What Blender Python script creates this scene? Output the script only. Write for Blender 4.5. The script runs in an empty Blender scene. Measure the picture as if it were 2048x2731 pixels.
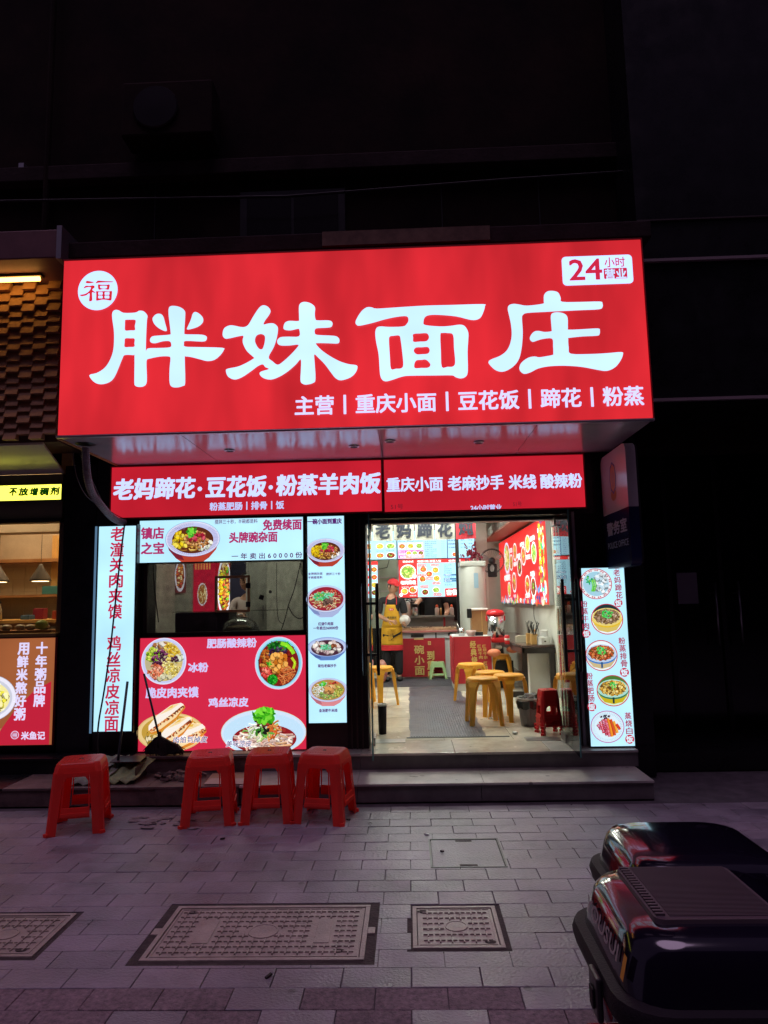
import bpy, math, random
from mathutils import Vector, Matrix
R = math.radians
sc = bpy.context.scene
col = sc.collection
random.seed(7)

# ---------------------------------------------------------------- camera
cam = bpy.data.cameras.new('camera')
cam.sensor_fit = 'HORIZONTAL'; cam.sensor_width = 36; cam.lens = 32.73
cam.clip_start = 0.05; cam.clip_end = 400
co = bpy.data.objects.new('camera', cam); col.objects.link(co); sc.camera = co
yaw, pitch, roll = 0.0323759, 0.1227955, -0.0213941
fwd = Vector((-math.sin(yaw)*math.cos(pitch), math.cos(yaw)*math.cos(pitch), math.sin(pitch)))
r0 = Vector((math.cos(yaw), math.sin(yaw), 0)); u0 = r0.cross(fwd)
rt = math.cos(roll)*r0 + math.sin(roll)*u0; up = -math.sin(roll)*r0 + math.cos(roll)*u0
mw = Matrix((rt, up, -fwd)).transposed().to_4x4(); mw.translation = (0, 0, 1.5)
co.matrix_world = mw

# ---------------------------------------------------------------- night sky with city glow
world = bpy.data.worlds.new('World'); sc.world = world; world.use_nodes = True
nt = world.node_tree; nt.nodes.clear()
wo = nt.nodes.new('ShaderNodeOutputWorld')
sky = nt.nodes.new('ShaderNodeTexSky'); sky.sky_type = 'NISHITA'; sky.sun_disc = False
sky.sun_elevation = R(-4); sky.sun_rotation = R(200)
b1 = nt.nodes.new('ShaderNodeBackground'); b1.inputs[1].default_value = 0.05
b2 = nt.nodes.new('ShaderNodeBackground'); b2.inputs[0].default_value = (0.52, 0.36, 0.72, 1); b2.inputs[1].default_value = 0.10
ad = nt.nodes.new('ShaderNodeAddShader')
nt.links.new(sky.outputs[0], b1.inputs[0]); nt.links.new(b1.outputs[0], ad.inputs[0])
nt.links.new(b2.outputs[0], ad.inputs[1]); nt.links.new(ad.outputs[0], wo.inputs[0])
sun = bpy.data.lights.new('overhead_fill', 'SUN'); sun.energy = 0.85; sun.angle = R(38); sun.color = (.95, .63, 1.0)   # broad soft fill added overhead, lights the ground more than the walls
so = bpy.data.objects.new('overhead_fill', sun); col.objects.link(so); so.rotation_euler = (R(12), R(-5), 0)
sc.view_settings.view_transform = 'Standard'; sc.view_settings.look = 'None'
sc.view_settings.exposure = 0; sc.view_settings.gamma = 1
sc.cycles.use_denoising = True
sc.cycles.max_bounces = 8; sc.cycles.transparent_max_bounces = 16
sc.cycles.sample_clamp_indirect = 4; sc.cycles.caustics_reflective = False; sc.cycles.caustics_refractive = False

# ---------------------------------------------------------------- helpers
def lin(h):
    if not isinstance(h, str): return tuple(h)[:3]
    c = [int(h[i:i+2], 16)/255 for i in (0, 2, 4)]
    return tuple(x/12.92 if x <= .04045 else ((x+.055)/1.055)**2.4 for x in c)

def mat(name, c, rough=.6, metal=0, noise=0, scale=6, bump=0, bscale=60, c2=None, coat=0, spec=.5, trans=0, rvar=0, world=False):
    m = bpy.data.materials.new(name); m.use_nodes = True
    n = m.node_tree; p = n.nodes['Principled BSDF']; c = lin(c)
    p.inputs['Base Color'].default_value = (*c, 1); p.inputs['Roughness'].default_value = rough
    p.inputs['Metallic'].default_value = metal; p.inputs['Specular IOR Level'].default_value = spec
    p.inputs['Coat Weight'].default_value = coat; p.inputs['Coat Roughness'].default_value = .05
    tc = n.nodes.new('ShaderNodeTexCoord')
    vec = tc.outputs['Object']
    if world: vec = n.nodes.new('ShaderNodeNewGeometry').outputs['Position']
    if noise or c2:
        t = n.nodes.new('ShaderNodeTexNoise'); t.inputs['Scale'].default_value = scale
        t.inputs['Detail'].default_value = 8; t.inputs['Roughness'].default_value = .65
        n.links.new(vec, t.inputs['Vector'])
        rp = n.nodes.new('ShaderNodeValToRGB'); rp.color_ramp.elements[0].position = .3; rp.color_ramp.elements[1].position = .7
        d = lin(c2) if c2 else tuple(x*(1-noise) for x in c)
        u = c if c2 else tuple(min(1, x*(1+noise)) for x in c)
        rp.color_ramp.elements[0].color = (*d, 1); rp.color_ramp.elements[1].color = (*u, 1)
        n.links.new(t.outputs[0], rp.inputs[0]); n.links.new(rp.outputs[0], p.inputs['Base Color'])
        if world:            # broad grime, spots of old gum
            g1 = n.nodes.new('ShaderNodeTexNoise'); g1.inputs['Scale'].default_value = 1.1; g1.inputs['Detail'].default_value = 6; g1.inputs['Roughness'].default_value = .7
            v1 = n.nodes.new('ShaderNodeTexVoronoi'); v1.inputs['Scale'].default_value = 3.2
            n.links.new(vec, g1.inputs['Vector']); n.links.new(vec, v1.inputs['Vector'])
            m1 = n.nodes.new('ShaderNodeMapRange'); m1.inputs[1].default_value = .35; m1.inputs[2].default_value = .65; m1.inputs[3].default_value = .55; m1.inputs[4].default_value = 1.15
            m2 = n.nodes.new('ShaderNodeMapRange'); m2.inputs[1].default_value = .045; m2.inputs[2].default_value = .06; m2.inputs[3].default_value = .45; m2.inputs[4].default_value = 1
            n.links.new(g1.outputs[0], m1.inputs[0]); n.links.new(v1.outputs['Distance'], m2.inputs[0])
            mm = n.nodes.new('ShaderNodeMath'); mm.operation = 'MULTIPLY'; n.links.new(m1.outputs[0], mm.inputs[0]); n.links.new(m2.outputs[0], mm.inputs[1])
            vm = n.nodes.new('ShaderNodeVectorMath'); vm.operation = 'SCALE'; n.links.new(rp.outputs[0], vm.inputs[0]); n.links.new(mm.outputs[0], vm.inputs['Scale'])
            n.links.new(vm.outputs[0], p.inputs['Base Color'])
        if rvar:
            mr = n.nodes.new('ShaderNodeMapRange'); mr.inputs[3].default_value = max(.02, rough-rvar); mr.inputs[4].default_value = min(1, rough+rvar)
            mr.inputs[1].default_value = .3; mr.inputs[2].default_value = .7
            n.links.new(t.outputs[0], mr.inputs[0]); n.links.new(mr.outputs[0], p.inputs['Roughness'])
    if bump:
        t2 = n.nodes.new('ShaderNodeTexNoise'); t2.inputs['Scale'].default_value = bscale; t2.inputs['Detail'].default_value = 5
        n.links.new(vec, t2.inputs['Vector'])
        bp = n.nodes.new('ShaderNodeBump'); bp.inputs['Strength'].default_value = bump; bp.inputs['Distance'].default_value = .01
        n.links.new(t2.outputs[0], bp.inputs['Height']); n.links.new(bp.outputs[0], p.inputs['Normal'])
    if trans:
        tr = n.nodes.new('ShaderNodeBsdfTranslucent'); tr.inputs[0].default_value = (*c, 1)
        mx = n.nodes.new('ShaderNodeMixShader'); mx.inputs[0].default_value = trans
        o = n.nodes['Material Output']
        n.links.new(p.outputs[0], mx.inputs[1]); n.links.new(tr.outputs[0], mx.inputs[2]); n.links.new(mx.outputs[0], o.inputs[0])
    return m

def emis(name, c, s=1, vary=0, vscale=1.5, attr=False, stretch=None, sample=True):
    m = bpy.data.materials.new(name); m.use_nodes = True
    n = m.node_tree; p = n.nodes['Principled BSDF']; c = lin(c)
    p.inputs['Base Color'].default_value = (*(x*.25 for x in c), 1) if not attr else (.1, .1, .1, 1)
    p.inputs['Roughness'].default_value = .35; p.inputs['Specular IOR Level'].default_value = .3
    p.inputs['Emission Color'].default_value = (*c, 1); p.inputs['Emission Strength'].default_value = s
    if attr:
        a = n.nodes.new('ShaderNodeAttribute'); a.attribute_name = 'Col'
        n.links.new(a.outputs['Color'], p.inputs['Emission Color']); n.links.new(a.outputs['Color'], p.inputs['Base Color'])
    if vary:
        tc = n.nodes.new('ShaderNodeTexCoord')
        t = n.nodes.new('ShaderNodeTexNoise'); t.inputs['Scale'].default_value = vscale; t.inputs['Detail'].default_value = 2
        mp = n.nodes.new('ShaderNodeMapping'); mp.inputs['Scale'].default_value = stretch or (1, 1, 1)
        n.links.new(tc.outputs['Object'], mp.inputs['Vector']); n.links.new(mp.outputs[0], t.inputs['Vector'])
        mr = n.nodes.new('ShaderNodeMapRange'); mr.inputs[1].default_value = .3; mr.inputs[2].default_value = .7
        mr.inputs[3].default_value = s*(1-vary); mr.inputs[4].default_value = s*(1+vary)
        n.links.new(t.outputs[0], mr.inputs[0]); n.links.new(mr.outputs[0], p.inputs['Emission Strength'])
    if not sample: m.cycles.emission_sampling = 'NONE'
    return m

def attrmat(name, rough=.5):
    m = bpy.data.materials.new(name); m.use_nodes = True
    n = m.node_tree; p = n.nodes['Principled BSDF']; p.inputs['Roughness'].default_value = rough
    a = n.nodes.new('ShaderNodeAttribute'); a.attribute_name = 'Col'
    n.links.new(a.outputs['Color'], p.inputs['Base Color'])
    return m

def glassmat(name, tint=(.93, .97, .96), film=0, filmc=(.2, .2, .2), refl=1.0):
    m = bpy.data.materials.new(name); m.use_nodes = True
    n = m.node_tree; n.nodes.clear(); o = n.nodes.new('ShaderNodeOutputMaterial')
    t = n.nodes.new('ShaderNodeBsdfTransparent'); t.inputs[0].default_value = (*tint, 1)
    g = n.nodes.new('ShaderNodeBsdfGlossy'); g.inputs['Roughness'].default_value = .015
    f = n.nodes.new('ShaderNodeFresnel'); f.inputs[0].default_value = 1.5
    k = n.nodes.new('ShaderNodeMath'); k.operation = 'MULTIPLY'; k.inputs[1].default_value = refl
    mx = n.nodes.new('ShaderNodeMixShader')
    n.links.new(f.outputs[0], k.inputs[0]); n.links.new(k.outputs[0], mx.inputs[0])
    src = t
    if film:
        d = n.nodes.new('ShaderNodeBsdfDiffuse'); d.inputs[0].default_value = (*filmc, 1)
        m2 = n.nodes.new('ShaderNodeMixShader'); m2.inputs[0].default_value = film
        tx = n.nodes.new('ShaderNodeTexNoise'); tx.inputs['Scale'].default_value = 9
        mr = n.nodes.new('ShaderNodeMapRange'); mr.inputs[1].default_value = .3; mr.inputs[2].default_value = .75
        mr.inputs[3].default_value = film*.4; mr.inputs[4].default_value = film*1.6
        n.links.new(tx.outputs[0], mr.inputs[0]); n.links.new(mr.outputs[0], m2.inputs[0])
        n.links.new(t.outputs[0], m2.inputs[1]); n.links.new(d.outputs[0], m2.inputs[2]); src = m2
    n.links.new(src.outputs[0], mx.inputs[1]); n.links.new(g.outputs[0], mx.inputs[2])
    n.links.new(mx.outputs[0], o.inputs[0])
    return m

OFF = {}                     # world offset of each thing's origin
class MB:
    def __init__(s): s.v = []; s.f = []
    def add(s, vs, fs):
        k = len(s.v); s.v += [tuple(v) for v in vs]; s.f += [tuple(i+k for i in f) for f in fs]; return s
    def box(s, x0, x1, y0, y1, z0, z1):
        return s.add([(x0,y0,z0),(x1,y0,z0),(x1,y1,z0),(x0,y1,z0),(x0,y0,z1),(x1,y0,z1),(x1,y1,z1),(x0,y1,z1)],
                     [(3,2,1,0),(4,5,6,7),(0,1,5,4),(1,2,6,5),(2,3,7,6),(3,0,4,7)])
    def obox(s, c, size, rot=(0,0,0)):
        M = Matrix.Translation(c) @ Matrix.Rotation(rot[2],4,'Z') @ Matrix.Rotation(rot[1],4,'Y') @ Matrix.Rotation(rot[0],4,'X')
        a, b, d = (q/2 for q in size); t = MB().box(-a,a,-b,b,-d,d)
        return s.add([M @ Vector(v) for v in t.v], t.f)
    def quadprism(s, bot, topp):   # two quads
        return s.add(list(bot)+list(topp), [(3,2,1,0),(4,5,6,7),(0,1,5,4),(1,2,6,5),(2,3,7,6),(3,0,4,7)])
    def tube(s, pts, r, n=8, cap=True):
        pts = [Vector(p) for p in pts]; rs = r if isinstance(r, (list, tuple)) else [r]*len(pts)
        k = len(s.v); u = None
        for i, p in enumerate(pts):
            d = (pts[min(i+1, len(pts)-1)] - pts[max(i-1, 0)]).normalized()
            if u is None: u = d.orthogonal().normalized()
            else: u = (u - d*u.dot(d)).normalized()
            w = d.cross(u)
            for j in range(n):
                a = 2*math.pi*j/n; s.v.append(tuple(p + (u*math.cos(a) + w*math.sin(a))*rs[i]))
        for i in range(len(pts)-1):
            for j in range(n):
                a = k+i*n+j; b = k+i*n+(j+1) % n; s.f.append((a, b, b+n, a+n))
        if cap:
            s.f.append(tuple(k+j for j in range(n))[::-1]); s.f.append(tuple(k+(len(pts)-1)*n+j for j in range(n)))
        return s
    def lathe(s, prof, c=(0,0,0), n=20, M=None, sx=1, sy=1):
        k = len(s.v)
        for r, z in prof:
            for j in range(n):
                a = 2*math.pi*j/n; v = Vector((r*math.cos(a)*sx, r*math.sin(a)*sy, z))
                if M: v = M @ v
                s.v.append(tuple(v + Vector(c)))
        for i in range(len(prof)-1):
            for j in range(n):
                a = k+i*n+j; b = k+i*n+(j+1) % n; s.f.append((a, b, b+n, a+n))
        s.f.append(tuple(k+j for j in range(n))[::-1]); s.f.append(tuple(k+(len(prof)-1)*n+j for j in range(n)))
        return s
    def ball(s, c, rx, ry, rz, n=14, m=8):
        return s.lathe([(max(.001, math.sin(math.pi*i/m)), -math.cos(math.pi*i/m)*rz/1) for i in range(m+1)], c, n, None, rx, ry)
    def build(s, name, m, parent=None, smooth=False, bevel=0, local=False, seg=2):
        o = Vector((0,0,0)) if local else OFF.get(root(parent).name, Vector((0,0,0))) if parent else Vector((0,0,0))
        me = bpy.data.meshes.new(name); me.from_pydata([tuple(Vector(v)-o) for v in s.v], [], s.f); me.update()
        me.materials.append(m)
        ob = bpy.data.objects.new(name, me); col.objects.link(ob)
        if parent: ob.parent = parent
        if smooth:
            for p in me.polygons: p.use_smooth = True
        if bevel:
            b = ob.modifiers.new('bevel', 'BEVEL'); b.width = bevel; b.segments = seg; b.limit_method = 'ANGLE'
        return ob

def root(o):
    while o.parent: o = o.parent
    return o
def thing(name, label, cat, loc=(0,0,0), group=None, rz=0):
    o = bpy.data.objects.new(name, None); col.objects.link(o); o.location = loc; o.rotation_euler.z = rz
    o.empty_display_size = .1
    o['label'] = label; o['category'] = cat
    if group: o['group'] = group
    OFF[o.name] = Vector(loc); return o
def tag(o, label=None, cat=None, group=None, kind=None):
    if label: o['label'] = label
    if cat: o['category'] = cat
    if group: o['group'] = group
    if kind: o['kind'] = kind
    return o
def smooth_angle(o, deg=40):
    me = o.data
    for p in me.polygons: p.use_smooth = True
    try: me.set_sharp_from_angle(angle=R(deg))
    except Exception: pass
    return o
def copy_tree(o, parent=None):
    c = o.copy(); col.objects.link(c); c.parent = parent
    for ch in list(o.children): copy_tree(ch, c)
    return c

# ---------------------------------------------------------------- glyphs and flat print
GC = {}
def glyph(t):
    if t in GC: return GC[t]
    c = bpy.data.curves.new('t', 'FONT'); c.body = t; c.resolution_u = 2; c.fill_mode = 'FRONT'
    o = bpy.data.objects.new('t', c); col.objects.link(o)
    me = bpy.data.meshes.new_from_object(o.evaluated_get(bpy.context.evaluated_depsgraph_get()))
    vs = [(v.co.x, v.co.y) for v in me.vertices]; fs = [tuple(p.vertices) for p in me.polygons]
    bpy.data.objects.remove(o); bpy.data.curves.remove(c); bpy.data.meshes.remove(me)
    xs = [v[0] for v in vs] or [0, 1]; ys = [v[1] for v in vs] or [0, 1]
    GC[t] = (vs, fs, min(xs), max(xs), min(ys), max(ys)); return GC[t]

def frame_front(y0): return lambda u, v, w: (u, y0-w, v)
def frame_wall(x0): return lambda u, v, w: (x0-w, -u, v)      # wall facing -x, u runs away from far to near
def frame_gen(O, U, V):
    O, U, V = Vector(O), Vector(U).normalized(), Vector(V).normalized(); N = U.cross(V)
    return lambda u, v, w: tuple(O + U*u + V*v + N*w)

class Print:
    """flat printed artwork: polygons laid over one another"""
    def __init__(s, fr, w0=.001, dw=.00001): s.fr = fr; s.w = w0; s.dw = dw; s.v = []; s.f = []; s.c = []; s.marks = []; s.pend = None; s.vt = False
    def poly(s, pts, c, up=True):
        if s.pend is None: s.pend = len(s.f)
        if up: s.w += s.dw
        k = len(s.v); s.v += [s.fr(p[0], p[1], s.w) for p in pts]; s.f.append(tuple(range(k, k+len(pts)))); s.c.append(lin(c))
    def rect(s, x0, x1, z0, z1, c): s.poly([(x0,z0),(x1,z0),(x1,z1),(x0,z1)], c)
    def rrect(s, x0, x1, z0, z1, r, c, n=5):
        p = []
        for cx, cz, a0 in ((x1-r,z0+r,-90),(x1-r,z1-r,0),(x0+r,z1-r,90),(x0+r,z0+r,180)):
            for i in range(n+1): a = R(a0+90*i/n); p.append((cx+r*math.cos(a), cz+r*math.sin(a)))
        s.poly(p, c)
    def ell(s, cx, cz, rx, rz, c, n=40, a0=0, a1=360): s.poly([(cx+rx*math.cos(R(a0+(a1-a0)*i/n)), cz+rz*math.sin(R(a0+(a1-a0)*i/n))) for i in range(n+(a1-a0 < 360))], c)
    def blob(s, cx, cz, r, c, rnd, asp=1.0, n=6, ang=None):
        a = rnd.uniform(0, 6.28) if ang is None else ang; q = []
        for i in range(n):
            t = 2*math.pi*i/n; rr = r*rnd.uniform(.75, 1.15); x, z = rr*math.cos(t)*asp, rr*math.sin(t)/asp
            q.append((cx+x*math.cos(a)-z*math.sin(a), cz+x*math.sin(a)+z*math.cos(a)))
        s.poly(q, c)
    def strand(s, pts, wd, c):
        s.w += s.dw
        for i in range(len(pts)-1):
            (x0, z0), (x1, z1) = pts[i], pts[i+1]; d = math.hypot(x1-x0, z1-z0) or 1e-6; nx, nz = -(z1-z0)/d*wd/2, (x1-x0)/d*wd/2
            s.poly([(x0-nx,z0-nz),(x1-nx,z1-nz),(x1+nx,z1+nz),(x0+nx,z0+nz)], c, up=False)
    def cluster(s, cx, cz, rx, rz, cols, n, size, kind='chip', seed=1, clip=None):
        rnd = random.Random(seed)
        for i in range(n):
            while True:
                a, q = rnd.uniform(0, 6.283), math.sqrt(rnd.random()); x, z = cx+rx*q*math.cos(a), cz+rz*q*math.sin(a)
                if clip is None or ((x-clip[0])/clip[2])**2+((z-clip[1])/clip[3])**2 < .93: break
            c = lin(rnd.choice(cols)); k = rnd.uniform(.75, 1.12); c = tuple(min(1, t*k) for t in c)
            if kind == 'chip':
                s.blob(x-size*.12, z-size*.22, size, tuple(t*.35 for t in c), rnd, rnd.uniform(1, 1.35), 6)
                s.blob(x, z, size*.85, c, rnd, rnd.uniform(1, 1.35), 6)
            elif kind == 'dot':
                s.blob(x-size*.1, z-size*.25, size, tuple(t*.3 for t in c), rnd, 1, 7); s.blob(x, z, size*.85, c, rnd, 1, 7)
                s.blob(x-size*.2, z+size*.25, size*.3, tuple(min(1, t*1.6+.15) for t in c), rnd, 1, 5)
            elif kind == 'leaf':
                s.blob(x, z, size, c, rnd, rnd.uniform(1.2, 1.7), 5)
            else:
                a0 = rnd.uniform(0, 6.283); ln = size*rnd.uniform(2.5, 5); b = rnd.uniform(-1.6, 1.6); p = []
                for j in range(7):
                    t = (j/6-.5); xx = x+ln*t*math.cos(a0)-ln*b*t*t*math.sin(a0); zz = z+(ln*t*math.sin(a0)+ln*b*t*t*math.cos(a0))*rz/rx
                    p.append((xx, zz))
                if clip: p = [q for q in p if ((q[0]-clip[0])/clip[2])**2+((q[1]-clip[1])/clip[3])**2 < 1]
                if len(p) > 2:
                    s.strand([(q[0]+size*.1, q[1]-size*.18) for q in p], size*.42, tuple(t*.4 for t in c)); s.strand(p, size*.36, c)
    def text(s, t, xL, xR, zc, H, c, bold=0, slant=0):
        """one line fitted to a box, bold = stroke thickening as a share of the height"""
        if not s.vt:
            if not (s.marks and s.marks[-1][1] == (round(xL, 2), round(zc, 2))): s.marks.append((len(s.f) if s.pend is None else s.pend, (round(xL, 2), round(zc, 2))))
        s.pend = None
        offs = [(0, 0)]
        if bold: b = bold*H; offs = [(-b, -b), (b, -b), (-b, b), (b, b), (0, 0), (b*1.2, 0), (-b*1.2, 0)]
        vs, fs, x0, x1, y0, y1 = glyph(t)
        if not fs: return
        sx = (xR-xL)/(x1-x0); sz = H/(y1-y0)
        for dx, dz in offs:
            s.w += s.dw; k = len(s.v)
            s.v += [s.fr(xL+(vx-x0)*sx+dx+slant*(vy-y0)*sz, zc-H/2+(vy-y0)*sz+dz, s.w) for vx, vy in vs]
            s.f += [tuple(i+k for i in f) for f in fs]; s.c += [lin(c)]*len(fs)
    def vtext(s, t, xa, za, xb, zb, w, c, bold=0, gap=.12):
        n = len(t); h = (za-zb)/n; s.marks.append((len(s.f) if s.pend is None else s.pend, (xa, za))); s.vt = True
        for i, ch in enumerate(t):
            if ch == ' ': continue
            f = (i+.5)/n; xc = xa+(xb-xa)*f; zc = za+(zb-za)*f
            if ch in '·•': s.ell(xc, zc, w*.1, w*.1, c, 12); continue
            k = h*(1-gap); ww = w
            if ch == '一': k *= .18
            s.text(ch, xc-ww/2, xc+ww/2, zc, k, c, bold if ch != '一' else 0)
        s.vt = False
    def build(s, name, m, parent, label=None):
        o = OFF.get(root(parent).name, Vector((0,0,0)))
        if name == 'lettering' and len(s.marks) > 1:          # one object per written line
            cuts = [0]+[m_[0] for m_ in s.marks[1:]]+[len(s.f)]; ob = None
            for a, b in zip(cuts, cuts[1:]):
                if a == b: continue
                ids = sorted({i for f in s.f[a:b] for i in f}); mp = {i: k for k, i in enumerate(ids)}
                q = Print(s.fr); q.v = [s.v[i] for i in ids]; q.f = [tuple(mp[i] for i in f) for f in s.f[a:b]]; q.c = s.c[a:b]; ob = q.build(name, m, parent, label)
            return ob
        me = bpy.data.meshes.new(name); me.from_pydata([tuple(Vector(v)-o) for v in s.v], [], s.f); me.update()
        at = me.attributes.new('Col', 'FLOAT_COLOR', 'FACE')
        buf = []
        for c in s.c: buf += [c[0], c[1], c[2], 1]
        at.data.foreach_set('color', buf)
        me.materials.append(m); ob = bpy.data.objects.new(name, me); col.objects.link(ob); ob.parent = parent
        if label: ob['label'] = label
        return ob

def lettering(fr, t, box, c, m, parent, bold=0, name='lettering', w0=.003, slant=0):
    p = Print(fr, w0); p.text(t, *box, c, bold, slant); return p.build(name, m, parent)
def vlettering(fr, t, box, c, m, parent, bold=0, w0=.003, gap=.12):
    p = Print(fr, w0); p.vtext(t, *box, c, bold, gap); return p.build('lettering', m, parent)

def catmull(pts, n=3):
    out = []; L = len(pts)
    for i in range(L):
        p0, p1, p2, p3 = (Vector(pts[(i+k) % L]) for k in (-1, 0, 1, 2))
        for j in range(n):
            t = j/n
            out.append(tuple(.5*((2*p1)+(p2-p0)*t+(2*p0-5*p1+4*p2-p3)*t*t+(3*p1-p0-3*p2+p3)*t**3)))
    return out
def filled(loops, smooth=3):
    """fill outlines with holes, returns 2D verts and faces"""
    cu = bpy.data.curves.new('f', 'CURVE'); cu.dimensions = '2D'; cu.fill_mode = 'BOTH'
    for lp in loops:
        q = catmull(lp, smooth) if smooth else lp
        sp = cu.splines.new('POLY'); sp.points.add(len(q)-1)
        for i, (x, y) in enumerate(q): sp.points[i].co = (x, y, 0, 1)
        sp.use_cyclic_u = True
    o = bpy.data.objects.new('f', cu); col.objects.link(o)
    me = bpy.data.meshes.new_from_object(o.evaluated_get(bpy.context.evaluated_depsgraph_get()))
    vs = [(v.co.x, v.co.y) for v in me.vertices]; fs = [tuple(p.vertices) for p in me.polygons]
    bpy.data.objects.remove(o); bpy.data.curves.remove(cu); bpy.data.meshes.remove(me)
    return vs, fs
def plate(loops, fr, th, smooth=0):
    """flat plate with holes and real thickness: fill on both faces and walls round each loop"""
    vs, fs = filled(loops, smooth); m = MB()
    m.add([fr(x, z, th) for x, z in vs], fs); m.add([fr(x, z, 0) for x, z in vs], [f[::-1] for f in fs])
    for lp in loops:
        q = catmull(lp, smooth) if smooth else lp; n = len(q)
        m.add([fr(x, z, 0) for x, z in q]+[fr(x, z, th) for x, z in q], [(i, (i+1) % n, (i+1) % n+n, i+n) for i in range(n)])
    return m
def rr_loop(x0, x1, z0, z1, r, n=4):
    p = []
    for cx, cz, a0 in ((x1-r,z0+r,-90),(x1-r,z1-r,0),(x0+r,z1-r,90),(x0+r,z0+r,180)):
        for i in range(n+1): a = R(a0+90*i/n); p.append((cx+r*math.cos(a), cz+r*math.sin(a)))
    return p

# ---------------------------------------------------------------- materials
M_joint = mat('joint_dirt', (.07,.06,.068), .95, noise=.4, scale=8)
M_pav = [mat('paver_stone', (.215,.185,.22), .42, noise=.2, scale=5, world=True, bump=.5, bscale=70, rvar=.15),
         mat('paver_stone_dark', (.19,.168,.20), .4, noise=.22, scale=6, world=True, bump=.5, bscale=80, rvar=.15),
         mat('paver_stone_pale', (.235,.20,.232), .48, noise=.2, scale=4, world=True, bump=.5, bscale=60, rvar=.15)]
M_rough = mat('flamed_granite', (.30,.22,.24), .85, scale=45, world=True, c2=(.10,.08,.09), bump=1.0, bscale=110)
M_iron = mat('cast_resin_cover', (.30,.26,.22), .5, noise=.3, scale=9, bump=.3, bscale=90, rvar=.15)
M_irond = mat('cover_dirt', (.045,.035,.032), .95, noise=.4, scale=20, bump=.6, bscale=60)
M_tile = mat('floor_tile', (.72,.66,.54), .22, noise=.08, scale=3, world=True, rvar=.08)
M_grout = mat('grout', (.25,.22,.18), .9)
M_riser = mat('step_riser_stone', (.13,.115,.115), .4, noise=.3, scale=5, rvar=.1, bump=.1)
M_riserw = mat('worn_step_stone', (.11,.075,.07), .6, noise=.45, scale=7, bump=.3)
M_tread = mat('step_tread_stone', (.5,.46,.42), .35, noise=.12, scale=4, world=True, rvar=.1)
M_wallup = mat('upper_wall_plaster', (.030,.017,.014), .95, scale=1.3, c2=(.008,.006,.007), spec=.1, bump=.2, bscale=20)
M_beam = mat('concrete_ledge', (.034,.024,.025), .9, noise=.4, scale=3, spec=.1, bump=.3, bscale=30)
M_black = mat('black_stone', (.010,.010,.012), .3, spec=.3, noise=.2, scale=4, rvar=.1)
M_dark = mat('dark_metal_frame', (.02,.02,.022), .35, .3, noise=.2, scale=10)
M_brown = mat('brown_frame_metal', (.06,.045,.045), .45, .2, noise=.2, scale=8)
M_chrome = mat('brushed_steel', (.55,.56,.58), .22, 1.0, noise=.1, scale=12)
M_steel = mat('worn_steel', (.42,.42,.41), .32, .9, noise=.2, scale=9)
M_alum = mat('aluminium_edge', (.5,.5,.54), .35, .8)
M_soffit = mat('soffit_panel', (.42,.40,.44), .16, noise=.08, scale=3, spec=.7, rvar=.05)
M_redcase = mat('red_case', (.42,.02,.03), .45)
M_white = mat('white_plastic', (.72,.72,.70), .4, noise=.05)
M_wallin = mat('interior_wall_tile', (.62,.62,.55), .4, noise=.08, scale=3)
M_green = mat('pale_green_wall', (.36,.44,.36), .6, noise=.12, scale=3)
M_dim = mat('kitchen_wall', (.5,.48,.42), .5, noise=.12, scale=3)
M_redst = mat('red_plastic', (.92,.085,.06), .3, noise=.1, scale=8, trans=.55, spec=.6)
M_redst2 = mat('bright_red_plastic', (.72,.02,.03), .28, noise=.05, trans=.15)
M_orange = mat('ochre_plastic', (.78,.36,.03), .38, noise=.08, scale=7)
M_gstool = mat('pale_green_plastic', (.42,.62,.30), .4, noise=.06)
M_glass = glassmat('door_glass', (.90,.96,.94), .02, (.5,.55,.55))
M_wglass = glassmat('greasy_window_glass', (.80,.84,.82), .16, (.34,.33,.33), 1.2)
M_cglass = glassmat('clear_glass', (.97,.98,.98))
M_rubber = mat('black_rubber', (.02,.02,.02), .6)
M_cable = mat('cable_sheath', (.015,.015,.016), .5)
M_ironwork = mat('painted_dark_wood', (.014,.010,.011), .28, noise=.2, scale=7)
M_wtop = mat('bar_top_wood', (.07,.04,.035), .14, noise=.25, scale=6)
M_wood = mat('wood_veneer', (.42,.22,.10), .4, scale=5, c2=(.28,.13,.05))
M_bamboo = mat('bamboo', (.62,.36,.12), .5, noise=.1)
M_cloth = mat('banner_cloth', (.36,.36,.31), .9, noise=.05)
M_redcl = mat('red_cloth', (.42,.018,.03), .85, noise=.12, scale=5, bump=.1)
M_mat = mat('rubber_floor_mat', (.085,.082,.10), .45, noise=.25, scale=5, rvar=.15)
M_card = mat('cardboard', (.42,.29,.19), .85, noise=.12)
M_skin = mat('skin', (.50,.27,.18), .55, noise=.06)
M_shirt = mat('black_cloth', (.014,.014,.018), .9, noise=.2)
M_apron = mat('ochre_apron_cloth', (.62,.34,.02), .85, noise=.12, scale=9)
M_capred = mat('red_cap_cloth', (.55,.02,.03), .8, noise=.1)
M_seam = mat('dark_seam', (.03,.03,.035), .9)  # plain dark tone for the seams and the step cores
M_brick3d = mat('wooden_relief_block', (.36,.21,.10), .6, noise=.15, scale=5, bump=.1)
M_lid = mat('glossy_scooter_paint', (.006,.004,.012), .13, coat=.6, spec=.6)
M_matte = mat('matte_black_plastic', (.013,.010,.014), .6, spec=.2, noise=.1, bump=.2, bscale=200)
M_pad = mat('ribbed_grey_rubber', (.07,.05,.062), .55, noise=.1)
M_bristle = mat('dark_broom_bristle', (.022,.017,.016), .9, noise=.4, scale=30)
M_policew = mat('sign_white_acrylic', (.55,.50,.52), .25)
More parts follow.
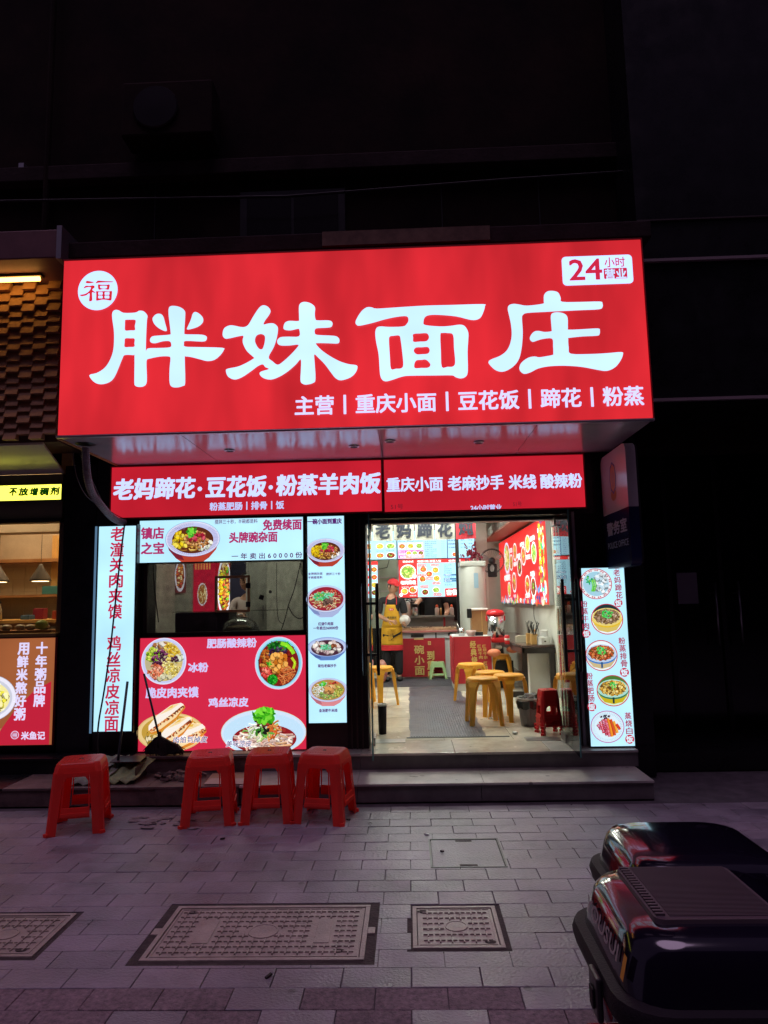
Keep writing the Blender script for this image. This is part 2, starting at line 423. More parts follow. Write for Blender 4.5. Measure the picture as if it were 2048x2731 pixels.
M_policeb = mat('sign_navy_acrylic', (.012,.016,.07), .25)
M_white_led = emis('white_led_face', (.54, .93, 1.12), 1.0, vary=.13, vscale=1.8)
M_white_dim = emis('white_led_face_soft', (.50, .92, 1.10), 1.0, vary=.10, vscale=1.8)
M_red_led = emis('red_vinyl_lit', (.67, .022, .032), 1.0, vary=.22, vscale=1.3, stretch=(2.4, 1, .7))
M_red_led2 = emis('red_vinyl_lit_dim', (.54, .013, .028), 1.0, vary=.16, vscale=1.6)
M_red_led3 = emis('red_print_lit', (.66, .022, .065), 1.0, vary=.08, vscale=1.5)
M_char = emis('white_vinyl_lit', (.60, .88, 1.15), 1.1, vary=.08, vscale=2)
M_char2 = emis('white_vinyl_lit_soft', (.55, .66, .95), .95)
M_yel = emis('yellow_led_face', (1, .95, .10), 2.2)
M_lamp = emis('warm_tube', (1, .44, .09), 9)
M_panel = emis('ceiling_led_panel', (.95, 1, .90), 60)
M_kpanel = emis('kitchen_tube', (1, .97, .85), 20)
M_wpanel = emis('porridge_shop_tube', (1, .74, .42), 13)
PL = emis('lit_print_ink', (1, 1, 1), 1.0, attr=True, sample=False)
PH = emis('bright_print_ink', (1, 1, 1), 1.25, attr=True, sample=False)
PD = attrmat('print_ink', .55)

# ---------------------------------------------------------------- dish pictures
GRN = ['3fb52a', '6fd63a', '2a8a1e', '8be04c']; YEL = ['f2d321', 'e8c01a', 'f7e45a', 'd9a915']
BRN = ['a8672c', 'c98a4a', '8a4a1e', 'd9a060']; RED = ['b8262c', 'd8453a', '8c1620', 'e06a50']
def rim(p, cx, cz, rx, rz, c1='dfe6f5', c2='c6d2ee', c3='5a2418', k=.8, dz=0, ticks=None):
    p.ell(cx, cz, rx, rz, '6f86b4'); p.ell(cx, cz, rx*.985, rz*.98, c1); p.ell(cx, cz+dz*.3, rx*.93, rz*.92, c2)
    if ticks:
        for i in range(60):
            a = R(20+320*i/60+70); x0, z0 = cx+rx*.95*math.cos(a), cz+rz*.95*math.sin(a)
            p.strand([(x0, z0), (cx+rx*.78*math.cos(a), cz+rz*.78*math.sin(a))], rx*.018, ticks)
    p.ell(cx, cz+dz, rx*k, rz*k, c3)
def body(p, cx, cz, rx, rz, c, cd, foot=.35, dep=.9):
    q = []
    for i in range(13): a = math.pi*i/12; q.append((cx+rx*math.cos(a), cz-rz*.05))
    p.poly([(cx-rx*.985, cz), (cx-rx*.86, cz-rz*.62), (cx-rx*.6, cz-rz*1.08), (cx-rx*foot, cz-rz*(1+dep*.38)), (cx+rx*foot, cz-rz*(1+dep*.38)), (cx+rx*.6, cz-rz*1.08), (cx+rx*.86, cz-rz*.62), (cx+rx*.985, cz)], c)
    p.poly([(cx-rx*.985, cz), (cx-rx*.86, cz-rz*.62), (cx-rx*.6, cz-rz*1.08), (cx-rx*.3, cz-rz*1.2), (cx-rx*.5, cz-rz*.6)], cd)
def dish(p, kind, cx, cz, rx, rz, seed=1):
    e = (cx, cz, rx*.8, rz*.8); u = rx*.055
    C = lambda x, z, a, b, cols, n, s=1, k='chip', sd=0: p.cluster(cx+rx*x, cz+rz*z, rx*a, rz*b, cols, n, u*s, k, seed*31+sd, clip)
    clip = e
    if kind == 'zajiang':
        body(p, cx, cz, rx, rz, 'b5402e', '7c2030'); rim(p, cx, cz, rx, rz, 'dfe4fa', 'c4cbf0', '5b2b18', .76, -rz*.06, 'a79ab8')
        clip = (cx, cz-rz*.06, rx*.74, rz*.74)
        C(0, -.5, .5, .2, ['e0b050', 'c98a3a', 'f0cf70'], 26, 1.2, 'strand', 1); C(.5, -.38, .26, .26, ['f4f6e0', 'dfe8d0', 'ffffff'], 26, 1.5, 'chip', 2)
        C(-.42, -.02, .34, .42, YEL, 60, 1.35, 'chip', 3); C(.17, -.05, .46, .46, BRN, 130, 1.0, 'dot', 4)
        C(.1, .12, .4, .26, ['c22a48', 'e05a6a', 'a01830'], 18, 1.3, 'chip', 5); C(-.02, .44, .16, .16, GRN, 26, 1.1, 'leaf', 6); C(-.06, .2, .1, .1, GRN, 12, 1, 'leaf', 7)
    elif kind == 'beef':
        body(p, cx, cz, rx, rz, 'a9b6dd', '7d8fc0', .3, .95); rim(p, cx, cz, rx, rz, 'd4dcf4', 'b7c4e6', '9c2436', .88)
        clip = (cx, cz, rx*.86, rz*.86)
        C(-.05, -.1, .8, .7, ['e9d8b0', 'd4bd88', 'f3e7c8', 'b98a52'], 110, 1.25, 'strand', 1)
        C(.45, .45, .3, .2, RED, 26, .8, 'chip', 2); C(.1, -.05, .34, .3, ['8a6a5c', 'a98a78', '705048'], 14, 2.2, 'chip', 3)
        C(-.25, .18, .36, .34, ['4fc68a', '7fdcae', '36a060', '62c24a'], 46, 1.2, 'leaf', 4); C(.15, .3, .3, .15, ['4fc68a', '9be8c8'], 20, 1, 'leaf', 5)
    elif kind == 'wonton':
        body(p, cx, cz, rx, rz, '5f83c2', '4a63a4', .34, 1.0); rim(p, cx, cz, rx, rz, '9db4e4', 'b9caee', '4c2a3a', .82, -rz*.12)
        clip = (cx, cz-rz*.1, rx*.8, rz*.78)
        C(0, 0, .7, .6, ['f1e4da', 'dcc8c4', 'fff6ec', 'c8aeb2'], 60, 2.0, 'chip', 1); C(0, .1, .5, .3, ['8a4a30', 'b06a44'], 16, 1.2, 'chip', 2)
        C(-.05, .0, .32, .26, ['66cfa0', '8fe2bc', '3ea868'], 34, 1.0, 'leaf', 3)
    elif kind == 'rice_noodle':
        body(p, cx, cz, rx, rz, 'd9888e', 'b86a78', .3, .9); rim(p, cx, cz, rx, rz, 'd4d4f0', 'b7c0e4', 'b08a4a', .86)
        clip = (cx, cz, rx*.84, rz*.84)
        C(-.3, -.05, .5, .6, ['eef2e8', 'd6e0d4', 'ffffff', 'b8c8b0'], 70, 1.2, 'strand', 1); C(.4, -.05, .36, .5, ['c8c850', 'a8b04a', 'e0d878', '88a048'], 60, 1.1, 'chip', 2)
        C(0, -.4, .5, .3, ['a8c860', 'd0b878', '8ab058'], 50, 1.1, 'chip', 3); C(.08, .12, .26, .32, ['e8b878', 'd49a58', 'f4d0a0'], 18, 2.6, 'chip', 4)
        C(-.3, .5, .22, .16, GRN[:2]+['7fd8b0'], 22, 1.0, 'leaf', 5); C(.35, .6, .3, .12, RED, 10, .9, 'chip', 6)
    elif kind == 'icejelly':
        p.ell(cx, cz, rx, rz, 'dfe4fb'); p.ell(cx, cz, rx*.955, rz*.955, 'c2c9f0'); p.ell(cx, cz, rx*.84, rz*.86, 'c9b679'); p.ell(cx-rx*.1, cz-rz*.1, rx*.7, rz*.7, 'b9b088')
        clip = (cx, cz, rx*.84, rz*.86)
        C(-.2, .66, .3, .14, ['e8dcc8', 'f5efe0', 'b87848'], 16, 2, 'chip', 1); C(-.5, .3, .28, .34, ['b8d83a', '8fc42a', 'd6e860', '6a9a1e'], 46, 1.5, 'chip', 2)
        C(.35, .48, .36, .3, ['f0d040', 'e0b428', 'f8e67a', 'c89820'], 110, .9, 'chip', 3); C(-.14, .05, .36, .44, ['5a1a44', '7a2e60', '3a0e2c', '8a3a6a'], 90, 1.2, 'dot', 4)
        C(.35, -.25, .4, .42, ['f2e07a', 'e6cf5a', 'fff0a0', 'c8ac48'], 120, .9, 'chip', 5); C(-.35, -.45, .34, .32, ['f09a78', 'e8825a', 'f8b89a', 'c85838'], 70, 1.2, 'chip', 6)
        C(.72, .2, .14, .16, ['dfe6c8'], 5, 2.6, 'chip', 7); C(.05, -.7, .3, .12, ['cfc99a', 'e4e0bc'], 12, 2, 'chip', 8); C(.5, .1, .16, .1, ['4a1a3a'], 10, 1.2, 'dot', 9)
    elif kind == 'sournoodle':
        p.ell(cx, cz, rx, rz, 'eac6e8'); p.ell(cx, cz, rx*.97, rz*.97, 'a9e2f2'); p.ell(cx+rx*.02, cz, rx*.9, rz*.9, '7fcbe6'); p.ell(cx, cz-rz*.02, rx*.85, rz*.86, '7c1c1a')
        clip = (cx, cz, rx*.83, rz*.85)
        C(0, 0, .8, .8, ['8a241c', 'a83a24', '6a1414'], 60, 1.6, 'chip', 0); C(.05, .62, .5, .18, ['1a6a1e', '2a8a2a', '0e4a14', '3fa838'], 50, 1.5, 'leaf', 1)
        C(-.05, .42, .4, .16, ['2a1430', '3a2048', '6a5a78'], 40, 1.2, 'chip', 2); C(-.55, .12, .22, .42, ['c8742c', 'e09a48', 'b85a20'], 40, 1.4, 'chip', 3)
        C(.0, .02, .36, .38, ['e8983a', 'd8822a', 'f4b458', 'c8701e'], 60, 2.1, 'chip', 4); C(-.5, -.38, .24, .22, ['e85a48', 'd8403a', 'f08068'], 26, 1.6, 'dot', 5)
        C(.4, -.5, .38, .34, ['d8743a', 'e89a5a', 'b8502a'], 60, 1.3, 'strand', 6)
        p.strand([(cx+rx*.1, cz+rz*.75), (cx+rx*.35, cz+rz*.68), (cx+rx*.55, cz+rz*.5), (cx+rx*.64, cz+rz*.34)], rx*.15, '8fe02a'); p.strand([(cx+rx*.55, cz+rz*.2), (cx+rx*.7, cz), (cx+rx*.62, cz-rz*.22)], rx*.1, 'b8d82a')
        rnd = random.Random(5); p.ell(cx-rx*.25, cz-rz*.62, rx*.22, rz*.2, '0f7a16'); C(-.25, -.62, .18, .16, ['1fa82a', '0f8a1a', '3fc83a'], 50, .7, 'chip', 7)
        C(-.4, 0, .1, .05, GRN, 8, 1, 'leaf', 8)
    elif kind == 'roujiamo':
        p.ell(cx, cz, rx, rz, 'd8b878'); p.ell(cx, cz, rx*.96, rz*.95, 'e6c98a'); p.ell(cx+rx*.01, cz+rz*.03, rx*.87, rz*.84, 'c09a3e')
        clip = (cx, cz, rx*.85, rz*.85); C(-.5, -.45, .4, .4, ['f2e2b8', 'e8d090', 'b8902e'], 50, 1.2, 'chip', 1); C(.5, .5, .4, .3, ['e8cf8c', 'c8a04a'], 30, 1.0, 'chip', 2)
        def bun(bx, bz, L, H, a, sd):
            rnd = random.Random(sd); ca, sa = math.cos(R(a)), math.sin(R(a)); t = lambda x, z: (cx+rx*bx+(x*ca-z*sa)*rx, cz+rz*bz+(x*sa+z*ca)*rx)
            low = [t(-L, -H*.5), t(-L*.6, -H*.85), t(L*.3, -H*.75), t(L, -H*.2), t(L*1.04, H*.1), t(-L, 0)]; p.poly(low, 'd8862e')
            p.poly([t(-L*.95, -H*.35), t(-L*.5, -H*.62), t(L*.4, -H*.5), t(L, 0), t(L, H*.2), t(-L, H*.1)], 'f4d9a4')
            for i in range(46):
                f = rnd.uniform(-.95, .98); q = t(L*f, H*rnd.uniform(-.22, .12)+H*.1*f); p.blob(q[0], q[1], rx*.035, rnd.choice(['8a3a1e', 'b85a2a', '6a2a18', 'd88a4a']), rnd, 1.3, 6)
            p.poly([t(-L*1.02, H*.0), t(-L*.9, H*.45), t(-L*.3, H*.9), t(L*.5, H*.95), t(L*.95, H*.55), t(L*1.03, H*.2), t(L*.3, H*.08), t(-L*.4, H*.02)], 'f7efe2')
            p.poly([t(-L*.2, H*.8), t(L*.5, H*.92), t(L*.9, H*.55), t(L*.4, H*.5)], 'f2d9a0'); p.poly([t(L*.2, H*.85), t(L*.6, H*.85), t(L*.5, H*.65)], 'e8bc4a')
        bun(-.12, .72, .62, .26, 33, 1); bun(.42, -.3, .66, .34, 20, 3); bun(.12, .0, .62, .26, 33, 2)
    elif kind == 'liangpi':
        p.ell(cx, cz, rx, rz, 'd8c09a'); p.ell(cx, cz, rx*.99, rz*.98, 'cfe4f8'); p.ell(cx, cz-rz*.06, rx*.94, rz*.88, 'bfe2f8'); p.ell(cx+rx*.02, cz-rz*.28, rx*.75, rz*.62, '8c1c22')
        clip = (cx+rx*.02, cz-rz*.24, rx*.73, rz*.62)
        C(0, -.28, .68, .5, ['a8302a', '7a1418', 'c84a38'], 40, 1, 'chip', 0); C(-.02, -.35, .62, .42, ['f0dcd0', 'e0c4b8', 'fff2e6', 'd8b0a0', 'e8b888'], 120, 1.6, 'strand', 1)
        clip = None
        C(-.02, .1, .3, .4, ['f4f0e0', 'e8d8b8', 'd8e8b0', 'b8d878'], 50, 1.2, 'strand', 2); C(.15, .08, .16, .34, ['e88a3a', 'f0a458', 'd8642a'], 22, 1.2, 'strand', 3)
        C(-.15, .1, .22, .26, ['f8f8f0', 'e0ecc8', '8fc86a'], 26, 1.0, 'strand', 4); C(.0, .48, .2, .16, ['3a1c20', '6a2a28', 'a83a30'], 20, 1, 'chip', 5)
        C(.02, .72, .24, .3, ['4fc81e', '3aa818', '7ae03a', '2a8a14'], 80, 1.15, 'leaf', 6); C(.0, .02, .2, .14, ['3a8a2a', '6ab84a', '1a1c1a'], 18, 1, 'leaf', 7)
    elif kind in ('steam_beef', 'steam_rib', 'steam_gut'):
        bot, mid, top = {'steam_beef': ('d8c06a', 'e2bc2e', 'ead47a'), 'steam_rib': ('cbb888', '3f7fc8', 'bcd2ec'), 'steam_gut': ('c8b41e', '2a7a5a', 'a8dcd0')}[kind]
        p.ell(cx, cz, rx, rz, 'c8384a'); p.ell(cx, cz, rx*.94, rz*.94, 'eefaff' if kind != 'steam_gut' else 'd8efd0')
        if kind == 'steam_beef': p.ell(cx, cz+rz*.02, rx*.93, rz*.93, '20363a', 24, 25, 155)
        if kind == 'steam_gut': p.ell(cx, cz+rz*.02, rx*.93, rz*.93, '4a7a34', 24, 20, 160)
        p.poly([(cx-rx*.9, cz+rz*.12), (cx-rx*.82, cz-rz*.35), (cx-rx*.55, cz-rz*.72), (cx, cz-rz*.86), (cx+rx*.55, cz-rz*.72), (cx+rx*.82, cz-rz*.35), (cx+rx*.9, cz+rz*.12)], bot)
        for k, c in ((-.16, mid), (-.05, top)):
            p.strand([(cx+rx*.9*math.cos(R(a)), cz+rz*(.16+k)+rz*.5*math.sin(R(a))) for a in range(180, 361, 15)], rz*.1, c)
        p.ell(cx, cz+rz*.16, rx*.9, rz*.56, top); p.ell(cx, cz+rz*.18, rx*.8, rz*.47, '6a4a20'); clip = (cx, cz+rz*.18, rx*.8, rz*.48)
        if kind != 'steam_beef': p.rect(cx-rx*.06, cx+rx*.06, cz-rz*.8, cz-rz*.42, '1a3a3a' if kind == 'steam_gut' else '2a5a8a')
        cc = {'steam_beef': ['b89878', 'a08060', 'd0b89a', '8a6a50'], 'steam_rib': ['e08848', 'c85a30', 'f0b080', 'a84024'], 'steam_gut': ['f0d070', 'e0b448', 'f8e498', 'c89030']}[kind]
        C(0, .18, .78, .46, cc, 130, 1.4, 'chip', 1); g = {'steam_beef': (48, .34), 'steam_rib': (36, .3), 'steam_gut': (16, .2)}[kind]
        C(.02, .32, g[1], .26, ['3fd04a', '22b048', '7ae86a', '5ad890'], g[0], 1.1, 'leaf', 2)
    elif kind == 'trotter':
        p.ell(cx, cz, rx, rz, 'c8384a'); p.ell(cx, cz, rx*.95, rz*.95, 'e8f4fa')
        for i in range(44):
            a = R(i*360/44); p.ell(cx+rx*.88*math.cos(a), cz+rz*.88*math.sin(a), rx*.05, rz*.05, 'c83a44' if i % 3 else 'eef4f8', 6)
        p.ell(cx, cz, rx*.8, rz*.8, 'a4d2e4'); clip = (cx, cz, rx*.78, rz*.78)
        C(.3, .05, .4, .62, ['eef8fb', 'd4e8f0', 'c0dce8', 'f8feff'], 46, 2.6, 'chip', 1)
        for k in range(6): p.strand([(cx-rx*(.3-.05*k), cz+rz*.3), (cx-rx*(.22-.05*k), cz-rz*.1), (cx-rx*(.3-.04*k), cz-rz*.5)], rx*.04, ['3fc05a', '8fd83a', '4ab02a'][k % 3])
        C(-.4, .2, .26, .3, ['3fc07a', '8fd83a', '2aa86a'], 16, 1.3, 'leaf', 3)
    elif kind == 'pork':
        p.ell(cx, cz, rx, rz, 'b85a9a'); p.ell(cx, cz, rx*.95, rz*.95, 'd8f0fa')
        for i in range(50):
            a = R(i*360/50); p.strand([(cx+rx*.9*math.cos(a), cz+rz*.9*math.sin(a)), (cx+rx*.76*math.cos(a), cz+rz*.76*math.sin(a))], rx*.02, '8ab0c8')
        for i in range(8):
            x = cx+rx*(-.58+.16*i); c = ['c03a50', 'd84a58', 'b83048', 'e05a6a', 'f0922a', 'd8502a', 'f4a83a', 'd8462e'][i]; h = rz*(.62-.012*(i-3.5)**2*3)
            p.strand([(x-rx*.02, cz+h*.85), (x+rx*.06, cz+h*.3), (x+rx*.12, cz-h*.3), (x+rx*.18, cz-h)], rx*.17, tuple(t*.5 for t in lin(c))); p.strand([(x, cz+h*.85), (x+rx*.08, cz+h*.3), (x+rx*.14, cz-h*.3), (x+rx*.2, cz-h)], rx*.12, c)
            if i < 4:
                q = random.Random(i)
                for k in range(34): f = q.uniform(-.9, .8); p.blob(x+rx*(.1-.1*f)+q.uniform(-.05, .05)*rx, cz+h*f, rx*.022, q.choice(['e8a0c0', 'c8b0e0', 'f0c8d0', 'a02040']), q, 1)
        C(-.1, .62, .3, .1, ['8a2a3a', '5a2a30', '2a3a4a'], 16, 1, 'chip', 4)
    elif kind == 'porridge':
        p.ell(cx, cz, rx, rz, '9aa0b0'); p.ell(cx, cz, rx*.98, rz*.98, 'e8e8f4'); p.ell(cx, cz, rx*.85, rz*.82, 'c8ccd8'); p.ell(cx, cz-rz*.02, rx*.76, rz*.7, 'f0e8a0')
        clip = (cx, cz, rx*.74, rz*.68); C(0, 0, .7, .6, ['f8f0a8', 'e8e040', 'fff8c8', 'd0c838'], 60, 2, 'chip', 1)
    else:     # small menu dishes
        cs = {'a': ['d8742c', 'b84a20', 'e8a04a'], 'b': ['e8c040', 'd8a028', 'f4dc78'], 'c': ['8a3a20', 'b85a34', '6a2414'], 'd': ['a8c858', 'd8d888', '78a838'], 'e': ['e86a3a', 'f09858', 'c8402a']}[kind]
        p.ell(cx, cz-rz*.12, rx, rz*.95, '5a6a78'); p.ell(cx, cz, rx, rz, 'e4ecf0'); p.ell(cx, cz, rx*.86, rz*.84, tuple(t*.5 for t in lin(cs[0])))
        clip = (cx, cz, rx*.84, rz*.82); C(0, 0, .8, .78, cs, 34, 2.4, 'chip', 1); C(0, .1, .4, .3, GRN, 7, 1.7, 'leaf', 2)

# ================================================================ THE SETTING
m = MB().box(-30, 30, -20, 40, -.3, -.012)
ground = m.build('ground', M_joint); tag(ground, kind='structure')
# pavement: pavers laid in running bond
PX, PY = .277, .148
holes = [(-1.225, -.18, 3.085, 3.68), (-.045, .405, 3.19, 3.65), (-2.145, -1.635, 3.135, 3.60), (.085, .515, 4.12, 4.585)]
def hit(x0, x1, y0, y1):
    for a, b, c, d in holes:
        if x1 > a+.004 and x0 < b-.004 and y1 > c+.004 and y0 < d-.004: return (a, b, c, d)
pave = MB().box(-30, 30, -20, 5.36, -.05, -.0105).build('pavement', M_joint); tag(pave, kind='structure')
meshes = {}
def paver_mesh(i, rnd):
    g = .0016; b = .0022
    m = MB(); x, y = PX/2-g, PY/2-g
    m.add([(-x,-y,-.01),(x,-y,-.01),(x,y,-.01),(-x,y,-.01),(-x,-y,-b),(x,-y,-b),(x,y,-b),(-x,y,-b),(-x+b,-y+b,0),(x-b,-y+b,0),(x-b,y-b,0),(-x+b,y-b,0)],
          [(0,1,5,4),(1,2,6,5),(2,3,7,6),(3,0,4,7),(4,5,9,8),(5,6,10,9),(6,7,11,10),(7,4,8,11),(8,9,10,11)])
    me = bpy.data.meshes.new('paver'); me.from_pydata(m.v, [], m.f); me.update(); me.materials.append((M_pav+[M_rough])[i]); return me
PM = [paver_mesh(i, None) for i in range(4)]
rnd = random.Random(3); far = [MB(), MB()]; cand = []
for r in range(-14, 17):
    yc = 2.915 + (r+.5)*PY
    if yc+PY/2 > 5.36: continue
    x0 = -.304 + (0 if r % 2 == 0 else -.1385)
    for k in range(-19, 20):
        xc = x0+(k+.5)*PX; hh = hit(xc-PX/2, xc+PX/2, yc-PY/2, yc+PY/2)
        tone = 3 if (r < 0 and rnd.random() < .62 and -2.2 < xc) else rnd.choice([0, 0, 1, 2])
        vis = abs(xc) < .60*yc+.1 and yc > 2.62 and not (xc > .62*yc-.5 and yc < 2.9)
        cand.append((xc, yc, hh, tone, vis))
n_obj = 0
for xc, yc, hh, tone, vis in sorted(cand, key=lambda c: c[1]):
    if hh:                                   # pavers cut round a cover
        a, b, c, d = hh; g = .0016; X0, X1, Y0, Y1 = xc-PX/2+g, xc+PX/2-g, yc-PY/2+g, yc+PY/2-g
        for q in ((X0, min(X1, a), Y0, Y1), (max(X0, b), X1, Y0, Y1), (max(X0, a), min(X1, b), Y0, min(Y1, c)), (max(X0, a), min(X1, b), max(Y0, d), Y1)):
            if q[1]-q[0] > .004 and q[3]-q[2] > .004: far[0].box(q[0], q[1], q[2], q[3], -.01, -.001)
        continue
    if vis and n_obj < 300:
        o = bpy.data.objects.new('paver', PM[tone]); col.objects.link(o); o.parent = pave
        o.location = (xc, yc, rnd.uniform(-.0015, .0015)); o.rotation_euler = (rnd.uniform(-.006, .006), rnd.uniform(-.004, .004), rnd.uniform(-.004, .004)); n_obj += 1
    else:
        g = .0016; far[tone == 3].box(xc-PX/2+g, xc+PX/2-g, yc-PY/2+g, yc+PY/2-g, -.01, 0)
for i, f in enumerate(far):
    tag(f.build('paver_rest', [M_pav[0], M_rough][i], pave), kind='stuff')
# broken patch of paving by the steps
p = MB(); rnd = random.Random(11)
for i in range(16):
    x, y = -1.78+rnd.gauss(0, .14), 4.98+rnd.gauss(0, .08); r = rnd.uniform(.02, .06)
    p.add([(x+r*rnd.uniform(.6, 1.2)*math.cos(t), y+r*.6*rnd.uniform(.6, 1.2)*math.sin(t), .001+rnd.uniform(.003, .008)) for t in (0, 1.1, 2.2, 3.3, 4.4, 5.4)]+[(x, y, -.004)], [(0,1,2,3,4,5)]+[(i2, (i2+1) % 6, 6) for i2 in range(6)])
tag(p.build('cement_crust', mat('cement_crust', (.17,.145,.15), .95, noise=.3, scale=20, bump=.8, bscale=60)), kind='stuff')

# ---------------------------------------------------------------- manhole covers
def cover(name, label, x0, x1, y0, y1, nx, ny, slots, frame=.022, panels=()):
    t = thing(name, label, 'manhole cover', ((x0+x1)/2, (y0+y1)/2, 0), 'utility covers set in the pavement')
    mg = .045 if name[0] == 'l' else .025
    MB().box(x0-mg, x1+mg, y0-mg*.8, y1+mg*.8, -.012, -.004).build('mortar_bed', M_irond, t)
    f = MB()
    f.box(x0, x1, y0, y0+frame, -.01, .004).box(x0, x1, y1-frame, y1, -.01, .004).box(x0, x0+frame, y0+frame, y1-frame, -.01, .004).box(x1-frame, x1, y0+frame, y1-frame, -.01, .004)
    if name == 'large_manhole_cover':
        f.box(x0-.035, x0, (y0+y1)/2-.03, (y0+y1)/2+.03, -.01, .003).box(x1, x1+.035, (y0+y1)/2-.03, (y0+y1)/2+.03, -.01, .003)
    f.build('cover_frame', M_iron, t, bevel=.002)
    a, b, c, d = x0+frame+.004, x1-frame-.004, y0+frame+.004, y1-frame-.004
    MB().box(a, b, c, d, -.01, -.001).build('cover_plate', M_iron, t)
    MB().box(a+.006, b-.006, c+.006, c+.012, -.0015, .002).box(a+.006, b-.006, d-.012, d-.006, -.0015, .002).box(a+.006, a+.012, c+.012, d-.012, -.0015, .002).box(b-.012, b-.006, c+.012, d-.012, -.0015, .002).build('plate_rim', M_iron, t)
    cx, cy = (x0+x1)/2, (y0+y1)/2; cr = min(y1-y0, x1-x0)*.13; ribs = MB(); sx, sy = (b-a-.04)/nx, (d-c-.04)/ny
    for i in range(nx):
        for j in range(ny):
            x, y = a+.02+(i+.5)*sx, c+.02+(j+.5)*sy
            if math.hypot(x-cx, y-cy) < cr+sx*.35: continue
            if any(q[0]-.01 < x < q[1]+.01 and q[2]-.01 < y < q[3]+.01 for q in panels): continue
            ribs.box(x-sx*.42, x+sx*.42, y-.0030, y+.0030, -.0012, .0050); ribs.box(x-.0030, x+.0030, y-sy*.42, y+sy*.42, -.0012, .0060)
    tag(ribs.build('rib', M_iron, t), kind='stuff')
    MB().lathe([(cr, -.001), (cr, .003), (cr-.006, .003), (cr-.008, .0005), (.001, .0005)], (cx, cy, 0), 32).build('medallion', M_iron, t)
    Pm = Print(lambda u, v, w: (u, v, w), .0012); Pm.text('水' if nx < 9 else '电', cx-cr*.35, cx+cr*.35, cy, cr*.6, (.3,.27,.25)); Pm.build('lettering', PD, t)
    for q in panels:
        MB().box(q[0], q[1], q[2], q[3], -.001, .0026).build('name_panel', M_iron, t, bevel=.002)
    h = MB()
    for x, y in slots: h.lathe([(.022, .0008), (.016, -.006)], (x, y, .0012), 10, sx=1.2, sy=.7)
    h.build('lifting_hole', M_irond, t)
    return t
cover('large_manhole_cover', 'large oblong cross-ribbed manhole cover in the middle of the pavement', -1.18, -.225, 3.12, 3.645, 16, 9, [(-1.09, 3.58), (-.34, 3.2)],
      panels=((-1.0, -.93, 3.27, 3.5), (-.46, -.39, 3.27, 3.5)))
cover('manhole_cover', 'small square cross-ribbed manhole cover right of the large oblong one', -.02, .38, 3.215, 3.625, 6, 6, [(.03, 3.57), (.32, 3.27)], .02)
cover('manhole_cover', 'manhole cover cut off by the left edge of the picture', -2.12, -1.66, 3.16, 3.575, 7, 6, [(-2.05, 3.52), (-1.74, 3.22)], .02)
t = thing('tiled_access_cover', 'smooth paved access cover with two lifting slots below the shop door', 'access cover', (.3, 4.35, 0))
MB().box(.1, .5, 4.135, 4.57, -.01, -.001).build('cover_plate', M_pav[1], t)
f = MB()
for a in ((.085, .095, 4.12, 4.585), (.505, .515, 4.12, 4.585), (.095, .505, 4.12, 4.13), (.095, .505, 4.575, 4.585)): f.box(a[0], a[1], a[2], a[3], -.01, .002)
f.build('cover_frame', M_dark, t)
for y in (4.155, 4.55): MB().box(.25, .35, y-.012, y+.012, -.003, .0005).build('lifting_slot', M_irond, t)

# ---------------------------------------------------------------- steps up to the shop
steps = MB().box(-6, 1.76, 5.40, 5.83, -.3, .115).build('entrance_steps', M_seam); tag(steps, kind='structure')
xs = [-6, -4.6, -3.2, -2.55]
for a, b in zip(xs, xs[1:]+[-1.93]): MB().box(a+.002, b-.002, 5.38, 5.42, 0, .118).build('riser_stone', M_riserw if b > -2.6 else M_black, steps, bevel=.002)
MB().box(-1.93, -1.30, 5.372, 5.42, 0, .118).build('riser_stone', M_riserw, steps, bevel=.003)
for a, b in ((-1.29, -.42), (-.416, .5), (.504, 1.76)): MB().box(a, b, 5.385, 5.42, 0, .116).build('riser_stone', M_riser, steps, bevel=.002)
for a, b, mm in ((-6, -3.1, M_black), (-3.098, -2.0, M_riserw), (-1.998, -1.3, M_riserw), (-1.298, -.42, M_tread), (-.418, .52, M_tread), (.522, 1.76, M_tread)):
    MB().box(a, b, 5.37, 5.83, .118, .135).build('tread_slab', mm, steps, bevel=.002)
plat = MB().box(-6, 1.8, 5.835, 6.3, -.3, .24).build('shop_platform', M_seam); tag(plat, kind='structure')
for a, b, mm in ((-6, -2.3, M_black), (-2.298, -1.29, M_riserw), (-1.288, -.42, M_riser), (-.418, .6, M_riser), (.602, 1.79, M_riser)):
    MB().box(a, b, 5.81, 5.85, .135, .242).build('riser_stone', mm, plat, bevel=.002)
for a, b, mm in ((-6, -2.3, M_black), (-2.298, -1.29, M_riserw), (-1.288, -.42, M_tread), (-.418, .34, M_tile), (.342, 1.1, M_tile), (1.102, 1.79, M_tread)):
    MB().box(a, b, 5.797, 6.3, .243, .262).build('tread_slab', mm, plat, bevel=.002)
# ---------------------------------------------------------------- shop floor with tiles
fl = MB().box(-2.95, 2.0, 6.3, 13.6, -.1, .255).build('shop_floor', M_grout); tag(fl, kind='structure')
tm = bpy.data.meshes.new('floor_tile'); q = MB().box(-.298, .298, -.298, .298, -.006, 0); tm.from_pydata(q.v, [], q.f); tm.materials.append(M_tile)
for i in range(7):
    for j in range(12):
        o = bpy.data.objects.new('floor_tile', tm); col.objects.link(o); o.parent = fl; o.location = (-1.82+i*.6, 6.6+j*.6, .262)

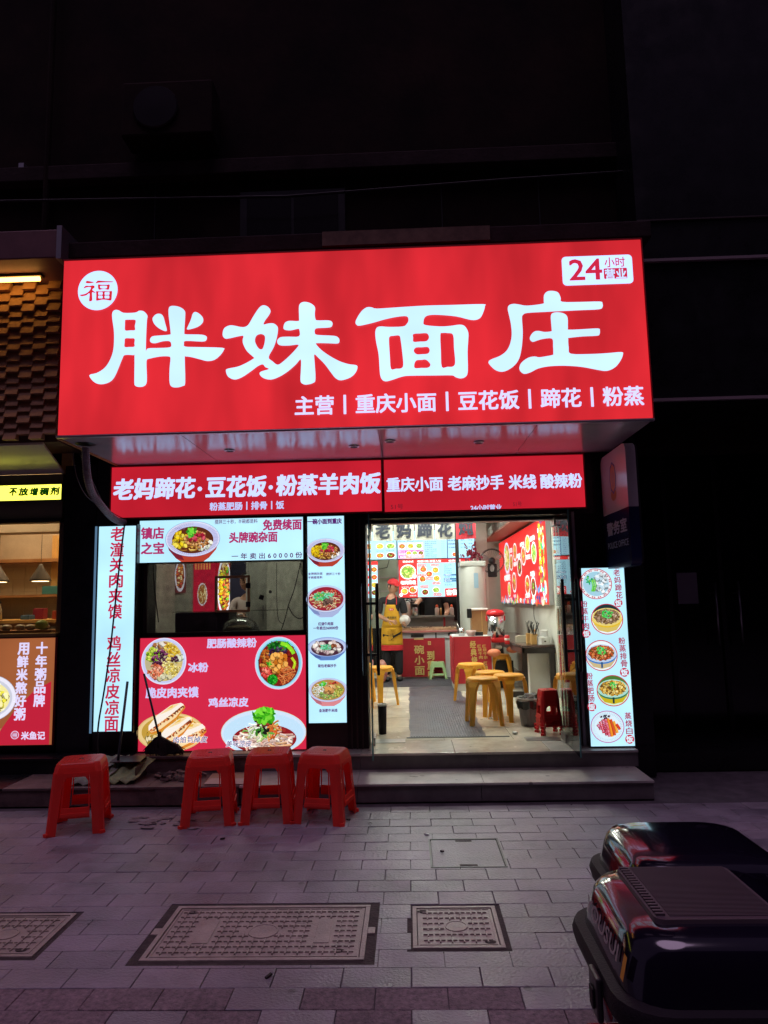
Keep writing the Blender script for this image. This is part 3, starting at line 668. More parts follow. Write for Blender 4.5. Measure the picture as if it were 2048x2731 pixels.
# ================================================================ BUILDINGS
M_pane = mat('night_window_pane', (.012,.010,.012), .25, spec=.2)
b = thing('shop_building', 'dark plastered building above and around the noodle shop', 'building', (0, 6.0, 0))
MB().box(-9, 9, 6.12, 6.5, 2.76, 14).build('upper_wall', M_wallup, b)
MB().box(-9, 2.0, 5.3, 6.12, 4.30, 4.44).build('ledge', M_beam, b, bevel=.01)
MB().box(-9, 9, 6.0, 6.12, 5.45, 5.6).build('string_course', M_beam, b, bevel=.01)
MB().box(-9, 9, 6.04, 6.12, 8.2, 8.3).build('string_course', M_beam, b, bevel=.01)
for x0, x1, z0, z1 in ((-1.43, -.55, 4.79, 5.25), (-2.9, -1.2, 8.7, 10.4), (.35, 1.9, 8.7, 10.4), (3.2, 4.8, 8.7, 10.4)):
    w = MB().box(x0-.05, x1+.05, 6.075, 6.115, z0-.05, z1+.05).build('window', M_dark, b)
    for k in range(2): xa = x0+(x1-x0)/2*k; MB().box(xa+.015, xa+(x1-x0)/2-.015, 6.065, 6.074, z0, z1).build('pane', M_pane, w)
for x in (-2.3, -1.4, -.5, .4, 1.3): MB().box(x-.004, x+.004, 6.112, 6.119, 4.44, 5.45).build('wall_joint', M_seam, b)
MB().tube([(-3.7, 5.9, 5.2), (-1, 5.88, 5.12), (1, 5.88, 5.2), (3.5, 5.9, 5.28)], .012, 6).build('wall_cable', M_cable, b)
MB().tube([(-3.3, 6.02, 14), (-3.3, 6.02, 4.45)], .03, 8).build('drain_pipe', M_wallup, b)
MB().box(-3.60, -3.55, 6.06, 6.118, 5.60, 5.68).build('glint_plate', M_alum, b)  # small pale plate standing for a window glint
# rusty stained strip over the sign
MB().box(-.62, .72, 5.27, 5.298, 4.31, 4.43).build('flashing_strip', mat('rusty_flashing', (.20,.13,.09), .45, .4, scale=7, c2=(.07,.04,.03)), b)
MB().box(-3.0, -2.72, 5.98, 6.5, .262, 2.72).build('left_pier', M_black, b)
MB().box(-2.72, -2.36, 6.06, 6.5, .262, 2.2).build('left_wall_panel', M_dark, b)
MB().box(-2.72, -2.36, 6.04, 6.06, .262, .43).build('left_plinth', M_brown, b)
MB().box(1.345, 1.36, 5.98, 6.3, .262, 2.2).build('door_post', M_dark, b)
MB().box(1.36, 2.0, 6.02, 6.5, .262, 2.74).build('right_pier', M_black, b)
MB().box(1.362, 1.40, 5.985, 6.02, .262, 2.2).build('door_trim', M_brown, b); MB().box(1.405, 1.43, 5.975, 6.02, .262, 2.2).build('door_trim', M_alum, b)
MB().box(-2.6, 1.6, 5.99, 6.3, 2.185, 2.75).build('lintel', M_dark, b)
MB().box(-.535, -.36, 5.99, 6.3, .262, 2.185).build('middle_pier', M_dark, b)
for x in (-.50, -.455, -.41): MB().box(x-.006, x+.006, 5.975, 5.99, .262, 2.18).build('pier_rib', M_brown, b)
MB().box(-2.35, -.535, 5.99, 6.12, .262, 1.17).build('stall_riser', M_brown, b)
MB().box(-2.36, -2.30, 5.99, 6.12, 1.17, 1.9).build('window_post', M_dark, b); MB().box(-.905, -.875, 5.99, 6.12, 1.17, 2.2).build('window_post', M_dark, b)
MB().box(-2.72, -2.585, 6.0, 6.3, 2.19, 2.76).build('left_header', M_dark, b)
for ux, uz in ((-2.1, 6.0),):
    u = MB().box(ux-.42, ux+.42, 5.82, 6.09, uz-.27, uz+.27).build('condenser_unit', M_wallup, b, bevel=.02)
    MB().lathe([(.21, 0), (.20, .012), (.03, .016)], (ux-.1, 5.805, uz), 24, Matrix.Rotation(R(90), 4, 'X')).build('fan_grille', M_pane, u)
# interior shell
MB().box(1.80, 1.95, 6.3, 13.6, .262, 3.0).build('interior_wall', M_wallin, b)
MB().box(-.80, -.68, 6.3, 8.7, .262, 3.0).build('interior_wall', M_wallin, b)
MB().box(-2.95, -.80, 8.6, 8.7, .262, 3.0).build('interior_wall', M_dim, b)
MB().box(-2.95, -2.88, 6.5, 8.6, .262, 3.0).build('interior_wall', M_dim, b)
MB().box(-1.5, -1.4, 8.7, 13.6, .262, 3.0).build('interior_wall', M_wallin, b)
MB().box(-1.5, 1.95, 13.5, 13.6, .262, 3.0).build('interior_wall', M_dim, b)
MB().box(-1.4, -.17, 11.95, 12.05, 1.0, 3.0).build('interior_wall', M_green, b)
MB().box(-1.4, -.17, 11.95, 12.05, .262, 1.0).build('interior_wall', M_black, b)
MB().box(-2.95, 1.95, 6.3, 13.6, 2.95, 3.1).build('interior_ceiling', M_wallin, b)
MB().box(1.10, 1.32, 11.6, 12.0, .262, 3.0).build('column', M_wallin, b)
MB().box(-.17, -.12, 11.2, 11.26, .9, 3.0).build('kitchen_door_frame', M_alum, b)
MB().box(.745, .80, 10.9, 10.96, .262, 2.9).build('kitchen_door_frame', M_dark, b)
MB().box(-.12, .745, 11.25, 11.35, 2.42, 2.95).build('menu_wall', M_wallin, b)
for x, y in ((.5, 7.4), (.2, 9.3), (-.6, 9.3), (.9, 9.3), (.3, 11.9)):
    t = thing('ceiling_lamp', f'square ceiling light panel inside the shop {["just behind the door", "in the middle of the dining room", "near the left wall", "over the long bar table", "over the back kitchen"][[(.5, 7.4), (.2, 9.3), (-.6, 9.3), (.9, 9.3), (.3, 11.9)].index((x, y))]}', 'lamp', (x, y, 2.95), 'shop ceiling lamps')
    MB().box(x-.16, x+.16, y-.31, y+.31, 2.91, 2.949).build('lamp_case', M_white, t); MB().box(x-.14, x+.14, y-.29, y+.29, 2.902, 2.909).build('diffuser', M_panel, t)
t = thing('ceiling_lamp', 'ceiling tube lamp over the service window kitchen', 'lamp', (-1.6, 7.4, 2.95))
MB().box(-2.0, -1.2, 7.37, 7.43, 2.9, 2.949).build('lamp_case', M_white, t); MB().box(-2.05, -1.15, 7.25, 7.55, 2.87, 2.899).build('diffuser', M_kpanel, t)

o = MB().box(-30, 30, -10.5, -9, -.01, 13).build('added_sky_blocker', M_wallup); tag(o, kind='structure')     # unseen wall added behind the camera, cuts low sky light and darkens reflections
# right hand dark building
b = thing('dark_shopfront_building', 'unlit dark stone shopfront right of the noodle shop', 'building', (3.5, 5.7, 0))
MB().box(2.0, 9, 5.62, 6.1, 3.0, 14).build('fascia_wall', M_black, b)
M_band = mat('pale_trim_band', (.28,.22,.24), .5)
for z in (4.245, 3.05): MB().box(2.0, 9, 5.585, 5.62, z-.012, z+.012).build('trim_band', M_band, b)
MB().box(2.0, 9, 5.60, 5.62, 4.60, 4.612).build('trim_band', M_brown, b)
MB().box(2.0, 9, 6.1, 7.2, 2.98, 3.02).build('soffit', M_black, b)
MB().box(1.82, 2.0, 6.03, 7.2, 0, 3.0).build('side_wall', M_black, b)
MB().box(1.8, 9, 6.2, 7.2, 0, .15).build('door_step', M_black, b)
MB().box(1.95, 9, 7.16, 7.2, .15, 3.0).build('glass_front', mat('dark_glass', (.006,.006,.009), .12, spec=.4), b)
for x in (2.0, 2.62, 3.13, 3.7, 4.6): MB().box(x-.02, x+.02, 7.13, 7.16, .15, 2.98).build('mullion', M_dark, b)
for x in (3.02, 3.245):
    MB().tube([(x, 7.03, .96), (x, 7.03, 1.59)], .012, 10).tube([(x, 7.03, 1.08), (x, 7.16, 1.08)], .007, 6).tube([(x, 7.03, 1.48), (x, 7.16, 1.48)], .007, 6).build('door_handle', M_steel, b, smooth=True)
MB().box(2.70, 2.90, 7.152, 7.158, 1.38, 1.69).build('paper_notice', mat('dim_paper', (.35,.33,.37), .8), b)
MB().lathe([(.09, 2.972), (.10, 2.979)], (3.386, 7.0, 0), 24).build('ceiling_spot', M_white, b)

# ================================================================ SIGNS
F = frame_front
def lightbox(name, label, cat, x0, x1, z0, z1, yf, dep, mface, mcase, edge=.012, group=None, mside=None):
    t = thing(name, label, cat, ((x0+x1)/2, yf+dep/2, z0), group)
    MB().box(x0, x1, yf+.006, yf+dep, z0, z1).build('sign_case', mcase, t)
    MB().box(x0+edge, x1-edge, yf, yf+.005, z0+edge, z1-edge).build('sign_face', mface, t)
    f = MB().box(x0, x1, yf-.004, yf+.006, z0, z0+edge*.9).box(x0, x1, yf-.004, yf+.006, z1-edge*.9, z1).box(x0, x0+edge*.9, yf-.004, yf+.006, z0+edge*.9, z1-edge*.9).box(x1-edge*.9, x1, yf-.004, yf+.006, z0+edge*.9, z1-edge*.9)
    f.build('sign_frame', mside or mcase, t); return t

# ---- main signboard
Y1 = 4.872
t = thing('main_signboard', 'huge red lit signboard with four big white characters over the noodle shop', 'signboard', (-.38, 5.4, 2.705))
MB().box(-2.518, 1.760, Y1+.01, 5.98, 2.735, 4.06).build('sign_case', M_redcase, t)
fc = MB(); nx, nz = 60, 24                                 # stretched vinyl face with slight creases near the right corner
rnd = random.Random(9)
for i in range(nx+1):
    for j in range(nz+1):
        u, v = i/nx, j/nz; e = min(u, 1-u, v, 1-v)
        y = -.004*math.sin(u*9)*math.sin(v*3.1)
        if u > .86: y -= .006*(u-.86)/.14*math.sin((u*2.2+v)*38)*(1-v)
        fc.v.append((-2.512+4.266*u, Y1+(y if 0 < e else 0), 2.722+1.332*v))
for i in range(nx):
    for j in range(nz): a = i*(nz+1)+j; fc.f.append((a, a+nz+1, a+nz+2, a+1))
fc.build('sign_face', M_red_led, t, smooth=True)
MB().box(-2.522, 1.764, Y1-.012, Y1+.02, 2.700, 2.716).build('bottom_trim', M_alum, t, bevel=.002)
MB().box(-2.522, 1.764, Y1-.004, Y1+.02, 4.056, 4.066).build('top_trim', M_redcase, t)
MB().box(1.757, 1.764, Y1-.006, Y1+.05, 2.716, 4.056).build('side_trim', M_redcase, t)
# soffit panels under the box
seams = [-2.51, -1.62, -.19, .95, 1.755]
for a, b_ in zip(seams, seams[1:]): MB().box(a+.0025, b_-.0025, Y1+.022, 5.955, 2.706, 2.728).build('soffit_panel', M_soffit, t)
MB().box(-2.535, -2.515, Y1+.03, 5.98, 2.70, 2.74).build('soffit_edge', mat('raw_wood_batten', (.38,.17,.05), .8, noise=.3, scale=12), t)
for px_, py_ in ((-1.408,5.46), (-0.404,5.438), (0.584,5.417), (-0.113,5.288)):
    d = MB().lathe([(.042, 2.704), (.042, 2.698), (.034, 2.696), (.030, 2.704)], (px_, py_, 0), 24).build('downlight', M_alum, t, smooth=False)
    MB().lathe([(.028, 2.7055), (.027, 2.7035)], (px_, py_, 0), 20).build('dark_lens', M_black, d)
CHARS = [
 [[(-2.13,3.635),(-2.109,3.653),(-2.081,3.648),(-2.045,3.628),(-1.959,3.627),(-1.931,3.64),(-1.896,3.634),(-1.868,3.6),(-1.871,3.564),(-1.874,3.455),(-1.874,3.335),(-1.865,3.346),(-1.84,3.351),(-1.77,3.35),(-1.696,3.353),(-1.687,3.376),(-1.701,3.399),(-1.75,3.4),(-1.806,3.387),(-1.838,3.395),(-1.845,3.417),(-1.828,3.44),(-1.772,3.445),(-1.701,3.449),(-1.693,3.463),(-1.703,3.543),(-1.711,3.609),(-1.708,3.657),(-1.68,3.669),(-1.627,3.657),(-1.591,3.627),(-1.587,3.583),(-1.592,3.463),(-1.583,3.448),(-1.539,3.445),(-1.462,3.44),(-1.427,3.425),(-1.43,3.396),(-1.462,3.388),(-1.581,3.397),(-1.593,3.376),(-1.584,3.354),(-1.489,3.347),(-1.314,3.336),(-1.299,3.319),(-1.328,3.277),(-1.369,3.246),(-1.418,3.239),(-1.467,3.252),(-1.53,3.271),(-1.579,3.279),(-1.586,3.264),(-1.58,3.085),(-1.597,3.058),(-1.646,3.048),(-1.684,3.06),(-1.696,3.103),(-1.696,3.196),(-1.691,3.268),(-1.706,3.284),(-1.769,3.285),(-1.839,3.273),(-1.865,3.263),(-1.867,3.216),(-1.862,3.102),(-1.88,3.067),(-1.919,3.061),(-1.947,3.072),(-1.954,3.105),(-1.957,3.291),(-1.966,3.302),(-2.029,3.305),(-2.046,3.28),(-2.07,3.216),(-2.096,3.152),(-2.123,3.114),(-2.165,3.094),(-2.214,3.092),(-2.257,3.114),(-2.288,3.161),(-2.237,3.175),(-2.189,3.202),(-2.155,3.24),(-2.128,3.297),(-2.115,3.354),(-2.112,3.427),(-2.116,3.5),(-2.13,3.588)],
  [(-2.029,3.574),(-1.994,3.574),(-1.962,3.572),(-1.954,3.559),(-1.96,3.523),(-1.958,3.493),(-1.992,3.492),(-2.031,3.493),(-2.034,3.533),(-2.034,3.566)],
  [(-2.029,3.431),(-1.99,3.431),(-1.96,3.427),(-1.96,3.392),(-1.96,3.367),(-1.996,3.365),(-2.032,3.367),(-2.033,3.402)]],
 [[(-1.827,3.584),(-1.803,3.609),(-1.771,3.61),(-1.75,3.589),(-1.735,3.537),(-1.722,3.478),(-1.766,3.491),(-1.808,3.525),(-1.827,3.559)]],
 [[(-1.531,3.603),(-1.51,3.616),(-1.478,3.597),(-1.455,3.567),(-1.456,3.534),(-1.484,3.506),(-1.526,3.49),(-1.572,3.484),(-1.562,3.516),(-1.544,3.559)]],
 [[(-1.309,3.444),(-1.296,3.485),(-1.256,3.504),(-1.216,3.499),(-1.176,3.489),(-1.143,3.489),(-1.116,3.509),(-1.083,3.567),(-1.04,3.631),(-1.009,3.649),(-0.976,3.636),(-0.956,3.604),(-0.969,3.57),(-0.996,3.533),(-1.008,3.502),(-0.976,3.508),(-0.936,3.508),(-0.91,3.488),(-0.902,3.464),(-0.91,3.402),(-0.933,3.328),(-0.971,3.254),(-0.943,3.222),(-0.904,3.194),(-0.858,3.223),(-0.805,3.272),(-0.755,3.328),(-0.761,3.341),(-0.817,3.336),(-0.877,3.338),(-0.903,3.351),(-0.907,3.378),(-0.883,3.401),(-0.824,3.403),(-0.748,3.403),(-0.745,3.451),(-0.757,3.46),(-0.81,3.45),(-0.853,3.457),(-0.862,3.476),(-0.85,3.51),(-0.817,3.523),(-0.753,3.519),(-0.747,3.541),(-0.748,3.617),(-0.739,3.651),(-0.709,3.664),(-0.663,3.652),(-0.63,3.62),(-0.632,3.571),(-0.627,3.53),(-0.611,3.519),(-0.531,3.516),(-0.505,3.501),(-0.505,3.477),(-0.525,3.462),(-0.611,3.46),(-0.631,3.451),(-0.633,3.427),(-0.615,3.409),(-0.493,3.398),(-0.46,3.38),(-0.454,3.356),(-0.468,3.339),(-0.533,3.343),(-0.613,3.347),(-0.624,3.339),(-0.587,3.295),(-0.528,3.249),(-0.456,3.206),(-0.391,3.182),(-0.339,3.173),(-0.326,3.158),(-0.34,3.118),(-0.379,3.082),(-0.445,3.063),(-0.484,3.079),(-0.516,3.12),(-0.562,3.186),(-0.607,3.235),(-0.638,3.263),(-0.636,3.202),(-0.631,3.08),(-0.648,3.05),(-0.701,3.039),(-0.733,3.053),(-0.74,3.084),(-0.736,3.158),(-0.737,3.229),(-0.772,3.193),(-0.832,3.141),(-0.898,3.102),(-0.957,3.085),(-1.01,3.099),(-1.036,3.127),(-1.026,3.147),(-0.969,3.164),(-0.996,3.18),(-1.013,3.201),(-1.049,3.189),(-1.102,3.15),(-1.168,3.108),(-1.221,3.094),(-1.267,3.118),(-1.283,3.162),(-1.268,3.177),(-1.195,3.19),(-1.135,3.215),(-1.08,3.247),(-1.082,3.258),(-1.129,3.304),(-1.156,3.356),(-1.161,3.39),(-1.156,3.42),(-1.189,3.419),(-1.276,3.403),(-1.302,3.416)],
  [(-1.066,3.408),(-1.053,3.424),(-1.023,3.43),(-0.998,3.412),(-1.0,3.364),(-1.016,3.317),(-1.043,3.321),(-1.066,3.36),(-1.071,3.387)]],
 [[(-0.335,3.497),(-0.322,3.529),(-0.29,3.577),(-0.252,3.605),(-0.214,3.604),(-0.176,3.593),(-0.007,3.598),(0.181,3.603),(0.368,3.601),(0.592,3.599),(0.605,3.584),(0.596,3.548),(0.572,3.5),(0.537,3.482),(0.488,3.486),(0.396,3.513),(0.272,3.529),(0.203,3.53),(0.169,3.515),(0.158,3.479),(0.17,3.456),(0.275,3.442),(0.35,3.443),(0.418,3.45),(0.455,3.437),(0.478,3.39),(0.476,3.332),(0.468,3.243),(0.465,3.102),(0.448,3.061),(0.411,3.049),(0.374,3.061),(0.35,3.074),(0.227,3.077),(0.055,3.081),(-0.007,3.076),(-0.082,3.053),(-0.126,3.045),(-0.153,3.062),(-0.165,3.104),(-0.169,3.2),(-0.174,3.264),(-0.188,3.342),(-0.193,3.407),(-0.183,3.446),(-0.154,3.457),(-0.092,3.451),(0.008,3.451),(0.036,3.468),(0.05,3.496),(0.038,3.527),(-0.034,3.525),(-0.122,3.509),(-0.21,3.486),(-0.304,3.468),(-0.329,3.477)],
  [(-0.095,3.352),(-0.087,3.379),(-0.062,3.383),(-0.02,3.383),(-0.01,3.349),(-0.0,3.246),(0.004,3.162),(-0.012,3.138),(-0.049,3.136),(-0.085,3.137),(-0.091,3.229)],
  [(0.082,3.391),(0.131,3.394),(0.181,3.393),(0.195,3.362),(0.176,3.335),(0.129,3.333),(0.082,3.333),(0.08,3.362)],
  [(0.097,3.289),(0.141,3.29),(0.184,3.29),(0.197,3.265),(0.183,3.241),(0.139,3.238),(0.102,3.239),(0.082,3.264)],
  [(0.101,3.194),(0.135,3.196),(0.169,3.196),(0.199,3.162),(0.183,3.137),(0.133,3.136),(0.086,3.137),(0.085,3.172)],
  [(0.277,3.378),(0.292,3.392),(0.33,3.39),(0.369,3.375),(0.372,3.278),(0.377,3.169),(0.359,3.139),(0.321,3.138),(0.28,3.139),(0.277,3.249)]],
 [[(0.769,3.557),(0.78,3.584),(0.813,3.593),(0.852,3.587),(0.91,3.576),(1.021,3.586),(1.03,3.602),(1.034,3.65),(1.058,3.677),(1.097,3.681),(1.136,3.667),(1.153,3.625),(1.161,3.596),(1.287,3.59),(1.43,3.588),(1.448,3.573),(1.447,3.546),(1.42,3.53),(1.284,3.528),(1.025,3.524),(0.908,3.521),(0.878,3.509),(0.868,3.485),(0.869,3.397),(0.865,3.329),(0.853,3.248),(0.834,3.182),(0.799,3.133),(0.746,3.098),(0.701,3.089),(0.656,3.107),(0.619,3.149),(0.617,3.169),(0.64,3.185),(0.699,3.207),(0.746,3.242),(0.774,3.292),(0.789,3.359),(0.787,3.44),(0.776,3.509)]],
 [[(1.075,3.491),(1.089,3.513),(1.128,3.518),(1.173,3.505),(1.194,3.474),(1.192,3.399),(1.199,3.385),(1.295,3.385),(1.405,3.387),(1.418,3.371),(1.414,3.344),(1.396,3.333),(1.293,3.331),(1.199,3.324),(1.19,3.318),(1.19,3.25),(1.202,3.206),(1.33,3.199),(1.458,3.201),(1.561,3.206),(1.57,3.187),(1.551,3.144),(1.51,3.096),(1.451,3.071),(1.387,3.08),(1.274,3.106),(1.152,3.119),(1.043,3.118),(0.965,3.104),(0.913,3.079),(0.867,3.068),(0.839,3.088),(0.833,3.118),(0.852,3.154),(0.899,3.186),(0.944,3.194),(0.976,3.187),(1.021,3.192),(1.073,3.201),(1.079,3.214),(1.08,3.268),(1.076,3.322),(1.015,3.323),(0.969,3.312),(0.936,3.303),(0.917,3.324),(0.926,3.354),(0.953,3.38),(0.985,3.383),(1.024,3.374),(1.072,3.377),(1.076,3.389),(1.075,3.437)]]]
FU = [[[(-2.337,3.875),(-2.329,3.885),(-2.316,3.884),(-2.274,3.873),(-2.297,3.867),(-2.325,3.867)]], [[(-2.351,3.829),(-2.34,3.845),(-2.327,3.848),(-2.307,3.845),(-2.287,3.849),(-2.272,3.845),(-2.268,3.834),(-2.273,3.827),(-2.283,3.82),(-2.283,3.811),(-2.272,3.801),(-2.259,3.794),(-2.269,3.791),(-2.284,3.795),(-2.286,3.782),(-2.283,3.737),(-2.293,3.726),(-2.303,3.726),(-2.307,3.735),(-2.305,3.788),(-2.328,3.774),(-2.348,3.769),(-2.366,3.768),(-2.378,3.779),(-2.351,3.782),(-2.326,3.791),(-2.306,3.809),(-2.296,3.83),(-2.304,3.836),(-2.327,3.835)]],
 [[(-2.261,3.864),(-2.249,3.883),(-2.234,3.884),(-2.195,3.879),(-2.134,3.874),(-2.139,3.868),(-2.195,3.869),(-2.241,3.868)]], [[(-2.244,3.849),(-2.238,3.855),(-2.22,3.852),(-2.172,3.85),(-2.161,3.853),(-2.155,3.846),(-2.156,3.833),(-2.16,3.814),(-2.171,3.811),(-2.199,3.818),(-2.229,3.813),(-2.24,3.82)], [(-2.227,3.835),(-2.224,3.843),(-2.179,3.841),(-2.175,3.833),(-2.178,3.823),(-2.199,3.821),(-2.222,3.825)]],
 [[(-2.256,3.801),(-2.247,3.802),(-2.219,3.799),(-2.198,3.801),(-2.16,3.797),(-2.145,3.801),(-2.136,3.795),(-2.137,3.766),(-2.139,3.732),(-2.15,3.726),(-2.179,3.733),(-2.212,3.735),(-2.242,3.729),(-2.254,3.733),(-2.254,3.77)]]+[[(-2.238,3.794),(-2.224,3.793),(-2.208,3.792),(-2.208,3.774),(-2.223,3.774),(-2.238,3.775)], [(-2.19,3.792),(-2.174,3.792),(-2.157,3.791),(-2.157,3.772),(-2.173,3.772),(-2.19,3.773)], [(-2.238,3.767),(-2.223,3.767),(-2.208,3.765),(-2.207,3.746),(-2.222,3.746),(-2.237,3.747)], [(-2.19,3.765),(-2.173,3.765),(-2.158,3.764),(-2.157,3.744),(-2.173,3.744),(-2.189,3.746)]]]
def flat(groups, m, parent, name, w):
    mb = MB()
    for g in groups:
        vs, fs = filled(g, 3); mb.add([(x, Y1-w, z) for x, z in vs], fs)
    return mb.build(name, m, parent)
for g in ([0, 1, 2], [3], [4], [5, 6]): flat([CHARS[i] for i in g], M_char, t, 'character', .012)
e = (-2.245,3.809,0.149,0.153)
p = Print(F(Y1), .0115); p.ell(*e, (.50, .72, 1.15), 48); p.build('white_disc', PH, t)
flat(FU, M_red_led, t, 'character', .0135)
fr = F(Y1-.011)
lettering(fr, '主营丨重庆小面丨豆花饭丨蹄花丨粉蒸', (-0.779,1.693,2.883,0.138), (.58, .60, .95), PH, t, .022)
p = Print(F(Y1), .0115); a = [(1.174,3.705),(1.68,3.949)]
p.rrect(a[0][0], a[1][0], a[0][1]+.012, a[1][1]-.012, .03, (.52, .74, 1.2)); p.build('white_plate', PH, t)
p = Print(F(Y1), .0135); RD = (.60, .02, .06)
p.text('24', *(1.227,1.457,3.834,0.155), RD, .02); p.text('小时', *(1.481,1.627,3.882,0.074), RD, .01)
a = [(1.471,3.756),(1.638,3.836)]; p.rrect(a[0][0], a[1][0], a[0][1], a[1][1], .008, RD)
p.text('营业', *(1.481,1.63,3.793,0.074), (.6, .85, 1.2), .02); p.build('lettering', PL, t)

# ---- two fascia signs
YF = 5.95
t = lightbox('fascia_sign', 'long red lit fascia sign in bold brush lettering, left one under the main board', 'sign', -2.585, -.199, 2.232, 2.70, YF, .12, M_red_led2, M_redcase, group='red fascia signs over the shop front')
p = Print(F(YF), .002); WH = (.52, .62, 1.0)
for s_, bx in (('老妈蹄花', (-2.553,-1.842,2.492,0.179)), ('豆花饭', (-1.736,-1.217,2.49,0.179)), ('粉蒸羊肉饭', (-1.122,-0.226,2.49,0.178))): p.text(s_, *bx, WH, .035, .06)
for bx in ((-1.792,2.478,0.02,0.02), (-1.171,2.475,0.019,0.019)): p.ell(*bx, WH, 16)
p.build('lettering', PH, t)
lettering(F(YF), '粉蒸肥肠丨排骨丨饭', (-1.702,-1.057,2.319,0.068), WH, PL, t, .03)
t = lightbox('fascia_sign', 'shorter red lit fascia sign with plain lettering over the glass doors', 'sign', -.197, 1.536, 2.224, 2.70, YF, .12, M_red_led2, M_redcase, group='red fascia signs over the shop front')
p = Print(F(YF), .002)
for s_, bx in (('重庆小面', (-0.162,0.316,2.469,0.121)), ('老麻抄手', (0.365,0.837,2.468,0.12)), ('米线', (0.885,1.115,2.465,0.12)), ('酸辣粉', (1.156,1.504,2.465,0.121))): p.text(s_, *bx, WH, .028)
p.build('lettering', PH, t)
lettering(F(YF), '24小时营业', (0.55,0.812,2.25,0.049), WH, PL, t, .03)
lettering(F(YF), '51号', (-0.134,-0.027,2.277,0.045), (.12, .01, .02), PL, t, 0); lettering(F(YF), '51号', (0.912,0.985,2.274,0.039), (.12, .01, .02), PL, t, 0)

# ---- tall white sign at the left
YW = 5.90
t = lightbox('vertical_lightbox', 'tall narrow white lightbox with red characters at the left end of the shop front', 'sign', -2.663, -2.314, 0.436, 2.178, YW, .15, M_white_led, M_dark, .014)
MB().box(-2.698, -2.667, YW+.03, YW+.15, .43, 2.17).build('lit_side', emis('side_glow', (.16, .32, .52), .55), t)
RT = (.52, .02, .07)
vlettering(F(YW), '老潼关肉夹馍·鸡丝凉皮凉面', (-2.487,2.162,-2.497,0.445,0.115), RT, PL, t, .022, .002, .10)

# ---- header lightbox
YH = 5.965
t = lightbox('header_lightbox', 'wide white lightbox with a noodle bowl picture over the service window', 'sign', -2.33, -0.886, 1.838, 2.222, YH, .13, M_white_led, M_dark, .01)
p = Print(F(YH), .002); dish(p, 'zajiang', *(-1.854,2.045,0.239,0.154), 1); p.build('dish_picture', PL, t)
p = Print(F(YH), .0045); p.text('红碗碗杂面', *(-2.012,-1.921,2.138,0.019), (.2,.15,.3), 0); p.build('lettering', PL, t)
p = Print(F(YH), .002); MG = (.42, .03, .14)
for s_, bx in (('镇店', (-2.305,-2.108,2.103,0.098)), ('之宝', (-2.302,-2.105,1.972,0.098)), ('免费续面', (-1.24,-0.908,2.149,0.091)), ('头牌豌杂面', (-1.533,-1.119,2.047,0.09))): p.text(s_, *bx, MG, .035)
p.text('搅拌三十秒，半碗都是料', *(-1.662,-1.289,2.186,0.039), (.12, .02, .12), .01); p.text('一 年 卖 出 6 0 0 0 0 份', *(-1.513,-0.903,1.885,0.051), (.10, .03, .12), .02)
p.build('lettering', PL, t)

# ---- red lower lightbox
YR = 5.955
t = lightbox('red_menu_lightbox', 'big red lightbox with four dish pictures below the service window', 'sign', -2.298, -0.872, .266, 1.212, YR, .035, M_red_led3, M_redcase, .008)
for k, bx in (('icejelly', (-2.085,1.011,0.193,0.194)), ('sournoodle', (-1.107,0.978,0.202,0.218)), ('roujiamo', (-2.018,0.425,0.285,0.159)), ('liangpi', (-1.235,0.413,0.358,0.189))):
    p = Print(F(YR), .002); dish(p, k, *bx, 3); p.build('dish_picture', PL, t)
p = Print(F(YR), .006); W2 = (.62, .60, .95)
for s_, bx in (('肥肠酸辣粉', (-1.714,-1.295,1.151,0.075)), ('冰粉', (-1.872,-1.706,0.954,0.075)), ('脆皮肉夹馍', (-2.231,-1.787,0.751,0.084)), ('鸡丝凉皮', (-1.697,-1.364,0.663,0.074))): p.text(s_, *bx, W2, .035)
p.build('lettering', PL, t)
p = Print(F(YR), .0066)
for s_, bx in (('肉馅到掉皮', (-1.994,-1.71,0.365,0.052)), ('美味凉皮', (-1.549,-1.338,0.326,0.051))):
    p.text(s_, *bx, (.75, .75, .9), .05, .15); p.text(s_, *bx, (.04, .05, .12), 0, .15)
p.build('lettering', PL, t)

# ---- centre vertical lightbox
t = lightbox('centre_menu_lightbox', 'tall white lightbox with four noodle bowls between window and glass door', 'sign', -0.865, -0.53, 0.472, 2.221, YH-.01, .10, M_white_led, M_dark, .01)
yy = YH-.01; fr = F(yy)
for k, bx in (('zajiang', (-0.701,1.917,0.167,0.103)), ('beef', (-0.702,1.505,0.169,0.114)), ('wonton', (-0.694,1.104,0.168,0.081)), ('rice_noodle', (-0.692,0.749,0.163,0.098))):
    p = Print(fr, .002); dish(p, k, *bx, 5); p.build('dish_picture', PL, t)
p = Print(fr, .005); MP = (.10, .02, .16)
for s_, bx, b_ in (('一碗小面到重庆', (-0.851,-0.559,2.167,0.046), .02), ('金牌碗杂面', (-0.851,-0.729,1.72,0.022), 0), ('搅拌三十秒', (-0.697,-0.575,1.715,0.022), 0), ('半碗都是料', (-0.851,-0.729,1.688,0.022), 0), ('红烧牛肉面', (-0.768,-0.641,1.296,0.028), .01), ('一年卖出360000份', (-0.81,-0.6,1.261,0.029), .01), ('现包老麻抄手', (-0.775,-0.62,0.948,0.027), .01), ('金汤肥牛米线', (-0.769,-0.616,0.583,0.027), .01)): p.text(s_, *bx, MP, b_+.02)
p.build('lettering', PL, t)

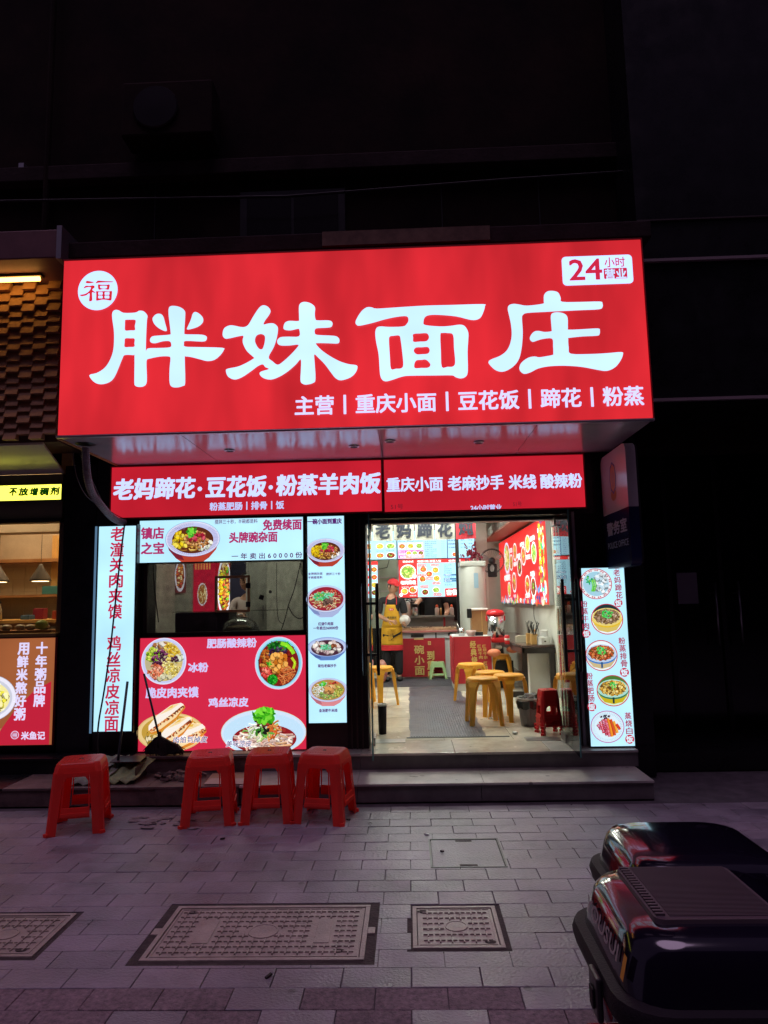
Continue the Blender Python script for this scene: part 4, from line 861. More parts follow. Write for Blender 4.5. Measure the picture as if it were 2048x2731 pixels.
# ---- standing lightbox at the right
YS = 5.885
t = lightbox('standing_menu_lightbox', 'white standing lightbox with five round rice dish pictures right of the door', 'sign', 1.435, 1.802, .268, 1.72, YS, .12, M_white_led, M_dark, .008)
t.location = (1.618, YS+.06, .268)
fr = F(YS)
for k, bx in (('trotter', (1.556,1.581,0.133,0.127)), ('steam_beef', (1.631,1.29,0.132,0.126)), ('steam_rib', (1.568,0.996,0.131,0.125)), ('steam_gut', (1.645,0.713,0.133,0.125)), ('pork', (1.583,0.429,0.135,0.127))):
    p = Print(fr, .002); dish(p, k, *bx, 7); p.build('dish_picture', PL, t)
for s_, bx in (('老妈蹄花', (1.73,1.701,1.743,1.454,0.052)), ('粉蒸牛肉', (1.45,1.447,1.455,1.208,0.052)), ('粉蒸排骨', (1.739,1.142,1.748,0.897,0.052)), ('粉蒸肥肠', (1.46,0.863,1.465,0.626,0.052)), ('蒸烧白', (1.752,0.542,1.756,0.365,0.051))): vlettering(fr, s_, bx, (.40, .04, .09), PL, t, .02)
for bx in ((1.731,1.42,0.034,0.034), (1.456,1.175,0.034,0.033), (1.745,0.858,0.037,0.036), (1.466,0.588,0.036,0.035), (1.754,0.329,0.036,0.036)):
    p = Print(fr, .004); p.ell(*bx, (.55, .03, .07), 24); p.text('饭', bx[0]-bx[2]*.72, bx[0]+bx[2]*.72, bx[1], bx[3]*1.4, (.7, .9, 1), .03); p.build('lettering', PL, t)

# ---- police office blade sign
t = thing('police_office_sign', 'rounded projecting sign in white and navy reading POLICE OFFICE', 'sign', (1.73, 5.6, 1.70))
XP = 1.665
def blade(z0, z1, m, name, rt_, rb):
    lp = []
    for cy, cz, a0, r in ((5.93-rb, z0+rb, -90, rb), (5.93-rt_, z1-rt_, 0, rt_), (5.25+rt_, z1-rt_, 90, rt_), (5.25+rb, z0+rb, 180, rb)):
        for i in range(5): a = R(a0+90*i/4); lp.append((cy+r*math.cos(a), cz+r*math.sin(a)))
    return plate([lp], lambda u, v, w: (XP+.075-w, u, v), .075).build(name, m, t, bevel=.012, seg=3)
blade(2.145, 2.64, M_policew, 'white_panel', .07, .004); blade(1.70, 2.143, M_policeb, 'navy_panel', .004, .06)
MB().box(XP+.076, XP+.10, 5.27, 5.95, 1.72, 2.62).build('back_case', M_matte, t, bevel=.01)
MB().box(XP+.03, XP+.08, 5.93, 6.03, 1.9, 1.95).box(XP+.03, XP+.08, 5.93, 6.03, 2.4, 2.45).build('bracket', M_dark, t)
fp = frame_wall(XP); p = Print(fp, .002)
def emb(cx, cz):
    p.ell(cx, cz-.115, .075, .05, (.32, .12, .02), 24)
    q = []
    for i in range(32): a = 2*math.pi*i/32; r = 1+.05*math.cos(a*8); q.append((cx+.085*r*math.cos(a), cz+.02+.125*r*math.sin(a)))
    p.poly(q, (.05, .03, .22)); p.poly([(cx+(a-cx)*.82, cz+.02+(b-cz-.02)*.86) for a, b in q], (.45, .13, .02)); p.ell(cx, cz+.01, .045, .07, (.38, .09, .02), 20)
emb(-5.60, 2.40)
p.text('警务室', -5.84, -5.32, 2.02, .105, (.35, .34, .42), .03); p.text('POLICE OFFICE', -5.84, -5.30, 1.885, .05, (.3, .3, .36), .01); p.build('lettering', PD, t)

# ---- neighbour: porridge shop at the left
b = thing('porridge_shop_building', 'neighbouring porridge shop front with relief block wall at the left edge', 'building', (-4, 6, 0))
MB().box(-9, -2.9, 5.64, 6.1, 2.86, 4.25).build('relief_backing', mat('relief_backing', (.10,.06,.035), .8), b)
MB().box(-9, -2.74, 5.2, 6.1, 4.26, 4.50).build('canopy', mat('dull_red_canopy', (.16,.07,.08), .6, noise=.2), b, bevel=.008)
MB().box(-2.74, -2.70, 5.18, 6.1, 4.24, 4.52).build('canopy_end', M_alum, b)
bm = bpy.data.meshes.new('relief_block')
q = MB().add([(-.0545,0,-.052),(.0545,0,-.052),(.0545,0,.052),(-.0545,0,.052),(-.0545,-.065,-.052),(.0545,-.065,-.052),(.0545,-.02,.052),(-.0545,-.02,.052)], [(0,3,2,1)][::-1]+[(4,5,6,7),(0,1,5,4),(1,2,6,5),(2,3,7,6),(3,0,4,7)])
bm.from_pydata(q.v, [], q.f); bm.materials.append(M_brick3d)
for i in range(18):
    for j in range(14):
        o = bpy.data.objects.new('relief_block', bm); col.objects.link(o); o.parent = b
        x = -2.955-.11*i; z = 2.925+.1055*j*.92+(.0 if i % 2 else .045)
        o.location = Vector((x, 5.64-(.012 if (i+j) % 2 else 0), z))-Vector((-4, 6, 0))
MB().add([(-9, 5.64, 2.84), (-3.03, 5.64, 2.84), (-3.03, 6.02, 2.66), (-9, 6.02, 2.66), (-9, 5.64, 2.859), (-3.03, 5.64, 2.859), (-3.03, 6.02, 2.68), (-9, 6.02, 2.68)], [(3,2,1,0),(4,5,6,7),(0,1,5,4),(1,2,6,5),(2,3,7,6),(3,0,4,7)]).build('soffit_panel', mat('cream_soffit', (.75,.72,.6), .2), b)
M_olive = mat('olive_panel', (.14,.135,.09), .45, noise=.15)
MB().add([(-9, 6.0, 2.57), (-3.03, 6.0, 2.57), (-3.03, 6.1, 2.57), (-9, 6.1, 2.57), (-9, 6.0, 2.655), (-3.03, 6.0, 2.655), (-3.03, 6.1, 2.655), (-9, 6.1, 2.655)], [(3,2,1,0),(4,5,6,7),(0,1,5,4),(1,2,6,5),(2,3,7,6),(3,0,4,7)]).build('upper_panel', M_olive, b)
MB().box(-9, -3.03, 6.0, 6.1, 2.26, 2.42).build('lower_panel', M_olive, b)
MB().box(-9, -3.03, 5.98, 6.1, 2.225, 2.262).build('window_head', M_dark, b)
MB().box(-9, -3.03, 5.96, 6.35, 1.235, 1.262).build('window_sill', mat('brass_sill', (.4,.27,.10), .35, .6), b)
MB().box(-9, -3.03, 6.0, 6.1, .262, 1.235).build('stall_riser', M_black, b)
# its interior
M_pw = mat('porridge_wall', (.52,.43,.34), .7, noise=.1); M_pt = mat('porridge_tiles', (.55,.5,.38), .3, noise=.05)
MB().box(-7, -3.0, 8.5, 8.6, .26, 3.2).build('interior_wall', M_pw, b); MB().box(-3.1, -3.0, 6.1, 8.5, .26, 3.2).build('interior_wall', M_pw, b)
MB().box(-7, -3.1, 6.1, 8.5, 2.95, 3.0).build('interior_ceiling', M_pw, b); MB().box(-7, -3.1, 7.0, 7.25, 2.25, 2.95).build('ceiling_drop', M_pw, b)
MB().box(-7, -6.9, 6.1, 8.5, .26, 3.2).build('interior_wall', M_pw, b); MB().box(-7, -3.1, 6.1, 8.5, .2, .26).build('interior_floor', M_pw, b)
tw = bpy.data.meshes.new('wall_tile'); q = MB().box(-.072, .072, -.006, 0, -.072, .072); tw.from_pydata(q.v, [], q.f); tw.materials.append(M_pt)
for i in range(18):
    for j in range(4):
        o = bpy.data.objects.new('wall_tile', tw); col.objects.link(o); o.parent = b; o.location = Vector((-4.35-.15*i, 8.5, 1.45+.15*j))-Vector((-4, 6, 0))
MB().box(-6, -3.95, 8.2, 8.5, 1.60, 1.63).build('shelf', M_wood, b); MB().box(-6, -3.95, 8.25, 8.5, 2.02, 2.06).build('shelf', M_wood, b)
MB().box(-4.35, -3.85, 8.4, 8.46, 1.63, 2.35).build('cabinet_door', M_bamboo, b)
MB().box(-9, -3.1, 7.4, 8.0, .26, 1.32).build('counter', M_wood, b); MB().box(-4.05, -3.1, 7.385, 7.4, .4, 1.28).build('counter_panel', M_steel, b)
MB().box(-9, -3.1, 7.36, 8.02, 1.32, 1.35).build('counter_top', M_bamboo, b)
MB().box(-9, -3.0, 5.985, 5.99, 1.262, 2.225).build('window_glass', glassmat('porridge_glass', (.95,.93,.9), .03, (.4,.35,.3)), b)
for i, x in enumerate((-4.0, -4.47)):
    t = thing('pendant_lamp', ['grey cone pendant lamp nearest the dark pier in the porridge shop', 'grey cone pendant lamp cut off by the left edge of the picture'][i], 'lamp', (x, 7.5, 2.95), 'pendant lamps in the porridge shop')
    MB().tube([(x, 7.5, 2.94), (x, 7.5, 1.93)], .003, 5).build('cord', M_cable, t)
    MB().lathe([(.012, 1.95), (.02, 1.93), (.105, 1.79), (.11, 1.765)], (x, 7.5, 0), 20).build('lamp_shade', mat('grey_shade', (.16,.16,.17), .5), t, smooth=True)
    MB().lathe([(.085, 1.763), (.085, 1.760)], (x, 7.5, 0), 20).build('bulb_glow', emis('pendant_glow', (1, .75, .4), 6), t)
t = thing('ceiling_lamp', 'pair of wide ceiling lamps in the porridge shop', 'lamp', (-4.4, 6.8, 2.95)); MB().box(-5, -3.4, 7.5, 7.85, 2.9, 2.949).build('rear_tube', M_wpanel, t); MB().box(-5, -3.4, 6.5, 6.85, 2.9, 2.949).build('tube', M_wpanel, t)
# goods on shelf and counter
gl = [('teal box on the porridge shop shelf', 'box', (-4.28, 8.35, 1.63), (.2, .2, .10), (.05,.22,.25)), ('white carton on the porridge shop shelf', 'carton', (-4.08, 8.35, 1.63), (.13, .15, .06), (.5,.45,.4)), ('navy tin on the porridge shop shelf', 'tin', (-3.97+.02, 8.3, 1.63), (.09, .1, .08), (.02,.03,.16)),
      ('dark red packet on the porridge shop counter', 'packet', (-4.12, 7.75, 1.35), (.12, .1, .12), (.25,.02,.05)), ('blue tub on the porridge shop counter', 'tub', (-4.18, 7.6, 1.35), (.10, .12, .05), (.06,.16,.35)), ('orange tub on the porridge shop counter', 'tub', (-3.82, 7.6, 1.35), (.12, .12, .09), (.45,.08,.05)), ('long blue crate on the porridge shop counter', 'crate', (-3.6, 7.8, 1.35), (.3, .2, .12), (.03,.06,.35))]
for lb, ct, lo, sz, cc in gl:
    o = MB().box(lo[0]-sz[0]/2, lo[0]+sz[0]/2, lo[1]-sz[1]/2, lo[1]+sz[1]/2, lo[2], lo[2]+sz[2]).build(lb.split(' on ')[0].split()[-1]+'_on_counter' if 0 else ct.replace(' ', '_'), mat(ct, cc, .5), None, bevel=.006); tag(o, lb, ct)
for i, x in enumerate((-4.62, -4.5)):
    t = thing('bottle', ['clear bottle on the porridge shop counter beside the edge lamp', 'slim tall bottle on the porridge shop counter'][i], 'bottle', (x, 7.6, 1.35)); MB().lathe([(.03, 1.35), (.03, 1.46), (.012, 1.50), (.012, 1.53)], (x, 7.6, 0), 12).build('glass_body', mat('bottle_grey', (.3,.28,.22), .2), t, smooth=True); MB().lathe([(.014, 1.53), (.014, 1.55)], (x, 7.6, 0), 10).build('cap', M_black, t)
# wrapped buns on the sill
t = thing('serving_tray', 'wooden tray of wrapped pastries on the porridge shop window sill', 'tray', (-3.6, 6.2, 1.262))
MB().box(-4.6, -3.15, 6.12, 6.36, 1.263, 1.285).build('tray_board', M_wood, t)
mw_ = mat('wrapped_pastry', (.45,.40,.32), .15, noise=.4, scale=30, spec=.8)
for i in range(8): MB().ball((-4.05+.11*i, 6.22+.03*(i % 2), 1.31), .05, .045, .028, 10, 6).build('wrapped_pastry', mw_, t, smooth=True)
MB().ball((-3.28, 6.2, 1.33), .055, .055, .045, 12, 7).build('green_wrapped_pastry', mat('green_wrap', (.3,.45,.12), .2), t, smooth=True)
t = thing('tube_lamp', 'warm glowing tube lamp under the canopy of the porridge shop', 'lamp', (-3.6, 5.5, 4.25))
MB().box(-5.2, -3.0, 5.44, 5.50, 4.235, 4.258).build('lamp_holder', M_dark, t); MB().tube([(-5.2, 5.46, 4.215), (-3.02, 5.46, 4.215)], .020, 8).build('tube', M_lamp, t)
t = lightbox('yellow_strip_sign', 'yellow lit strip sign with thin green-black writing on the porridge shop', 'sign', -9, -3.023, 2.417, 2.561, 5.97, .10, M_yel, mat('green_case', (.02,.10,.03), .5), .005)
p = Print(F(5.97), .002)
for s_, bx in (('不', (-3.49,-3.436,2.499,0.056)), ('放', (-3.406,-3.332,2.498,0.057)), ('增', (-3.305,-3.248,2.496,0.057)), ('稠', (-3.218,-3.151,2.495,0.057)), ('剂', (-3.121,-3.057,2.498,0.057))): p.text(s_, bx[0]-.004, bx[1]+.004, bx[2], bx[3]*1.15, (.0, .03, .0), .055, .12)
p.build('lettering', PL, t)
t = lightbox('porridge_poster', 'orange and red lit poster with a porridge bowl under the neighbouring window', 'poster', -4.2, -3.024, .335, 1.228, 5.96, .035, emis('orange_print', (.42, .13, .045), .8, vary=.2), M_redcase, .004)
p = Print(F(5.96), .002); p.poly([(-3.55, .34), (-3.05, .34), (-3.05, .86), (-3.2, .78), (-3.36, .62), (-3.46, .48)], (.50, .015, .04)); p.poly([(-4.19, .34), (-3.55, .34), (-3.46, .48), (-3.6, .44), (-4.19, .42)], (.35, .22, .08))
dish(p, 'porridge', *(-3.58,0.728,0.234,0.194), 2); p.build('dish_picture', PL, t)
W3 = (.72, .68, .95)
vlettering(F(5.96), '十年粥品牌', (-3.141,1.194,-3.149,0.647,0.092), W3, PL, t, .035); vlettering(F(5.96), '用鲜米熬好粥', (-3.301,1.191,-3.312,0.538,0.092), W3, PL, t, .035)
lettering(F(5.96), '米鱼记', (-3.29,-3.088,0.415,0.064), W3, PL, t, .03)
p = Print(F(5.96), .004); e = (-3.345,0.422,0.035,0.034); p.ell(*e, W3, 24); p.ell(e[0], e[1], e[2]*.85, e[3]*.85, (.5, .015, .04), 24)
for k in (-.45, -.15, .15, .45): p.rect(e[0]+e[2]*(k-.06), e[0]+e[2]*(k+.06), e[1]-e[3]*.6, e[1]+e[3]*.6, W3)
p.rect(e[0]-e[2]*.6, e[0]+e[2]*.6, e[1]-e[3]*.08, e[1]+e[3]*.08, W3); p.build('emblem', PL, t)

# ================================================================ DOORS AND SERVICE WINDOW
def door_leaf(label, px_, py_, tipx, tipy, flip):
    d = Vector((tipx-px_, tipy-py_, 0)); L = d.length; d.normalize(); n = Vector((-d.y, d.x, 0))
    t = thing('glass_door', label, 'door', (px_, py_, .262), 'pair of open glass doors')
    g = lambda u, v, w: tuple(Vector((px_, py_, 0))+d*u+n*w+Vector((0, 0, v)))
    def bx(u0, u1, w0, w1, z0, z1): return MB().add([g(u0, z0, w0), g(u1, z0, w0), g(u1, z0, w1), g(u0, z0, w1), g(u0, z1, w0), g(u1, z1, w0), g(u1, z1, w1), g(u0, z1, w1)], [(3,2,1,0),(4,5,6,7),(0,1,5,4),(1,2,6,5),(2,3,7,6),(3,0,4,7)])
    bx(-.02, L, -.006, .006, .275, 2.165).build('pane', M_glass, t)
    M_ge = mat('green_glass_edge', (.10,.28,.24), .2)
    m = bx(L+.0002, L+.003, -.006, .006, .275, 2.165); m.build('glass_edge', M_ge, t)
    for z0, z1 in ((.264, .33), (2.10, 2.17)): bx(-.05, .16, -.014, .014, z0, z1).build('patch_fitting', M_steel, t, bevel=.003)
    for w in (-.055, .055):
        h = bx(L-.115, L-.085, w-.012, w+.012, .90, 1.62).build('door_handle', M_dark, t, bevel=.006)
        MB().tube([g(L-.118, .93, w-.013), g(L-.118, 1.59, w-.013)], .003, 6).build('handle_edge', M_chrome, h)
    bx(L-.108, L-.092, -.054, .054, 1.05, 1.07).build('handle_bolt', M_dark, t); bx(L-.108, L-.092, -.054, .054, 1.45, 1.47).build('handle_bolt', M_dark, t)
    return t
door_leaf('left glass door leaf swung open towards the street', -.33, 6.24, -.302, 5.50, 1)
door_leaf('right glass door leaf swung open towards the street', 1.30, 6.24, 1.268, 5.50, 0)
for i, (a, b_) in enumerate(((-.35, -.06), (.98, 1.27))):
    t = thing('floor_hinge_plate', ['steel floor hinge plate at the left door', 'steel floor hinge plate at the right door'][i], 'hinge plate', ((a+b_)/2, 6.3, .262)); MB().box(a, b_, 6.20, 6.36, .2625, .266).build('plate', M_steel, t)
t = thing('door_head_frame', 'dark metal frame across the top of the shop doorway', 'door frame', (.5, 6.2, 2.16)); MB().box(-.36, 1.345, 6.15, 6.29, 2.165, 2.184).build('head_rail', M_dark, t); MB().box(-.36, 1.345, 6.16, 6.28, 2.155, 2.164).build('seal_strip', M_alum, t)

t = thing('service_window', 'greasy service window with a small framed hatch', 'window', (-1.6, 6.03, 1.21))
MB().box(-2.30, -.905, 6.03, 6.07, 1.21, 1.245).build('frame', M_brown, t); MB().box(-2.30, -2.27, 6.03, 6.07, 1.245, 1.84).build('frame', M_brown, t)
hx0, hx1, hz0, hz1 = -1.665, -1.385, 1.42, 1.71
for a in ((-2.27, hx0, 1.245, 1.9), (hx1, -.905, 1.245, 1.9), (hx0, hx1, 1.245, hz0), (hx0, hx1, hz1, 1.9)): MB().box(a[0], a[1], 6.045, 6.051, a[2], a[3]).build('pane', M_wglass, t)
q = MB()
for a in ((hx0-.012, hx1+.012, hz0-.012, hz0+.008), (hx0-.012, hx1+.012, hz1-.008, hz1+.012), (hx0-.012, hx0+.008, hz0+.008, hz1-.008), (hx1-.008, hx1+.012, hz0+.008, hz1-.008)): q.box(a[0], a[1], 6.03, 6.06, a[2], a[3])
h = q.build('hatch_frame', mat('brass_hatch', (.62,.42,.18), .4, .3), t)
for z in (1.47, 1.63): MB().box(hx1-.018, hx1+.022, 6.02, 6.03, z-.02, z+.025).build('hinge', M_rubber, h)
MB().lathe([(.014, 0), (.014, .012)], (0, 0, 0), 12, Matrix.Translation((-1.19, 6.03, 1.575)) @ Matrix.Rotation(R(90), 4, 'X')).build('latch_knob', M_rubber, t)
MB().obox((-1.27, 6.038, 1.53), (.04, .004, .04), (0, R(20), 0)).build('sticker', M_dark, t)
# what stands in the kitchen behind it
M_shelf2 = M_steel
t = thing('kitchen_counter', 'steel counter with black equipment behind the service window', 'counter', (-1.6, 6.9, .262))
MB().box(-2.3, -.85, 6.55, 7.3, .262, 1.14).build('counter_body', M_steel, t); MB().box(-2.3, -.85, 6.5, 7.32, 1.14, 1.17).build('worktop', M_chrome, t)
t = thing('griddle_box', 'black box on the counter behind the service window', 'griddle', (-2.0, 7.0, 1.17)); MB().box(-2.28, -1.75, 6.8, 7.1, 1.172, 1.40).build('box_body', M_dark, t, bevel=.01); MB().box(-2.3, -1.2, 6.78, 7.12, 1.405, 1.412).build('glass_shelf', glassmat('shelf_glass', (.9,.95,.9), .1, (.5,.5,.45)), t)
t = thing('food_tray', 'steel tray under a clear dome cover behind the service window', 'tray', (-1.62, 6.7, 1.17))
MB().lathe([(.24, 1.172), (.27, 1.20), (.262, 1.20), (.23, 1.178)], (-1.60, 6.72, 0), 28).build('tray', M_chrome, t, smooth=True)
MB().lathe([(.19, 1.205), (.185, 1.25), (.155, 1.30), (.10, 1.335), (.03, 1.35)], (-1.62, 6.72, 0), 28).build('dome_cover', glassmat('dome', (.85,.86,.82), .18, (.6,.58,.5), 2), t, smooth=True)
MB().tube([(-1.64, 6.72, 1.35), (-1.64, 6.72, 1.375), (-1.60, 6.72, 1.375), (-1.60, 6.72, 1.35)], .005, 6).build('dome_handle', M_chrome, t)
MB().ball((-1.63, 6.72, 1.24), .13, .13, .035, 14, 6).build('food_heap', mat('brown_food', (.22,.13,.06), .7, noise=.4, scale=30), t, smooth=True)
def reflected_sheet(name, label, x0, x1, y, z0, z1, c, draw, cat='poster', lit=False):  # reflections in the service window, built as glowing sheets on the kitchen wall
    t = thing(name, label, cat, ((x0+x1)/2, y, z0)); MB().box(x0, x1, y-.006, y, z0, z1).build('sheet', mat('mirrored_sheet', c, .6) if not lit else emis('reflection_glow', c, .9), t)
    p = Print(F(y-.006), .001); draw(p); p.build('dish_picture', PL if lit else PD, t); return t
def d1(p):
    cx_ = -2.635
    for i in range(6): p.rect(cx_+.035*i, cx_+.035*i+.02, 1.90, 2.35, (.55, .20, .06))
    cx_, cz_ = (-2.54,1.595); p.ell(cx_, cz_, .062, .14, (.6,.55,.65), 32); p.ell(cx_, cz_, .052, .12, (.25,.08,.03), 32); p.cluster(cx_, cz_, .045, .10, ['a8672c', 'c98a4a', 'e8d0a0', '8a4a1e'], 70, .012, 'strand', 4)
reflected_sheet('window_reflection', 'red reflection with one small oval noodle bowl in the service window, built as a lit sheet', -2.653, -2.382, 8.59, 1.36, 2.4, (.55, .012, .04), d1, lit=True)
def d2(p):
    cx_, cz_ = (-2.264,1.681)
    p.ell(cx_, cz_, .085, .36, (.75,.74,.85), 36); p.ell(cx_, cz_, .068, .31, (.25,.07,.03), 36); p.cluster(cx_+.01, cz_, .055, .28, ['c8742c', 'd8453a', 'e8a04a', '8a2a1e', 'e8c040', '6fd63a'], 130, .02, 'chip', 4)
    p.cluster(cx_-.04, cz_, .02, .22, YEL, 30, .02, 'chip', 6); p.cluster(cx_+.02, cz_+.34, .05, .09, ['e8d0a0', 'd4b06a'], 30, .02, 'strand', 7)
reflected_sheet('window_reflection', 'red reflection with a tall bowl of red topped noodles framed by the small hatch, built as a lit sheet', -2.372, -2.195, 8.57, 1.30, 2.32, (.55, .012, .03), d2, lit=True)
MB().box(-1.58, -1.17, 8.585, 8.598, .262, 2.3)
t = thing('kitchen_door', 'dark doorway behind the small hatch', 'door', (-1.38, 8.58, .262)); MB().box(-2.183, -1.937, 8.56, 8.59, .262, 2.35).build('door_panel', mat('navy_door', (.02,.02,.045), .4), t); MB().box(-2.19, -2.176, 8.55, 8.559, .262, 2.35).build('door_edge', M_brown, t)
def d3(p):
    cx_, cz_ = (-2.816,1.831)
    p.ell(cx_, cz_, .065, .20, (.5,.47,.56), 32); p.ell(cx_, cz_, .05, .16, (.3,.1,.05), 32); p.cluster(cx_, cz_, .045, .15, ['c8742c', 'd8453a', 'e8d0a0', '8a2a1e'], 50, .014, 'chip', 9)
reflected_sheet('window_reflection', 'narrow dim reflection with half a noodle bowl at the left of the service window, built as a lit sheet', -2.875, -2.744, 8.58, 1.62, 2.3, (.14, .03, .03), d3, lit=True)
t = thing('figure_mask_panel', 'pale door-like panel added to hide half of the reflected figure behind the service window', 'door', (-1.692, 7.7, .262)); MB().box(-1.788, -1.559, 7.68, 7.71, .262, 2.3).build('door_panel', M_dim, t); MB().box(-1.603, -1.586, 7.66, 7.679, 1.3, 1.45).build('pull_handle', M_steel, t)  # added panel, covers the right half of the reflected figure
t = thing('notice_sheet', 'white notice sheet on the kitchen wall at the right of the service window', 'notice', (-.83, 7.0, 1.5))
for y, z, w_, h_ in ((6.9, 1.62, .24, .34), (7.6, 1.66, .3, .36)): MB().box(-.812, -.803, y-w_/2, y+w_/2, z-h_/2, z+h_/2).build('sheet', M_white, t)
def fan(name, label, cx, cy, cz, r, face):
    t = thing(name, label, 'fan', (cx, cy, cz)); M = Matrix.Translation((cx, cy, cz)) @ Matrix.Rotation(R(face), 4, 'Z') @ Matrix.Rotation(R(90), 4, 'X')
    g = MB()
    for k in (-.05, .0, .05): g.tube([M @ Vector((r*(1-abs(k)*1.5)*math.cos(a/24*6.2832), r*(1-abs(k)*1.5)*math.sin(a/24*6.2832), k)) for a in range(25)], .004, 5, False)
    for i in range(28):
        a = i/28*6.2832; g.tube([M @ Vector((.05*math.cos(a), .05*math.sin(a), .075)), M @ Vector((r*.7*math.cos(a), r*.7*math.sin(a), .07)), M @ Vector((r*math.cos(a), r*math.sin(a), 0))], .0016, 4, False)
    g.build('cage', M_dark, t)
    for i in range(3):
        a = i*2.0944+.5; b = MB(); pts = []
        for s_ in range(9):
            f = s_/8; pts.append((.04+(r*.86-.04)*f, .33*math.sin(math.pi*(.15+.75*f))))
        top = [M @ Vector((q*math.cos(a+w), q*math.sin(a+w), .03)) for q, w in pts]; bot = [M @ Vector((q*math.cos(a-w), q*math.sin(a-w), -.02)) for q, w in pts]
        b.add(top+bot, [(k, k+1, k+10, k+9) for k in range(8)]); b.build('blade', mat('fan_blade', (.42,.40,.38), .3), t, smooth=True)
    MB().lathe([(.055, -.08), (.06, .03), (.04, .085), (.01, .09)], (0,0,0), 16, M).build('hub', M_dark, t, smooth=True)
    MB().obox(M @ Vector((0, -r*.75, -.07)), (.15, .10, .22), (0, 0, R(face))).build('switch_box', M_dark, t, bevel=.02)
    MB().tube([M @ Vector((0, 0, -.08)), M @ Vector((0, -.05, -.16))], .025, 8).build('arm', M_dark, t); return t
fan('wall_fan', 'grey wall fan high on the kitchen wall behind the service window', -1.02, 8.3, 1.90, .26, 0)

# ================================================================ INSIDE THE SHOP
def mat_strip(label, x0, x1, y0, y1, along):
    t = thing('floor_mat', label, 'floor mat', ((x0+x1)/2, (y0+y1)/2, .262), 'ribbed rubber floor mats'); rnd = random.Random(int(x1*100)); pts = []
    n = 24
    for i in range(n+1): pts.append((x0+rnd.gauss(0, .008), y0+(y1-y0)*i/n))
    for i in range(n+1): pts.append((x1+rnd.gauss(0, .010), y1-(y1-y0)*i/n))
    b = MB(); b.add([(x, y, .2625) for x, y in pts]+[(x, y, .266) for x, y in pts], [tuple(range(len(pts), 2*len(pts)))]+[(i, (i+1) % len(pts), (i+1) % len(pts)+len(pts), i+len(pts)) for i in range(len(pts))]); b.build('mat_sheet', M_mat, t)
    r = MB(); c = x0+.015 if along else y0+.02
    while c < (x1 if along else y1)-.015:
        if along: r.box(c-.006, c+.006, y0+.02, y1-.02, .2655, .2685)
        else: r.box(x0+.015, x1-.015, c-.008, c+.008, .2655, .2685)
        c += .024 if along else .045
    tag(r.build('rib', M_mat, t), kind='stuff'); return t
mat_strip('long worn grey floor mat running from the doorway to the counter', -.02, .655, 6.42, 9.98, True)
mat_strip('wide ribbed floor mat lying across the shop in front of the counter', -.75, .745, 9.99, 11.08, False)
t = thing('black_tape', 'black tape holding the front edge of the long floor mat', 'tape', (.35, 6.4, .262)); MB().box(-.05, .86, 6.395, 6.425, .2625, .2665).build('tape_strip', M_rubber, t)

# orange stools
def round_stool(h=.445, r=.155):
    t = thing('round_stool', 'x', 'stool', (0,0,0), 'ochre plastic stools in the shop')
    MB().lathe([(r*.985, h-.055), (r*1.0, h-.012), (r*.94, h), (r*.2, h+.002), (.001, h+.002)], (0,0,0), 32).build('seat', M_orange, t, local=True, smooth=False, bevel=.004)
    for i in range(4):
        a = R(45+90*i); c, s = math.cos(a), math.sin(a); b = MB(); secs = []
        for f in [0, .12, .22, .5, 1]:
            z = (h-.03)*(1-f); rr = r*.90+(.055)*f+(.012 if f > 0 else 0); w = .062 if f == 0 else .034-.012*f; w = [.062, .045, .032, .027, .021][[0, .12, .22, .5, 1].index(f)]; d = [.02, .02, .02, .018, .014][[0, .12, .22, .5, 1].index(f)]
            for u, v in ((-w, -d), (w, -d), (w, d), (-w, d)): secs.append((c*(rr+v)-s*u, s*(rr+v)+c*u, z))
        for k in range(4):
            for j in range(4): b.f.append((k*4+j, k*4+(j+1) % 4, k*4+4+(j+1) % 4, k*4+4+j))
        b.v = secs; b.f += [(0,1,2,3), (19,18,17,16)]; b.build('leg', M_orange, t, local=True, bevel=.005)
    return t
st0 = round_stool(); first = True
for x, y, rz, lb in ((0.709, 7.06, 5, 'ochre round stool nearest the door, in front of the others'), (.72, 8.53, 30, 'ochre round stool standing in front of the red banner cabinet'), (.995, 7.30, 40, 'ochre round stool right of the nearest one, beside the bar table'),
                     (.845, 7.62, 20, 'ochre round stool half hidden behind the two nearest ones'), (1.20, 9.75, 10, 'ochre round stool pushed under the bar table'), (-.36, 8.35, 50, 'ochre round stool by the left door leaf'), (-.62, 8.75, 15, 'ochre round stool behind the left door leaf'), (1.62, 7.25, 25, 'ochre round stool standing in for a reflection in the right glass door')):  # the last stool stands in for a reflection in the door leaf
    o = st0 if first else copy_tree(st0); first = False
    o.location = (x, y, .262); o.rotation_euler.z = R(rz); o['label'] = lb

